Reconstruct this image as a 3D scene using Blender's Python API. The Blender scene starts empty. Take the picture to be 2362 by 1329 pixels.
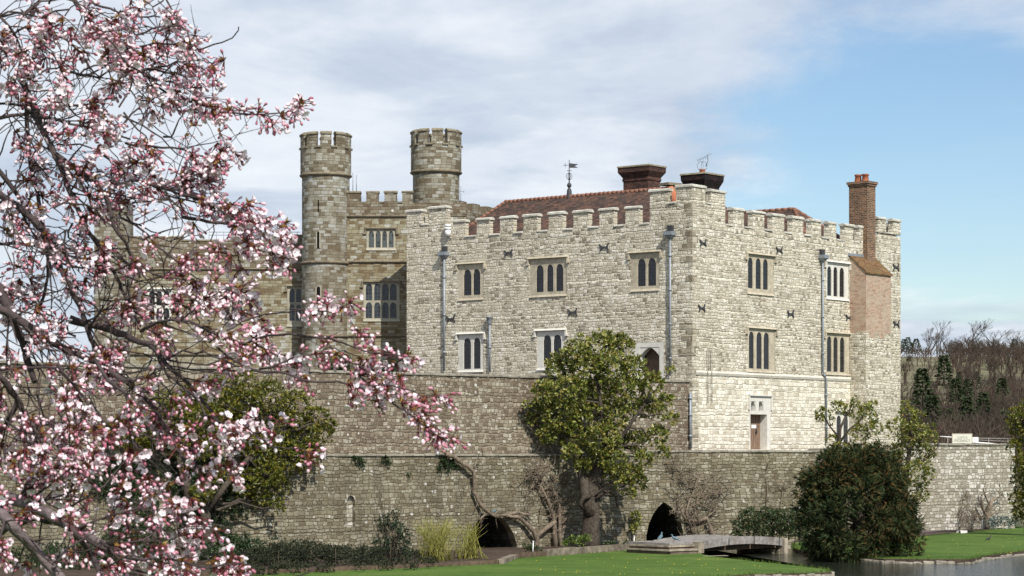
import bpy, bmesh, math, random
import numpy as np
from mathutils import Vector, Matrix, noise as mnoise

random.seed(11)
rng = np.random.default_rng(11)
SC = bpy.context.scene
COL = SC.collection
R = math.radians

# ---------------------------------------------------------------- camera constants (metres, water level = 0)
F, CX, HY, ZC = 5500.0, 1181.0, 1040.0, 6.0


def at(px, py, Y):
    return Vector((Y * (px - CX) / F, Y, ZC - Y * (py - HY) / F))


def flat(px, py, z):
    Y = (ZC - z) * F / (py - HY)
    return Vector((Y * (px - CX) / F, Y, z))


# ---------------------------------------------------------------- objects
ORG = {}


def tag(o, label=None, cat=None, group=None, kind=None):
    if label: o['label'] = label
    if cat: o['category'] = cat
    if group: o['group'] = group
    if kind: o['kind'] = kind
    return o


def thing(name, loc, label, cat, group=None):
    o = bpy.data.objects.new(name, None)
    o.empty_display_size = 0.3
    o.location = Vector(loc)
    COL.objects.link(o)
    ORG[o.name] = Vector(loc)
    return tag(o, label, cat, group)


def link(name, me, parent, org):
    o = bpy.data.objects.new(name, me)
    COL.objects.link(o)
    if parent is not None:
        o.parent = parent
    else:
        o.location = org
    ORG[o.name] = org
    return o


def org_of(parent, org=None):
    if parent is not None:
        return ORG[parent.name]
    return Vector(org) if org is not None else Vector((0, 0, 0))


class MB:
    """collects faces and links them as ONE mesh object"""

    def __init__(s):
        s.v = []; s.f = []; s.m = []; s.uv = {}; s.sm = []

    def add(s, pts, faces, mi=0, smooth=False):
        b = len(s.v)
        s.v.extend([Vector(p) for p in pts])
        for f in faces:
            s.f.append([b + i for i in f]); s.m.append(mi); s.sm.append(smooth)

    def quad(s, a, b, c, d, mi=0):
        s.add([a, b, c, d], [(0, 1, 2, 3)], mi)

    def hexa(s, p, mi=0):
        """8 points: bottom ring 0-3, top ring 4-7"""
        s.add(p, [(3, 2, 1, 0), (4, 5, 6, 7), (0, 1, 5, 4), (1, 2, 6, 5), (2, 3, 7, 6), (3, 0, 4, 7)], mi)

    def box(s, c, size, rz=0.0, mi=0, taper=1.0, jit=0.0):
        cx, cy, cz = c; sx, sy, sz = size[0] / 2, size[1] / 2, size[2] / 2
        ca, sa = math.cos(rz), math.sin(rz)
        P = []
        for zz, k in ((-sz, 1.0), (sz, taper)):
            for x, y in ((-sx, -sy), (sx, -sy), (sx, sy), (-sx, sy)):
                x *= k; y *= k
                j = [random.uniform(-jit, jit) for _ in range(3)] if jit else (0, 0, 0)
                P.append((cx + x * ca - y * sa + j[0], cy + x * sa + y * ca + j[1], cz + zz + j[2]))
        s.hexa(P, mi)

    def tube(s, pts, rads, n=6, mi=0, smooth=True, cap=True):
        pts = [Vector(p) for p in pts]
        if not hasattr(rads, '__len__'): rads = [rads] * len(pts)
        ref = Vector((0.31, 0.22, 0.92)).normalized()
        rings = []
        b = len(s.v)
        prevu = None
        for i, p in enumerate(pts):
            d = (pts[min(i + 1, len(pts) - 1)] - pts[max(i - 1, 0)])
            if d.length < 1e-9: d = Vector((0, 0, 1))
            d.normalize()
            u = (prevu - d * prevu.dot(d)) if prevu is not None else ref.cross(d)
            if u.length < 1e-5: u = Vector((1, 0, 0)).cross(d)
            u.normalize(); prevu = u
            w = d.cross(u)
            for k in range(n):
                a = 2 * math.pi * k / n
                s.v.append(p + (u * math.cos(a) + w * math.sin(a)) * rads[i])
        for i in range(len(pts) - 1):
            for k in range(n):
                k2 = (k + 1) % n
                s.f.append([b + i * n + k, b + i * n + k2, b + (i + 1) * n + k2, b + (i + 1) * n + k])
                s.m.append(mi); s.sm.append(smooth)
        if cap:
            s.f.append([b + k for k in reversed(range(n))]); s.m.append(mi); s.sm.append(False)
            e = b + (len(pts) - 1) * n
            s.f.append([e + k for k in range(n)]); s.m.append(mi); s.sm.append(False)

    def lathe(s, c, prof, n=24, mi=0, smooth=True, a0=0.0, capb=True, capt=True):
        c = Vector(c); b = len(s.v)
        for r, z in prof:
            for k in range(n):
                a = a0 + 2 * math.pi * k / n
                s.v.append(c + Vector((r * math.cos(a), r * math.sin(a), z)))
        for i in range(len(prof) - 1):
            for k in range(n):
                k2 = (k + 1) % n
                s.f.append([b + i * n + k, b + i * n + k2, b + (i + 1) * n + k2, b + (i + 1) * n + k])
                s.m.append(mi); s.sm.append(smooth)
                rr = max(prof[i][0], prof[i + 1][0])
                s.uv[len(s.f) - 1] = [(c.x * 5.3 + rr * 2 * math.pi * (k + (1 if q in (1, 2) else 0)) / n, c.z + prof[i + (1 if q > 1 else 0)][1]) for q in range(4)]
        for on, i0 in ((capb, b), (capt, b + (len(prof) - 1) * n)):     # caps keep their own corners so the drum shades cleanly
            if on:
                e = len(s.v); s.v.extend([s.v[i0 + k].copy() for k in range(n)])
                s.f.append([e + k for k in range(n)]); s.m.append(mi); s.sm.append(False)

    def prism(s, poly, place, o0, o1, mi=0):
        """poly: 2-D outline; place(u,v,off) -> point; extruded from off o0 (front) to o1"""
        n = len(poly)
        b = len(s.v)
        for o in (o0, o1):
            for u, v in poly: s.v.append(Vector(place(u, v, o)))
        fs = [[b + i for i in range(n)], [b + n + i for i in reversed(range(n))]]
        for i in range(n):
            j = (i + 1) % n
            fs.append([b + j, b + i, b + n + i, b + n + j])
        for f in fs:
            s.f.append(f); s.m.append(mi); s.sm.append(False)

    def ball(s, c, r, n=8, m=6, mi=0):
        prof = [(max(1e-4, math.sin(math.pi * i / m)), -math.cos(math.pi * i / m)) for i in range(m + 1)]
        rx = r if hasattr(r, '__len__') else (r, r, r)
        b = len(s.v)
        s.lathe((0, 0, 0), prof, n, mi, True)
        c = Vector(c)
        for i in range(b, len(s.v)):
            v = s.v[i]; s.v[i] = c + Vector((v.x * rx[0], v.y * rx[1], v.z * rx[2]))

    def build(s, name, mats, parent=None, org=None, fix=True):
        o0 = org_of(parent, org)
        me = bpy.data.meshes.new(name)
        me.from_pydata([v - o0 for v in s.v], [], s.f)
        if not hasattr(mats, '__len__'): mats = [mats]
        for m in mats: me.materials.append(m)
        me.polygons.foreach_set('material_index', s.m)
        me.polygons.foreach_set('use_smooth', s.sm)
        if fix:
            bm = bmesh.new(); bm.from_mesh(me)
            bmesh.ops.recalc_face_normals(bm, faces=bm.faces[:])
            bm.to_mesh(me); bm.free()
        uvl = me.uv_layers.new(name='UVMap')
        me.update()
        Z = Vector((0, 0, 1))
        custom = s.uv
        for p in me.polygons:
            if p.index in custom:
                src = s.f[p.index]; cu = custom[p.index]
                lut = {src[i]: cu[i] for i in range(4)}
                for li in p.loop_indices:
                    uvl.data[li].uv = lut[me.loops[li].vertex_index]
                continue
            n = p.normal
            t = Z.cross(n)
            if t.length < 0.05: t = Vector((1, 0, 0))
            t.normalize(); bt = n.cross(t)
            for li in p.loop_indices:
                w = s.v[me.loops[li].vertex_index]
                uvl.data[li].uv = (w.dot(t), w.dot(bt))
        return link(name, me, parent, o0)


def np_mesh(name, V, Fc, mats, parent=None, org=None, mi=None, smooth=False):
    """V (n,3) world coords, Fc (m,k) faces of one size"""
    o0 = org_of(parent, org)
    V = np.asarray(V, dtype=np.float64) - np.array(o0)
    m, k = Fc.shape
    me = bpy.data.meshes.new(name)
    me.vertices.add(len(V)); me.vertices.foreach_set('co', V.astype(np.float32).ravel())
    me.loops.add(m * k); me.loops.foreach_set('vertex_index', Fc.astype(np.int32).ravel())
    me.polygons.add(m)
    me.polygons.foreach_set('loop_start', np.arange(0, m * k, k, dtype=np.int32))
    if not hasattr(mats, '__len__'): mats = [mats]
    for q in mats: me.materials.append(q)
    if mi is not None: me.polygons.foreach_set('material_index', np.asarray(mi, dtype=np.int32))
    if smooth: me.polygons.foreach_set('use_smooth', np.ones(m, dtype=bool))
    me.update(calc_edges=True); me.validate()
    return link(name, me, parent, o0)


def unit(a):
    return a / np.maximum(np.linalg.norm(a, axis=-1, keepdims=True), 1e-9)


def rand_dirs(n):
    return unit(rng.normal(size=(n, 3)))


def frames(D, up=None):
    """rotation matrices whose 3rd column (local z) = D, random roll"""
    D = unit(D)
    r = rand_dirs(len(D)) if up is None else up
    X = unit(np.cross(r, D)); Y = np.cross(D, X)
    return np.stack([X, Y, D], axis=-1)


def inst(tv, tf, Rm, P, scale):
    """instance a template: returns V, faces"""
    tv = np.asarray(tv, float); tf = np.asarray(tf, int)
    n, nv = len(P), len(tv)
    S = np.asarray(scale, float)
    if S.ndim == 1: S = np.repeat(S[:, None], 3, 1)
    V = np.einsum('nij,nvj->nvi', Rm, tv[None] * S[:, None, :]) + P[:, None, :]
    Fc = (tf[None] + (np.arange(n) * nv)[:, None, None]).reshape(-1, tf.shape[1])
    return V.reshape(-1, 3), Fc


def merge(parts):
    Vs, Fs, Ms, o = [], [], [], 0
    for V, Fc, m in parts:
        Vs.append(V); Fs.append(Fc + o); Ms.append(np.full(len(Fc), m)); o += len(V)
    return np.concatenate(Vs), np.concatenate(Fs), np.concatenate(Ms)


LEAF_V = [(0, 0, 0), (0.22, 0.05, 0.42), (0, -0.03, 0.5), (-0.22, 0.05, 0.42), (0, 0.02, 1.0)]
LEAF_F = [(0, 1, 2), (0, 2, 3), (2, 1, 4), (2, 4, 3)]

# ---------------------------------------------------------------- facades


class Facade:
    """a vertical plane: origin O, run d, outward normal n (2-D)"""

    def __init__(s, O, d, n):
        s.O = Vector(O); s.d = Vector(d).normalized(); s.n = Vector(n).normalized()

    def pt(s, t, z, off=0.0):
        q = s.O + s.d * t + s.n * off
        return Vector((q.x, q.y, z))

    def px(s, px, py, off=0.0):
        P = s.O + s.n * off; k = (px - CX) / F
        t = (k * P.y - P.x) / (s.d.x - k * s.d.y)
        Y = P.y + s.d.y * t
        return t, ZC - (py - HY) / F * Y

    def rect(s, x0, y0, x1, y1, off=0.0):
        """photo box -> (t0,z0,t1,z1) on the plane, averaged to a true rectangle"""
        c = [s.px(x, y, off) for x in (x0, x1) for y in (y0, y1)]
        ts = sorted((c[0][0], c[2][0]))
        ym = (y0, y1); xm = (x0 + x1) / 2
        zt = s.px(xm, y0, off)[1]; zb = s.px(xm, y1, off)[1]
        return ts[0], zb, ts[1], zt


def slab(mb, fac, solids, holes=(), o0=0.0, o1=-0.7, mi=0, maxcell=None):
    ts = sorted({round(v, 4) for r in list(solids) + list(holes) for v in (r[0], r[2])})
    zs = sorted({round(v, 4) for r in list(solids) + list(holes) for v in (r[1], r[3])})
    inside = lambda r, t, z: r[0] < t < r[2] and r[1] < z < r[3]
    nt, nz = len(ts) - 1, len(zs) - 1
    occ = [[False] * nz for _ in range(nt)]
    for i in range(nt):
        for j in range(nz):
            t, z = (ts[i] + ts[i + 1]) / 2, (zs[j] + zs[j + 1]) / 2
            occ[i][j] = any(inside(r, t, z) for r in solids) and not any(inside(r, t, z) for r in holes)
    vid = {}

    def V(i, j, k):
        key = (i, j, k)
        if key not in vid:
            vid[key] = len(mb.v); mb.v.append(fac.pt(ts[i], zs[j], o0 if k == 0 else o1))
        return vid[key]

    def Q(*a):
        mb.f.append(list(a)); mb.m.append(mi); mb.sm.append(False)
    g = lambda i, j: 0 <= i < nt and 0 <= j < nz and occ[i][j]
    for i in range(nt):
        for j in range(nz):
            if not occ[i][j]: continue
            Q(V(i, j, 0), V(i + 1, j, 0), V(i + 1, j + 1, 0), V(i, j + 1, 0))
            Q(V(i, j, 1), V(i, j + 1, 1), V(i + 1, j + 1, 1), V(i + 1, j, 1))
            if not g(i - 1, j): Q(V(i, j, 1), V(i, j, 0), V(i, j + 1, 0), V(i, j + 1, 1))
            if not g(i + 1, j): Q(V(i + 1, j, 0), V(i + 1, j, 1), V(i + 1, j + 1, 1), V(i + 1, j + 1, 0))
            if not g(i, j - 1): Q(V(i, j, 1), V(i + 1, j, 1), V(i + 1, j, 0), V(i, j, 0))
            if not g(i, j + 1): Q(V(i, j + 1, 0), V(i + 1, j + 1, 0), V(i + 1, j + 1, 1), V(i, j + 1, 1))


def fbox(mb, fac, t0, t1, z0, z1, o0, o1, mi=0):
    """box on a facade between offsets o0 (outer) and o1 (inner)"""
    P = [fac.pt(t, z, o) for z in (z0, z1) for t, o in ((t0, o0), (t1, o0), (t1, o1), (t0, o1))]
    mb.hexa(P, mi)
# ---------------------------------------------------------------- materials


class NT:
    def __init__(s, name):
        s.m = bpy.data.materials.new(name); s.m.use_nodes = True
        s.t = s.m.node_tree; s.N = s.t.nodes; s.L = s.t.links
        s.b = s.N['Principled BSDF']; s.out = s.N['Material Output']

    def n(s, typ, ins=None, **kw):
        q = s.N.new(typ)
        for k, v in kw.items(): setattr(q, k, v)
        for k, v in (ins or {}).items(): s.put(q.inputs[k], v)
        return q

    def put(s, sock, v):
        if isinstance(v, bpy.types.NodeSocket): s.L.new(v, sock)
        elif isinstance(v, bpy.types.Node): s.L.new(v.outputs[0], sock)
        else:
            if hasattr(v, '__len__') and len(v) == 3 and sock.type == 'RGBA': v = (*v, 1)
            sock.default_value = v

    def math(s, op, a, b=0.0, c=None):
        q = s.n('ShaderNodeMath', operation=op)
        s.put(q.inputs[0], a); s.put(q.inputs[1], b)
        if c is not None: s.put(q.inputs[2], c)
        return q.outputs[0]

    def mix(s, fac, a, b, mode='MIX'):
        q = s.n('ShaderNodeMix', data_type='RGBA', blend_type=mode)
        s.put(q.inputs[0], fac); s.put(q.inputs[6], a); s.put(q.inputs[7], b)
        return q.outputs[2]

    def rng(s, v, a, b, c=0.0, d=1.0, smooth=False):
        q = s.n('ShaderNodeMapRange')
        if smooth: q.interpolation_type = 'SMOOTHSTEP'
        s.put(q.inputs[0], v)
        for i, x in enumerate((a, b, c, d)): s.put(q.inputs[1 + i], x)
        return q.outputs[0]

    def ramp(s, v, stops):
        q = s.n('ShaderNodeValToRGB')
        e = q.color_ramp.elements
        while len(e) < len(stops): e.new(0.5)
        for i, (p, c) in enumerate(stops):
            e[i].position = p; e[i].color = (*c, 1) if len(c) == 3 else c
        s.put(q.inputs[0], v)
        return q.outputs[0]

    def noise(s, vec, scale, detail=4.0, rough=0.55, dim='3D'):
        q = s.n('ShaderNodeTexNoise', noise_dimensions=dim)
        if vec is not None: s.put(q.inputs['Vector'], vec)
        q.inputs['Scale'].default_value = scale; q.inputs['Detail'].default_value = detail
        q.inputs['Roughness'].default_value = rough
        return q

    def bump(s, h, strength, dist):
        q = s.n('ShaderNodeBump'); s.put(q.inputs['Height'], h)
        q.inputs['Strength'].default_value = strength; q.inputs['Distance'].default_value = dist
        s.put(s.b.inputs['Normal'], q.outputs[0])

    def uvw(s, warp, wscale):
        uv = s.n('ShaderNodeUVMap'); uv.uv_map = 'UVMap'
        no = s.noise(uv.outputs[0], wscale, 3)
        sub = s.n('ShaderNodeVectorMath', operation='SUBTRACT'); s.put(sub.inputs[0], no.outputs['Color']); sub.inputs[1].default_value = (.5, .5, .5)
        sc = s.n('ShaderNodeVectorMath', operation='SCALE'); s.put(sc.inputs[0], sub); sc.inputs['Scale'].default_value = warp
        ad = s.n('ShaderNodeVectorMath', operation='ADD'); s.put(ad.inputs[0], uv.outputs[0]); s.put(ad.inputs[1], sc)
        return uv.outputs[0], ad.outputs[0]

    def fin(s, col, rough=0.9, spec=0.25):
        s.put(s.b.inputs['Base Color'], col); s.put(s.b.inputs['Roughness'], rough)
        s.b.inputs['Specular IOR Level'].default_value = spec
        return s.m


def rubble(name, cell, stops, mortar, mw=(0.03, 0.10), warp=0.16, rand=0.8, stain=None, stain_amt=0.5, stain_lo=0.5,
           lichen=0.0, lichen_col=(.62, .6, .55), bump=0.6, coursed=0.0, streak=0.0):
    """irregular stones in mortar: Voronoi cells (rubble) or warped bricks (coursed)"""
    k = NT(name)
    uv, w = k.uvw(warp, 1.6)
    if coursed:
        # courses of uneven height, each with stones of its own random widths
        s3 = k.n('ShaderNodeSeparateXYZ', {0: w})
        yv = k.math('DIVIDE', s3.outputs[1], cell[1])
        hn = k.n('ShaderNodeTexNoise', {'W': k.math('MULTIPLY', s3.outputs[1], .75 / cell[1])}, noise_dimensions='1D'); hn.inputs['Scale'].default_value = 1.0; hn.inputs['Detail'].default_value = 1.0
        yv = k.math('ADD', yv, k.math('MULTIPLY', hn.outputs[0], .9))
        row = k.math('FLOOR', yv); fy = k.math('FRACT', yv)
        wn = k.n('ShaderNodeTexWhiteNoise', {'W': row}, noise_dimensions='1D')
        W_ = k.math('ADD', k.math('DIVIDE', s3.outputs[0], cell[0]), k.math('MULTIPLY', wn.outputs[0], 61.7))
        va = k.n('ShaderNodeTexVoronoi', {'W': W_, 'Scale': 1.0, 'Randomness': rand}, voronoi_dimensions='1D', feature='F1')
        vb = k.n('ShaderNodeTexVoronoi', {'W': W_, 'Scale': 1.0, 'Randomness': rand}, voronoi_dimensions='1D', feature='DISTANCE_TO_EDGE')
        dx = k.math('MULTIPLY', vb.outputs['Distance'], cell[0])
        dy = k.math('MULTIPLY', k.math('MINIMUM', fy, k.math('SUBTRACT', 1.0, fy)), cell[1])
        dd = k.math('SMOOTH_MIN', dx, dy, .05)
        jn = k.noise(uv, 7.0, 3).outputs[0]
        dd = k.math('ADD', dd, k.math('MULTIPLY', k.math('SUBTRACT', jn, .5), mw[1] * .9))
        body = k.rng(dd, mw[0], mw[1], smooth=True)
        mor = k.math('SUBTRACT', 1.0, body)
        rnd = k.n('ShaderNodeSeparateColor', {0: va.outputs['Color']}).outputs[0]
    else:
        sc = k.n('ShaderNodeVectorMath', operation='MULTIPLY', ins={0: w}); sc.inputs[1].default_value = (1 / cell[0], 1 / cell[1], 1)
        vo = k.n('ShaderNodeTexVoronoi', {'Vector': sc, 'Scale': 1.0, 'Randomness': rand}, voronoi_dimensions='2D', feature='F1')
        ve = k.n('ShaderNodeTexVoronoi', {'Vector': sc, 'Scale': 1.0, 'Randomness': rand}, voronoi_dimensions='2D', feature='DISTANCE_TO_EDGE')
        rnd = k.n('ShaderNodeSeparateColor', {0: vo.outputs['Color']}).outputs[0]
        body = k.rng(ve.outputs['Distance'], mw[0], mw[1], smooth=True)
        mor = k.math('SUBTRACT', 1.0, body)
    fine = k.noise(uv, 9.0, 5, 0.65).outputs[0]
    mid = k.noise(uv, 2.2, 4, 0.6).outputs[0]
    big = k.noise(uv, 0.22, 4, 0.6).outputs[0]
    patch = k.noise(uv, 0.75, 3, 0.6).outputs[0]
    v = k.math('ADD', rnd, k.rng(mid, .3, .7, -.2, .2))
    v = k.math('ADD', v, k.rng(patch, .3, .7, -.22, .22))
    col = k.ramp(v, stops)
    col = k.mix(mor, col, mortar)
    if stain:
        f = k.math('MULTIPLY', k.rng(big, stain_lo - .08, stain_lo + .14), stain_amt)
        f = k.math('MULTIPLY', f, k.rng(mid, .3, .6, .45, 1.0))
        col = k.mix(f, col, stain)
    if streak:
        mp = k.n('ShaderNodeMapping', {0: uv}); mp.inputs['Scale'].default_value = (1.6, 0.10, 1)
        sn = k.noise(mp.outputs[0], 1.0, 5, 0.65).outputs[0]
        col = k.mix(k.math('MULTIPLY', k.rng(sn, .52, .72), streak), col, (.06, .055, .048))
    if lichen:
        ln = k.noise(uv, 4.5, 5, 0.72).outputs[0]
        lv = k.n('ShaderNodeTexVoronoi', {'Vector': uv, 'Scale': 2.6, 'Randomness': 1.0}, voronoi_dimensions='2D')
        rr_ = k.math('MULTIPLY', k.n('ShaderNodeSeparateColor', {0: lv.outputs['Color']}).outputs[2], .22)
        spot = k.rng(k.math('SUBTRACT', k.math('ADD', lv.outputs['Distance'], k.math('MULTIPLY', k.math('SUBTRACT', ln, .5), .35)), rr_), -.02, .05, 1, 0)
        sel = k.rng(k.n('ShaderNodeSeparateColor', {0: lv.outputs['Color']}).outputs[1], 1 - lichen * .6, 1 - lichen * .55)
        f = k.math('MAXIMUM', k.math('MULTIPLY', spot, sel), k.math('MULTIPLY', k.rng(ln, .665 - lichen * .08, .72), .75))
        pl_ = k.noise(uv, .55, 4, .6).outputs[0]
        f = k.math('MULTIPLY', f, k.rng(pl_, .40, .60, .12, 1.0))
        col = k.mix(k.math('MULTIPLY', f, .85), col, lichen_col)
    col = k.mix(1.0, col, k.ramp(fine, [(.25, (.72, .72, .72)), (.75, (1.18, 1.18, 1.18))]), 'MULTIPLY')
    h = k.math('ADD', k.math('MULTIPLY', body, 1.0), k.math('ADD', k.math('MULTIPLY', fine, .55), k.math('MULTIPLY', rnd, .5)))
    k.bump(h, bump, 0.05)
    return k.fin(col, 0.93, 0.15)


def plain(name, col, var=0.25, scale=6.0, rough=0.85, spec=0.25, bump=0.0, metal=0.0, col2=None, big=0.6):
    k = NT(name)
    tc = k.n('ShaderNodeTexCoord')
    n1 = k.noise(tc.outputs['Object'], scale, 5, 0.65).outputs[0]
    n2 = k.noise(tc.outputs['Object'], big, 3, 0.6).outputs[0]
    c2 = col2 or tuple(x * (1 - var) for x in col)
    c = k.mix(k.rng(k.math('ADD', k.math('MULTIPLY', n1, .6), k.math('MULTIPLY', n2, .4)), .38, .62), c2, tuple(min(1, x * (1 + var * .5)) for x in col))
    if bump: k.bump(n1, bump, 0.03)
    k.b.inputs['Metallic'].default_value = metal
    return k.fin(c, rough, spec)


def leafy(name, stops, rough=0.45, spec=0.4, trans=0.25):
    k = NT(name)
    g = k.n('ShaderNodeNewGeometry')
    c = k.ramp(g.outputs['Random Per Island'], stops)
    k.put(k.b.inputs['Base Color'], c); k.b.inputs['Roughness'].default_value = rough
    k.b.inputs['Specular IOR Level'].default_value = spec
    if trans:
        tr = k.n('ShaderNodeBsdfTranslucent', {'Color': c})
        mx = k.n('ShaderNodeMixShader', {0: trans, 1: k.b.outputs[0], 2: tr.outputs[0]})
        k.L.new(mx.outputs[0], k.out.inputs[0])
    return k.m


def bricks(name, c0, c1, c2, mortar, w=.24, h=.085, stain=None, stain_amt=.5, lo=.5):
    k = NT(name)
    uv, wv = k.uvw(0.015, 3.0)
    br = k.n('ShaderNodeTexBrick', {'Vector': wv, 'Color1': (0, 0, 0), 'Color2': (1, 1, 1), 'Mortar': (.5, .5, .5), 'Scale': 1.0, 'Mortar Size': .012,
                                    'Mortar Smooth': .3, 'Brick Width': w, 'Row Height': h})
    rnd = k.n('ShaderNodeSeparateColor', {0: br.outputs['Color']}).outputs[0]
    col = k.ramp(rnd, [(0, c0), (.5, c1), (1, c2)])
    col = k.mix(br.outputs['Fac'], col, mortar)
    mid = k.noise(uv, 1.3, 5, .65).outputs[0]
    if stain: col = k.mix(k.math('MULTIPLY', k.rng(mid, lo - .08, lo + .12), stain_amt), col, stain)
    fine = k.noise(uv, 14, 4, .6).outputs[0]
    col = k.mix(1.0, col, k.ramp(fine, [(.25, (.75, .75, .75)), (.75, (1.15, 1.15, 1.15))]), 'MULTIPLY')
    k.bump(k.math('ADD', k.math('SUBTRACT', 1, br.outputs['Fac']), k.math('MULTIPLY', fine, .4)), .5, .02)
    return k.fin(col, .9, .2)


M = {}
M['keep'] = rubble('keep_stone', (.30, .178), [(0, (.24, .205, .15)), (.10, (.35, .31, .235)), (.28, (.485, .437, .332)), (.55, (.575, .523, .41)), (.8, (.655, .605, .49)), (1, (.74, .70, .60))],
                   (.68, .635, .515), mw=(.002, .034), warp=.30, rand=1.0, coursed=1, stain=(.38, .335, .255), stain_amt=.34, stain_lo=.53, bump=.95, streak=.12)
M['keep_base'] = rubble('keep_base_stone', (.44, .215), [(0, (0.474, 0.424, 0.328)), (.35, (0.680, 0.631, 0.513)), (1, (0.824, 0.788, 0.674))],
                        (0.752, 0.702, 0.575), mw=(.002, .03), warp=.24, rand=.95, coursed=1, stain=(0.494, 0.434, 0.328), stain_amt=.35, stain_lo=.53, bump=.8, streak=.08)
M['quoin'] = rubble('quoin_stone', (.5, .34), [(0, (.17, .14, .10)), (.5, (.32, .275, .20)), (1, (.48, .435, .34))], (.46, .41, .31), mw=(.01, .03), warp=.2, rand=.6, bump=.8, coursed=1)
M['ashlar'] = rubble('gatehouse_ashlar', (.46, .19), [(0, (0.144, 0.109, 0.062)), (.22, (0.219, 0.186, 0.116)), (.5, (0.287, 0.258, 0.175)), (.75, (0.329, 0.314, 0.231)), (1, (0.406, 0.409, 0.361))],
                     (0.185, 0.163, 0.116), mw=(.003, .016), warp=.05, rand=.8, coursed=1, stain=(0.165, 0.108, 0.056), stain_amt=.55, stain_lo=.50, bump=.6, streak=.25)
M['ashlar_dark'] = rubble('parapet_ashlar', (.42, .19), [(0, (0.110, 0.087, 0.059)), (.3, (0.175, 0.144, 0.098)), (.65, (0.235, 0.214, 0.157)), (1, (0.350, 0.342, 0.294))],
                          (0.129, 0.109, 0.078), mw=(.003, .016), warp=.06, rand=.85, coursed=1, stain=(0.147, 0.090, 0.051), stain_amt=.55, stain_lo=.48, lichen=.14, bump=.6, streak=.3)
M['turret'] = rubble('turret_ashlar', (.46, .20), [(0, (0.129, 0.105, 0.068)), (.25, (0.203, 0.185, 0.133)), (.55, (0.277, 0.265, 0.208)), (.8, (0.332, 0.325, 0.272)), (1, (0.396, 0.400, 0.366))],
                      (0.170, 0.160, 0.122), mw=(.003, .016), warp=.05, rand=.8, coursed=1, stain=(0.134, 0.090, 0.052), stain_amt=.55, stain_lo=.51, lichen=.06, bump=.6, streak=.3)
M['drum'] = rubble('turret_top_ashlar', (.44, .195), [(0, (.12, .095, .06)), (.25, (.185, .16, .11)), (.55, (.245, .222, .165)), (.8, (.30, .285, .225)), (1, (.40, .395, .34))],
                      (.15, .135, .10), mw=(.003, .016), warp=.06, rand=.8, coursed=1, stain=(.14, .09, .05), stain_amt=.45, stain_lo=.52, lichen=.12, bump=.6, streak=.2)
M['curtain'] = rubble('curtain_wall_stone', (.29, .185), [(0, (0.138, 0.104, 0.073)), (.25, (0.202, 0.161, 0.115)), (.55, (0.266, 0.223, 0.162)), (.82, (0.328, 0.291, 0.219)), (1, (0.456, 0.420, 0.340))],
                      (0.281, 0.244, 0.178), mw=(.002, .030), warp=.30, rand=.95, coursed=1, stain=(0.143, 0.102, 0.072), stain_amt=.65, stain_lo=.51, lichen=.46, bump=1.0, streak=.2)
M['retain'] = rubble('retaining_wall_stone', (.36, .175), [(0, (0.142, 0.117, 0.075)), (.3, (0.200, 0.173, 0.114)), (.7, (0.257, 0.228, 0.160)), (1, (0.368, 0.343, 0.262))],
                      (0.210, 0.185, 0.126), mw=(.001, .024), warp=.30, rand=.95, coursed=1, stain=(0.103, 0.085, 0.056), stain_amt=.7, stain_lo=.51, lichen=.42, bump=1.0, streak=.45)
M['pale_wall'] = rubble('pale_wall_stone', (.38, .22), [(0, (.26, .235, .19)), (.4, (.40, .37, .31)), (.75, (.52, .49, .43)), (1, (.66, .635, .58))],
                        (.32, .285, .22), mw=(.008, .034), warp=.27, rand=.9, coursed=1, stain=(.27, .23, .155), stain_amt=.5, stain_lo=.5, lichen=.55, lichen_col=(.74, .72, .69), bump=.9)
M['tunnel_shade'] = rubble('shaded_tunnel_stone', (.40, .22), [(0, (.03, .028, .022)), (.6, (.055, .05, .04)), (1, (.085, .08, .068))], (.05, .046, .038), mw=(.005, .03), warp=.15, rand=.9, coursed=1, bump=.8)  # wall stone with the shade inside the arches put into its colour
M['cope_new'] = plain('new_coping_stone', (.56, .54, .475), .30, 3.5, .9, .15, .35, col2=(.37, .345, .285))
M['cope_old'] = plain('lichened_coping_stone', (.25, .225, .16), .4, 7, .95, .15, .5, col2=(.12, .10, .066))
M['string'] = plain('string_course_stone', (.20, .17, .12), .4, 4, .95, .15, .4, col2=(.11, .09, .062))
M['string_pale'] = plain('pale_string_stone', (.60, .56, .48), .18, 4, .95, .15, .3)
M['frame_tan'] = plain('tan_window_stone', (.46, .41, .315), .25, 4, .9, .15, .3, col2=(.33, .29, .215))
M['frame_pale'] = plain('pale_window_stone', (.62, .60, .54), .14, 4, .9, .15, .2)
M['frame_grey'] = plain('grey_window_stone', (.37, .345, .27), .25, 4, .9, .15, .2)
M['ledge'] = plain('wall_ledge_stone', (.27, .25, .205), .45, 5, .95, .15, .6, col2=(.13, .115, .085))
M['lead'] = plain('grey_lead', (.27, .30, .33), .25, 8, .55, .4, .1, metal=.3)
M['iron'] = plain('dark_iron', (.045, .045, .05), .3, 8, .6, .4)
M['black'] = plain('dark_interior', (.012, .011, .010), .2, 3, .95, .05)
M['oak'] = None
M['paint_white'] = plain('white_paint', (.78, .78, .76), .08, 4, .6, .3)
M['pot'] = plain('terracotta', (.42, .15, .08), .25, 6, .85, .2, .2)
M['brick_red'] = bricks('red_brick', (.19, .095, .06), (.34, .185, .12), (.47, .30, .21), (.56, .485, .385), stain=(.46, .39, .30), stain_amt=.6, lo=.48)
M['brick_stack'] = bricks('stack_brick', (.075, .04, .026), (.15, .075, .042), (.26, .13, .07), (.42, .35, .26), w=.26, h=.115, stain=(.085, .062, .045), stain_amt=.45, lo=.5)
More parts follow.
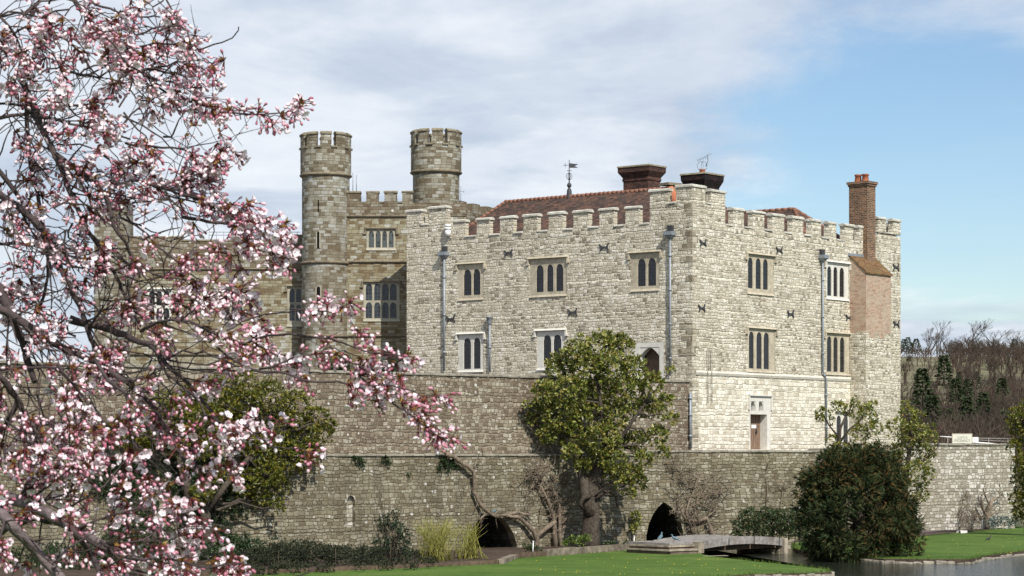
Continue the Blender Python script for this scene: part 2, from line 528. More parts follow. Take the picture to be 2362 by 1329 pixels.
M['brick_dark'] = bricks('sooty_brick', (.055, .028, .022), (.10, .045, .033), (.17, .075, .05), (.09, .06, .05), stain=(.025, .02, .02), stain_amt=.6, lo=.46)
M['brick_black'] = bricks('black_brick', (.018, .014, .013), (.035, .022, .02), (.09, .035, .025), (.03, .025, .022), stain=(.012, .011, .011), stain_amt=.7, lo=.42)
M['tile'] = bricks('clay_roof_tile', (.030, .022, .020), (.088, .052, .040), (.165, .085, .058), (.022, .016, .014), w=.30, h=.20, stain=(.062, .046, .038), stain_amt=.75, lo=.50)
M['tile_moss'] = bricks('mossy_roof_tile', (.12, .06, .03), (.20, .10, .05), (.28, .17, .08), (.06, .045, .03), w=.19, h=.125, stain=(.14, .115, .045), stain_amt=.6, lo=.50)
M['ridge'] = plain('ridge_tile', (.25, .125, .085), .35, 5, .9, .2, .3)
M['bark_grey'] = plain('grey_bark', (.085, .07, .055), .45, 9, .95, .12, .9, col2=(.028, .022, .017), big=1.5)
M['bark_vine'] = plain('vine_bark', (.225, .18, .135), .45, 7, .95, .15, .8, col2=(.10, .078, .058))
M['bark_dark'] = plain('dark_bark', (.075, .06, .048), .4, 8, .95, .1, .6)
M['wood_far'] = plain('far_twigs', (.085, .066, .05), .4, .12, .95, .1, col2=(.04, .034, .027), big=.01)
M['wood_red'] = plain('far_red_twigs', (.10, .062, .05), .3, .12, .95, .1, col2=(.06, .04, .034), big=.01)
M['twig_crest'] = plain('crest_twigs', (.10, .085, .075), .3, .12, .95, .1)
M['conifer'] = leafy('conifer_needles', [(0, (.018, .030, .012)), (.6, (.032, .048, .018)), (1, (.055, .068, .028))], .7, .2, .1)
M['magnolia'] = leafy('magnolia_leaf', [(0, (.045, .07, .012)), (.3, (.11, .14, .024)), (.6, (.21, .23, .042)), (.86, (.34, .325, .085)), (1, (.33, .22, .06))], .36, .5, .25)
M['magnolia_y'] = leafy('yellowish_magnolia_leaf', [(0, (.045, .06, .010)), (.45, (.105, .12, .018)), (.8, (.20, .19, .026)), (1, (.28, .215, .035))], .4, .4, .25)
M['yew'] = leafy('yew_spray', [(0, (.012, .022, .008)), (.5, (.024, .040, .014)), (.85, (.048, .06, .02)), (1, (.08, .062, .022))], .75, .15, .1)
M['yew_tip'] = leafy('yew_bronze_tip', [(0, (.05, .042, .014)), (.6, (.085, .055, .019)), (1, (.125, .07, .025))], .75, .15, .15)
M['hedge'] = leafy('hedge_leaf', [(0, (.018, .04, .012)), (.5, (.04, .075, .022)), (.82, (.08, .11, .04)), (1, (.15, .08, .05))], .35, .5, .15)
M['shrub_dark'] = leafy('dark_shrub_leaf', [(0, (.014, .03, .014)), (.5, (.026, .05, .022)), (1, (.05, .075, .035))], .5, .3, .15)
M['ivy'] = leafy('ivy_leaf', [(0, (.012, .028, .010)), (.5, (.022, .045, .014)), (1, (.05, .08, .024))], .4, .4, .1)
M['ground_cover'] = leafy('ground_cover_leaf', [(0, (.016, .022, .012)), (.5, (.03, .038, .018)), (1, (.055, .055, .03))], .7, .2, .1)
M['fresh'] = leafy('fresh_leaf', [(0, (.07, .12, .025)), (.6, (.14, .20, .045)), (1, (.24, .28, .07))], .4, .4, .3)
M['sage'] = leafy('grey_sage_leaf', [(0, (.10, .135, .12)), (.6, (.16, .20, .18)), (1, (.24, .27, .25))], .8, .15, .15)
M['willow'] = leafy('yellow_willow_stem', [(0, (.15, .15, .025)), (.5, (.26, .255, .055)), (1, (.38, .35, .10))], .6, .3, .1)
M['twig_red'] = plain('reddish_twig', (.15, .085, .075), .3, 4, .9, .15)
M['petal'] = leafy('cherry_petal', [(0, (.80, .60, .67)), (.4, (.89, .76, .81)), (1, (.93, .87, .89))], .6, .2, .2)
M['bud'] = leafy('cherry_bud', [(0, (.34, .08, .13)), (.28, (.56, .24, .31)), (.55, (.74, .48, .55)), (.8, (.86, .69, .74)), (1, (.90, .82, .84))], .4, .35, .15)
M['calyx'] = leafy('cherry_calyx', [(0, (.10, .018, .024)), (1, (.22, .045, .05))], .6, .3, .1)
M['bract'] = leafy('cherry_bract', [(0, (.13, .065, .018)), (.6, (.22, .115, .03)), (1, (.26, .18, .05))], .6, .25, .2)
M['cherry_bark'] = plain('cherry_bark', (.065, .046, .044), .4, 14, .8, .3, .6, col2=(.032, .024, .024), big=3)
M['cherry_limb'] = plain('cherry_limb_bark', (.16, .125, .125), .4, 18, .75, .3, .7, col2=(.06, .045, .045), big=4)
M['stone_edge'] = plain('edging_stone', (.27, .245, .20), .45, 3, .95, .15, .8, col2=(.10, .088, .066), big=1.2)
M['step'] = plain('weathered_step_stone', (.34, .295, .23), .45, 3, .95, .15, .6, col2=(.17, .145, .11))
M['kerb'] = plain('stained_kerb_stone', (.235, .20, .155), .45, 2.2, .95, .15, .6, col2=(.10, .082, .062))
M['riser'] = plain('riser_stone', (.17, .13, .105), .4, 3, .95, .15, .5)
M['timber'] = plain('weathered_grey_timber', (.27, .255, .24), .4, 5, .9, .15, .5, col2=(.14, .125, .11), big=1.6)
M['timber_dark'] = plain('dark_timber', (.12, .085, .06), .4, 5, .9, .15, .4)
M['soil'] = plain('bare_soil', (.075, .055, .042), .4, 3, .95, .1, .8)
M['soil_pink'] = plain('mulched_soil', (.11, .082, .075), .35, 3, .95, .1, .8)
M['bird_blue'] = plain('teal_feathers', (.07, .15, .18), .4, 20, .6, .3, col2=(.12, .15, .17))
M['bird_dark'] = plain('dark_feathers', (.05, .045, .04), .3, 20, .7, .3)
M['chalk'] = plain('pale_limestone', (.6, .58, .54), .15, 4, .9, .2, .4)
M['cable'] = plain('rusty_rod', (.23, .19, .15), .3, 4, .8, .3)
M['sign_face'] = plain('cream_sign_paint', (.66, .66, .55), .06, 3, .5, .3)
M['sign_ink'] = plain('grey_sign_lettering', (.20, .22, .18), .1, 3, .6, .3)
M['yellow'] = plain('yellow_petals', (.55, .45, .05), .2, 3, .7, .2)


def oak():
    k = NT('weathered_oak_planks')
    uv, w = k.uvw(.01, 2)
    mp = k.n('ShaderNodeMapping', {0: w}); mp.inputs['Scale'].default_value = (9, .6, 1)
    g = k.noise(mp.outputs[0], 3, 5, .7).outputs[0]
    wv = k.n('ShaderNodeTexWave', {0: uv, 'Scale': 1.6, 'Distortion': 0.3}, bands_direction='X')
    gap = k.rng(wv.outputs['Fac'], .02, .10, 0, 1)
    c = k.ramp(g, [(.3, (.12, .075, .05)), (.5, (.22, .145, .10)), (.7, (.30, .23, .17))])
    c = k.mix(gap, (.04, .028, .02), c)
    return k.fin(c, .8, .2)


M['oak'] = oak()


def glass(name, tint, lw, lh, leadcol=(.09, .095, .10)):
    """old leaded lights: dark glossy quarries, each tilted a little, in lead cames"""
    k = NT(name)
    uv = k.n('ShaderNodeUVMap').outputs[0]
    br = k.n('ShaderNodeTexBrick', {'Vector': uv, 'Color1': (0, 0, 0), 'Color2': (1, 1, 1), 'Mortar': (.5, .5, .5), 'Scale': 1.0,
                                    'Mortar Size': .011, 'Mortar Smooth': 0.1, 'Brick Width': lw, 'Row Height': lh})
    br.offset = 0.0
    rnd = k.n('ShaderNodeSeparateColor', {0: br.outputs['Color']}).outputs[0]
    c = k.ramp(rnd, [(0, tuple(x * .5 for x in tint)), (1, tuple(x * 1.6 for x in tint))])
    c = k.mix(br.outputs['Fac'], c, leadcol)
    k.put(k.b.inputs['Roughness'], k.rng(br.outputs['Fac'], 0, 1, .12, .6))
    tilt = k.n('ShaderNodeVectorMath', operation='SUBTRACT', ins={0: br.outputs['Color']}); tilt.inputs[1].default_value = (.5, .5, .5)
    wn = k.noise(uv, 1.8, 3).outputs[0]
    k.bump(k.math('ADD', wn, k.math('MULTIPLY', rnd, .2)), .25, .03)
    k.put(k.b.inputs['Base Color'], c)
    k.b.inputs['Specular IOR Level'].default_value = .45
    return k.m


M['glass'] = glass('leaded_dark_glass', (.007, .008, .010), .16, .22, (.035, .037, .04))
M['glass_grey'] = glass('leaded_grey_glass', (.02, .025, .03), .19, .24, (.07, .075, .08))
M['glass_clear'] = glass('leaded_greenish_glass', (.05, .06, .058), .19, .24, (.08, .085, .08))


def grass():
    k = NT('mown_grass')
    tc = k.n('ShaderNodeTexCoord').outputs['Object']
    a = k.noise(tc, .35, 4, .6).outputs[0]; b = k.noise(tc, 3.0, 5, .7).outputs[0]; c = k.noise(tc, 22, 3, .7).outputs[0]
    mp = k.n('ShaderNodeMapping', {0: tc}); mp.inputs['Rotation'].default_value = (0, 0, R(38)); mp.inputs['Scale'].default_value = (.22, 1.0, 1)
    st = k.noise(mp.outputs[0], 1.1, 3, .55).outputs[0]
    v = k.math('ADD', k.math('ADD', k.math('MULTIPLY', a, .32), k.math('MULTIPLY', b, .25)), k.math('ADD', k.math('MULTIPLY', c, .25), k.math('MULTIPLY', st, .25)))
    col = k.ramp(v, [(.38, (.034, .070, .011)), (.50, (.064, .118, .020)), (.58, (.092, .150, .028)), (.70, (.155, .185, .050))])
    k.bump(k.math('ADD', c, b), .8, .05)
    return k.fin(col, .9, .15)


M['grass'] = grass()


def hill():
    k = NT('rough_hillside')
    tc = k.n('ShaderNodeTexCoord').outputs['Object']
    a = k.noise(tc, .012, 4, .6).outputs[0]; b = k.noise(tc, .12, 5, .7).outputs[0]
    v = k.math('ADD', k.math('MULTIPLY', a, .5), k.math('MULTIPLY', b, .5))
    col = k.ramp(v, [(.35, (.085, .07, .05)), (.5, (.15, .14, .085)), (.62, (.21, .21, .12))])
    return k.fin(col, .95, .1)


M['hill'] = hill()


def water():
    k = NT('lake_water')
    tc = k.n('ShaderNodeTexCoord').outputs['Object']
    mp = k.n('ShaderNodeMapping', {0: tc}); mp.inputs['Scale'].default_value = (1.0, 1.7, 1)
    a = k.noise(mp.outputs[0], 1.5, 3, .6).outputs[0]; b = k.noise(mp.outputs[0], 5.5, 3, .6).outputs[0]
    k.bump(k.math('ADD', k.math('MULTIPLY', a, .7), k.math('MULTIPLY', b, .35)), .65, .12)
    k.b.inputs['Roughness'].default_value = .09
    k.b.inputs['IOR'].default_value = 1.33
    k.put(k.b.inputs['Base Color'], (.018, .022, .016))
    return k.m


M['water'] = water()
# ---------------------------------------------------------------- the stone keep
CO = Vector((140 * (1597 - CX) / F, 140))
FL = Facade(CO, (-.781, .624), (-.624, -.781))     # left face, t grows to the left
FR = Facade(CO, (.624, .781), (.781, -.624))       # right face, t grows to the right
TL, TR = 22.25, 24.6
ZB, Z_CR, Z_M, Z_TM = 5.2, 19.50, 20.50, 21.42     # base, crenel sill, merlon top, turret merlon top (below the copings)
TH = .38


def build_window(fac, parent, frame, lights, ly, kind='tan', rows=None, hood=True, deep=.085, sill=True, glassm='glass', name='window', hw=.17):
    """frame: photo box; lights: list of (x0,x1); ly: (ytop,ybot) or rows [(yt,yb),...]"""
    t0, z0, t1, z1 = fac.rect(*frame)
    t0, t1, z0, z1 = t0 + .01, t1 - .01, z0 + .01, z1 - .01
    rws = rows or [ly]
    xm = (frame[0] + frame[2]) / 2
    L = []
    for a, b in lights:
        ta, tb = sorted((fac.px(a - .5, frame[1])[0], fac.px(b + .5, frame[1])[0]))
        L.append((ta, tb))
    fm = M['frame_' + kind]
    mb = MB(); holes = []
    zr = []
    for yt, yb in rws:
        zt, zb = fac.px(xm, yt)[1], fac.px(xm, yb)[1]
        zr.append((zb, zt))
        for a, b in L: holes.append((a, zb, b, zt))
    slab(mb, fac, [(t0, z0, t1, z1)], holes, -.03, -.42)
    for zb, zt in zr:                                  # arched heads
        for a, b in L:
            w = b - a; N = 8; rise = min(w * .62, .45)
            xs = [a + w * i / N for i in range(N + 1)]
            cz = [zt - rise + rise * math.sqrt(max(0, 1 - (2 * i / N - 1) ** 2)) ** .9 - .02 for i in range(N + 1)]
            for i in range(N):
                P = [fac.pt(xs[i], cz[i], o) for o in (-.04, -.30)] + [fac.pt(xs[i + 1], cz[i + 1], o) for o in (-.04, -.30)]
                T = [fac.pt(xs[i], zt + .002, o) for o in (-.04, -.30)] + [fac.pt(xs[i + 1], zt + .002, o) for o in (-.04, -.30)]
                mb.hexa([P[0], P[2], P[3], P[1], T[0], T[2], T[3], T[1]])
    w = mb.build(name, fm, parent)
    for zb, zt in zr:
        for a, b in L:
            g = MB(); fbox(g, fac, a - .01, b + .01, zb - .01, zt + .01, -deep, -deep - .03)
            g.build('pane', M[glassm], w)
    if hood:
        h = MB(); e = hw
        P = [fac.pt(t, z, o) for (z, o0) in ((z1, .14), (z1 + .11, .05)) for t, o in ((t0 - e, o0), (t1 + e, o0), (t1 + e, -.1), (t0 - e, -.1))]
        h.hexa(P)
        for s0, s1 in ((t0 - e, t0 - e + .11), (t1 + e - .11, t1 + e)):
            fbox(h, fac, s0, s1, z1 - .38, z1, .11, -.1)
        fbox(h, fac, t0 - e - .1, t0 - e, z1 - .38, z1 - .27, .11, -.1)
        fbox(h, fac, t1 + e, t1 + e + .1, z1 - .38, z1 - .27, .11, -.1)
        h.build('hood_mould', M['string'] if kind == 'grey' else fm, w)
    if sill:
        s_ = MB()
        P = [fac.pt(t, z, o) for (z, o0) in ((z0 - .06, .07), (z0 + .07, .0)) for t, o in ((t0 - .02, o0), (t1 + .02, o0), (t1 + .02, -.2), (t0 - .02, -.2))]
        s_.hexa(P); s_.build('sill', fm, w)
    return w


def hole_of(fac, frame):
    t0, z0, t1, z1 = fac.rect(*frame)
    return (t0, z0, t1, z1)


def coping(fac, parent, t0, t1, z, o0, o1, mat, h=.17, e=.07, nm='coping_stone'):
    mb = MB(); j = random.uniform(-.012, .012)
    z += j
    J = [random.uniform(-.022, .022) for _ in range(4)]; E = [random.uniform(-.03, .03) for _ in range(4)]
    P = [fac.pt(t, zz + (J[q] if zz > z else 0), o) for zz, g in ((z, e), (z + h * .6, e), (z + h, e - .16)) for q, (t, o) in enumerate(((t0 - e + E[0], o0 + g + E[2]), (t1 + e + E[1], o0 + g + E[3]), (t1 + e, o1 - g), (t0 - e, o1 - g)))]
    mb.hexa(P[:8]); mb2 = P[4:]
    b = [p + Vector((0, 0, .001)) for p in mb2]
    mb.add(b, [(4, 5, 6, 7), (0, 1, 5, 4), (1, 2, 6, 5), (2, 3, 7, 6), (3, 0, 4, 7)])
    return mb.build(nm, mat, parent)


keep = thing('stone_keep', (CO.x, CO.y, ZB), 'big pale rubble stone castle block with white copings and tiled roof', 'castle block')

# windows of the left face: frame, lights, y of lights, stone
WL = [((1057, 608, 1115, 691), [(1069, 1086), (1091, 1106.5)], (621, 681), 'tan'),
      ((1222, 595, 1307, 683), [(1236.5, 1252.5), (1261, 1275), (1282, 1298)], (610, 673), 'tan'),
      ((1455, 582, 1521, 670), [(1470.5, 1488), (1494, 1512)], (596, 660), 'tan'),
      ((1057, 770, 1115, 857), [(1069, 1085), (1092, 1107)], (779, 851), 'pale'),
      ((1238, 762, 1303, 852), [(1253, 1270), (1276, 1293.5)], (772, 845), 'pale')]
WR = [((1724, 588, 1785, 679), [(1726.8, 1737), (1744.5, 1756), (1761.5, 1772)], (596, 667), 'tan', 'glass'),
      ((1906, 606, 1958, 691), [(1909.6, 1918.5), (1924, 1932.5), (1938, 1948)], (616, 684), 'pale', 'glass'),
      ((1725, 758, 1788, 858), [(1729, 1739.5), (1746.5, 1758), (1763, 1774.5)], (766, 851), 'tan', 'glass'),
      ((1905, 769, 1961, 864), [(1909, 1918.5), (1924, 1933), (1939, 1948.5)], (777, 858), 'tan', 'glass'),
      ((1927, 950, 1962, 1033), [(1931, 1941), (1947, 1957)], (958, 1026), 'pale', 'glass_grey')]
DR = (1727, 914, 1776, 1037.5)
DL = (1462, 790, 1531, 885)


def tz(fac, a, b):
    return sorted((fac.px(a, 500)[0], fac.px(b, 500)[0]))


mL = [tz(FL, p[0] + 1.5, p[1] - 5) for p in ((1043, 1077), (1098, 1133.5), (1152, 1188.5), (1206, 1244), (1264, 1302.5), (1321, 1362.5), (1381, 1420.5), (1441, 1479))]
tur_l = [tz(FL, 1499, 1541)]
corner_l = [0.0, FL.px(1560, 440)[0]]
endl = [[FL.px(987, 480)[0], TL], [FL.px(1030, 480)[0], FL.px(990, 480)[0] - .02]]
mR = [tz(FR, p[0] + 8, p[1] - 1) for p in ((1684, 1717), (1729, 1764), (1774, 1810), (1820, 1854), (1863, 1895), (1904, 1930), (1941, 1970), (1974, 2001))]
corner_r = FR.px(1627, 440)[0]
tur_r = tz(FR, 1640, 1673)
endr = [tz(FR, 2026, 2044), [FR.px(2060, 505)[0], TR]]

zl_e = FL.px(1008, 477)[1] - .17          # left end turret, merlon tops
solL = [(0, ZB, TL, Z_CR)] + [(a, Z_CR, b, Z_M) for a, b in mL]
tl0 = tur_l[0][1]
solL += [(0, Z_CR, tl0, Z_M + .12), (0, Z_M + .12, corner_l[1], Z_TM + .1), (tur_l[0][0], Z_M + .12, tl0, Z_TM - .02)]
e0 = endl[1][0]
solL += [(e0, Z_CR, TL, zl_e - .95), (endl[0][0] + .55, zl_e - .95, TL, zl_e - .05), (endl[1][0], zl_e - .95, endl[0][0] - .1, zl_e + .05)]
holL = [hole_of(FL, w[0]) for w in WL]
dl = hole_of(FL, DL)
holL.append(dl)
mb = MB()
slab(mb, FL, solL, holL, 0, -TH)
cr = TH
zc_r = Z_M + .12
solR = [(cr, ZB, TR, Z_CR)] + [(a, Z_CR, b, Z_M) for a, b in mR]
solR += [(cr, Z_CR, tur_r[1], zc_r), (cr, zc_r, corner_r, Z_TM + .1), (tur_r[0], zc_r, tur_r[1], Z_TM - .02)]
solR += [(endr[0][0] - .1, Z_CR, TR, Z_M - .22), (endr[0][0], Z_M - .12, endr[0][1], Z_TM - .15), (endr[1][0], Z_M - .12, TR, Z_TM - .15)]
holR = [hole_of(FR, w[0]) for w in WR]
dr = hole_of(FR, DR)
holR.append(dr)
slab(mb, FR, solR, holR, 0, -TH)
# hidden sides close the block
FE = Facade(FL.pt(TL, 0).xy, (.624, .781), (-.781, .624))
slab(mb, FE, [(TH, ZB, TR, Z_CR), (TH, Z_CR, 4.2, zl_e - .95), (TH, zl_e - .95, 1.7, zl_e - .05), (2.6, zl_e - .95, 4.2, zl_e - .05)] + [(5.5 + 2.1 * i, Z_CR, 6.6 + 2.1 * i, Z_M) for i in range(8)], (), 0, -TH)
FE2 = Facade(FR.pt(TR, 0).xy, (-.781, .624), (.624, .781))
slab(mb, FE2, [(TH, ZB, TL, Z_CR), (TH, Z_CR, 4, Z_M - .12), (TH, Z_M - .12, 1.6, Z_TM - .15), (2.4, Z_M - .12, 4, Z_TM - .15)] + [(5.5 + 2.1 * i, Z_CR, 6.6 + 2.1 * i, Z_M) for i in range(7)], (), 0, -TH)
# flat leads behind the parapet
keep_wall = mb.build('wall', M['keep'], keep)
lw = MB()
P = [FL.pt(t, z, o) for z in (Z_CR - 1.3, Z_CR - 1.1) for t, o in ((TH + .02, -TH - .02), (TL - TH - .02, -TH - .02), (TL - TH - .02, -TR + TH + .02), (TH + .02, -TR + TH + .02))]
lw.hexa(P); lw.build('roof_leads', M['lead'], keep)
# the smoother lower courses of the right face, standing 6 mm proud, in front of the rubble
zs = FR.px(1700, 864)[1]
lb = MB()
slab(lb, FR, [(.62, ZB, 18.05, zs - .1)], [holR[-1], holR[4]], .03, -.01)
lb.build('plinth', M['keep_base'], keep)
st = MB()
tS = FR.px(1604, 858)[0]; tE = FR.px(1967, 878)[0]
P = [FR.pt(t, z, o) for z, o0 in ((zs - .12, .07), (zs + .02, .12), (zs + .13, .03)) for t, o in ((tS, o0), (tE, o0), (tE, -.05), (tS, -.05))]
st.hexa(P[:8]); st.add([p + Vector((0, 0, .001)) for p in P[4:]], [(4, 5, 6, 7), (0, 1, 5, 4), (1, 2, 6, 5), (2, 3, 7, 6), (3, 0, 4, 7)])
st.build('string_course', M['string_pale'], keep)

for fr_, li, ly, k_ in WL: build_window(FL, keep, fr_, li, ly, k_)
for fr_, li, ly, k_, g_ in WR: build_window(FR, keep, fr_, li, ly, k_, glassm=g_)

# copings
for a, b in mL: coping(FL, keep, a, b, Z_M, 0, -TH, M['cope_new'])
gl = sorted(mL + [[corner_l[1], tl0]])
prev = mL[::-1][-1]
seq = sorted(mL)
for i in range(len(seq) - 1): coping(FL, keep, seq[i][1] + .10, seq[i + 1][0] - .10, Z_CR, 0, -TH, M['cope_new'], .12, .06)
coping(FL, keep, tl0 + .09, seq[0][0] - .1, Z_CR, 0, -TH, M['cope_new'], .12, .06)
coping(FL, keep, seq[-1][1] + .1, e0 - .06, Z_CR, 0, -TH, M['cope_new'], .12, .06)
coping(FL, keep, tur_l[0][0], tl0, Z_TM - .02, 0, -TH, M['cope_new'])
coping(FL, keep, corner_l[1] + .09, tur_l[0][0] - .09, Z_M + .12, 0, -TH, M['cope_new'], .12, .06)
coping(FL, keep, endl[0][0] + .55, TL, zl_e - .05, 0, -TH, M['cope_new'])
coping(FL, keep, endl[1][0], endl[0][0] - .1, zl_e + .05, 0, -TH, M['cope_new'])
coping(FL, keep, endl[0][0], endl[0][0] + .45, zl_e - .95, 0, -TH, M['cope_new'], .12, .06)
# corner coping: one L-shaped stone
mbc = MB(); e = .07
z0 = Z_TM + .1
outl = [FL.pt(corner_l[1] + e, z0, e), FL.pt(-e, z0, e), FR.pt(corner_r + e, z0, e), FR.pt(corner_r + e, z0, -TH - e), FL.pt(TH + e, z0, -TH - e), FL.pt(corner_l[1] + e, z0, -TH - e)]
n = len(outl)
vs = [p for p in outl] + [p + Vector((0, 0, .12)) for p in outl]
mbc.add(vs, [list(range(n))[::-1], [n + i for i in range(n)]] + [[i, (i + 1) % n, n + (i + 1) % n, n + i] for i in range(n)])
inn = [FL.pt(corner_l[1] + e, z0 + .18, -.1), FL.pt(.1, z0 + .18, -.1), FR.pt(corner_r + e, z0 + .18, -.1), FR.pt(corner_r + e, z0 + .18, -TH + .1), FL.pt(TH - .1, z0 + .18, -TH + .1), FL.pt(corner_l[1] + e, z0 + .18, -TH + .1)]
vs = [p + Vector((0, 0, .121)) for p in outl] + inn
mbc.add(vs, [[n + i for i in range(n)]] + [[i, (i + 1) % n, n + (i + 1) % n, n + i] for i in range(n)])
mbc.build('coping_stone', M['cope_new'], keep)
for a, b in mR: coping(FR, keep, a, b, Z_M, 0, -TH, M['cope_new'])
seq = sorted(mR)
for i in range(len(seq) - 1):
    if seq[i + 1][0] - seq[i][1] > .35: coping(FR, keep, seq[i][1] + .10, seq[i + 1][0] - .10, Z_CR, 0, -TH, M['cope_new'], .12, .06)
coping(FR, keep, tur_r[1] + .09, seq[0][0] - .1, Z_CR, 0, -TH, M['cope_new'], .12, .06)
coping(FR, keep, corner_r + .09, tur_r[0] - .09, zc_r, 0, -TH, M['cope_new'], .12, .06)
coping(FR, keep, tur_r[0], tur_r[1], Z_TM - .02, 0, -TH, M['cope_new'])
coping(FR, keep, *endr[0], Z_TM - .15, 0, -TH, M['cope_new'])
coping(FR, keep, endr[1][0], TR, Z_TM - .15, 0, -TH, M['cope_new'])
coping(FR, keep, endr[0][1] + .08, endr[1][0] - .08, Z_M - .12, 0, -TH, M['cope_new'], .12, .05)

# quoins up the near corner: long and short weathered blocks standing a little proud
zq = ZB + 1.6; k = 0
while zq < Z_CR + .8:
    h = random.uniform(.30, .46)
    a, b = (random.uniform(.5, 1.0), random.uniform(.3, .5)) if k % 2 else (random.uniform(.3, .5), random.uniform(.45, .75))
    if random.random() < .62 and (zq > 11 or random.random() < .3):
        q = MB(); o = .02
        pl = [(a, 0), (0, 0)]
        P = []
        for z in (zq + .015, zq + h - .015):
            P += [FL.pt(a, z, o), FL.pt(-o, z, o), FR.pt(b, z, o), FR.pt(b, z, -.1), FL.pt(.1, z, -.1), FL.pt(a, z, -.1)]
        q.add(P, [(0, 1, 2, 3, 4, 5)[::-1], (6, 7, 8, 9, 10, 11)] + [(i, (i + 1) % 6, 6 + (i + 1) % 6, 6 + i) for i in range(6)])
        q.build('quoin', M['quoin'], keep)
    zq += h; k += 1

# the arched doorway in the left face
t0, z0, t1, z1 = dl
d = MB()
x0, x1 = sorted((FL.px(1475.5, 800)[0], FL.px(1521, 800)[0])); za = FL.px(1498, 801)[1]; zs_ = FL.px(1498, 822)[1]
slab(d, FL, [(t0 + .01, z0, t1 - .01, z1 - .01)], [(x0, z0 - 1, x1, za)], .0, -.5)
N = 10; xm = (x0 + x1) / 2
for i in range(N):
    def cz(x):
        u = abs(x - xm) / ((x1 - x0) / 2)
        return zs_ + (za - zs_) * (1 - u ** 1.6) - .015
    xa, xb = x0 + (x1 - x0) * i / N, x0 + (x1 - x0) * (i + 1) / N
    P = [FL.pt(xa, cz(xa), o) for o in (-.03, -.45)] + [FL.pt(xb, cz(xb), o) for o in (-.03, -.45)]
    T = [FL.pt(xa, za + .002, o) for o in (-.03, -.45)] + [FL.pt(xb, za + .002, o) for o in (-.03, -.45)]
    d.hexa([P[0], P[2], P[3], P[1], T[0], T[2], T[3], T[1]])
dw = d.build('door_surround', M['frame_pale'], keep)
d = MB(); fbox(d, FL, x0 - .02, x1 + .02, z0, za + .02, -.62, -.68); d.build('door', M['timber_dark'], keep)

# oak door with two arched lights above, in the right face
t0, z0, t1, z1 = dr
a0, a1 = FR.px(1729.5, 1000)[0], FR.px(1768, 1000)[0]
zt = FR.px(1748, 956)[1]; zl0, zl1 = FR.px(1745, 948)[1], FR.px(1745, 926)[1]
Ls = [(FR.px(1731, 940)[0], FR.px(1741.5, 940)[0]), (FR.px(1749, 940)[0], FR.px(1759.5, 940)[0])]
d = MB()
slab(d, FR, [(t0 + .01, z0, t1 - .01, z1 - .01)], [(a0, z0 - 1, a1, zt)] + [(a, zl0, b, zl1) for a, b in Ls], .045, -.7)
for a, b in Ls:
    w = b - a
    for i in range(8):
        xa, xb = a + w * i / 8, a + w * (i + 1) / 8
        cz = lambda x: zl1 - .24 + .24 * math.sqrt(max(0, 1 - (2 * (x - a) / w - 1) ** 2)) - .02
        P = [FR.pt(xa, cz(xa), o) for o in (.0, -.3)] + [FR.pt(xb, cz(xb), o) for o in (.0, -.3)]
        T = [FR.pt(xa, zl1 + .002, o) for o in (.0, -.3)] + [FR.pt(xb, zl1 + .002, o) for o in (.0, -.3)]
        d.hexa([P[0], P[2], P[3], P[1], T[0], T[2], T[3], T[1]])
ds = d.build('door_surround', M['frame_pale'], keep)
for a, b in Ls:
    g = MB(); fbox(g, FR, a - .01, b + .01, zl0 - .01, zl1 + .01, -.26, -.29); g.build('pane', M['glass'], ds)
h = MB(); fbox(h, FR, t0 - .12, t1 + .12, z1, z1 + .1, .16, -.1)
fbox(h, FR, t0 - .12, t0, z1 - .85, z1, .13, -.05); fbox(h, FR, t1, t1 + .12, z1 - .85, z1, .13, -.05)
h.build('hood_mould', M['frame_pale'], ds)
dd = MB(); fbox(dd, FR, a0 - .01, a1 + .01, z0, zt + .01, -.46, -.53); door = dd.build('door', M['oak'], keep)
dh = MB(); hx = FR.px(1752, 1010)[0] + .28; fbox(dh, FR, hx, hx + .05, 7.0, 7.35, -.40, -.46); fbox(dh, FR, hx - .1, hx + .1, 7.13, 7.19, -.38, -.42); dh.build('handle', M['iron'], door)
n_ = MB(); nx0, nx1 = FR.px(1733, 985, -.46)[0], FR.px(1743.5, 985, -.46)[0]; nz0, nz1 = FR.px(1738, 988, -.46)[1], FR.px(1738, 980, -.46)[1]
fbox(n_, FR, nx0, nx1, nz0, nz1, -.44, -.46); n_.build('notice', M['paint_white'], door)
ls = MB(); fbox(ls, FR, a0 - .3, a1 + .3, z0 - .12, z0 + .02, .35, -.4); ls.build('doorstep', M['string_pale'], keep)

# roofs
def roof_mesh(eaves, ridge):
    """eaves: 4 points counter-clockwise, ridge: 2 points (over edges 3-0 side and 1-2 side)"""
    mb = MB(); a, b, c, d_ = eaves; r0, r1 = ridge
    mb.add([a, b, c, d_, r0, r1], [(0, 1, 5, 4), (1, 2, 5), (2, 3, 4, 5), (3, 0, 4), (3, 2, 1, 0)])
    return mb


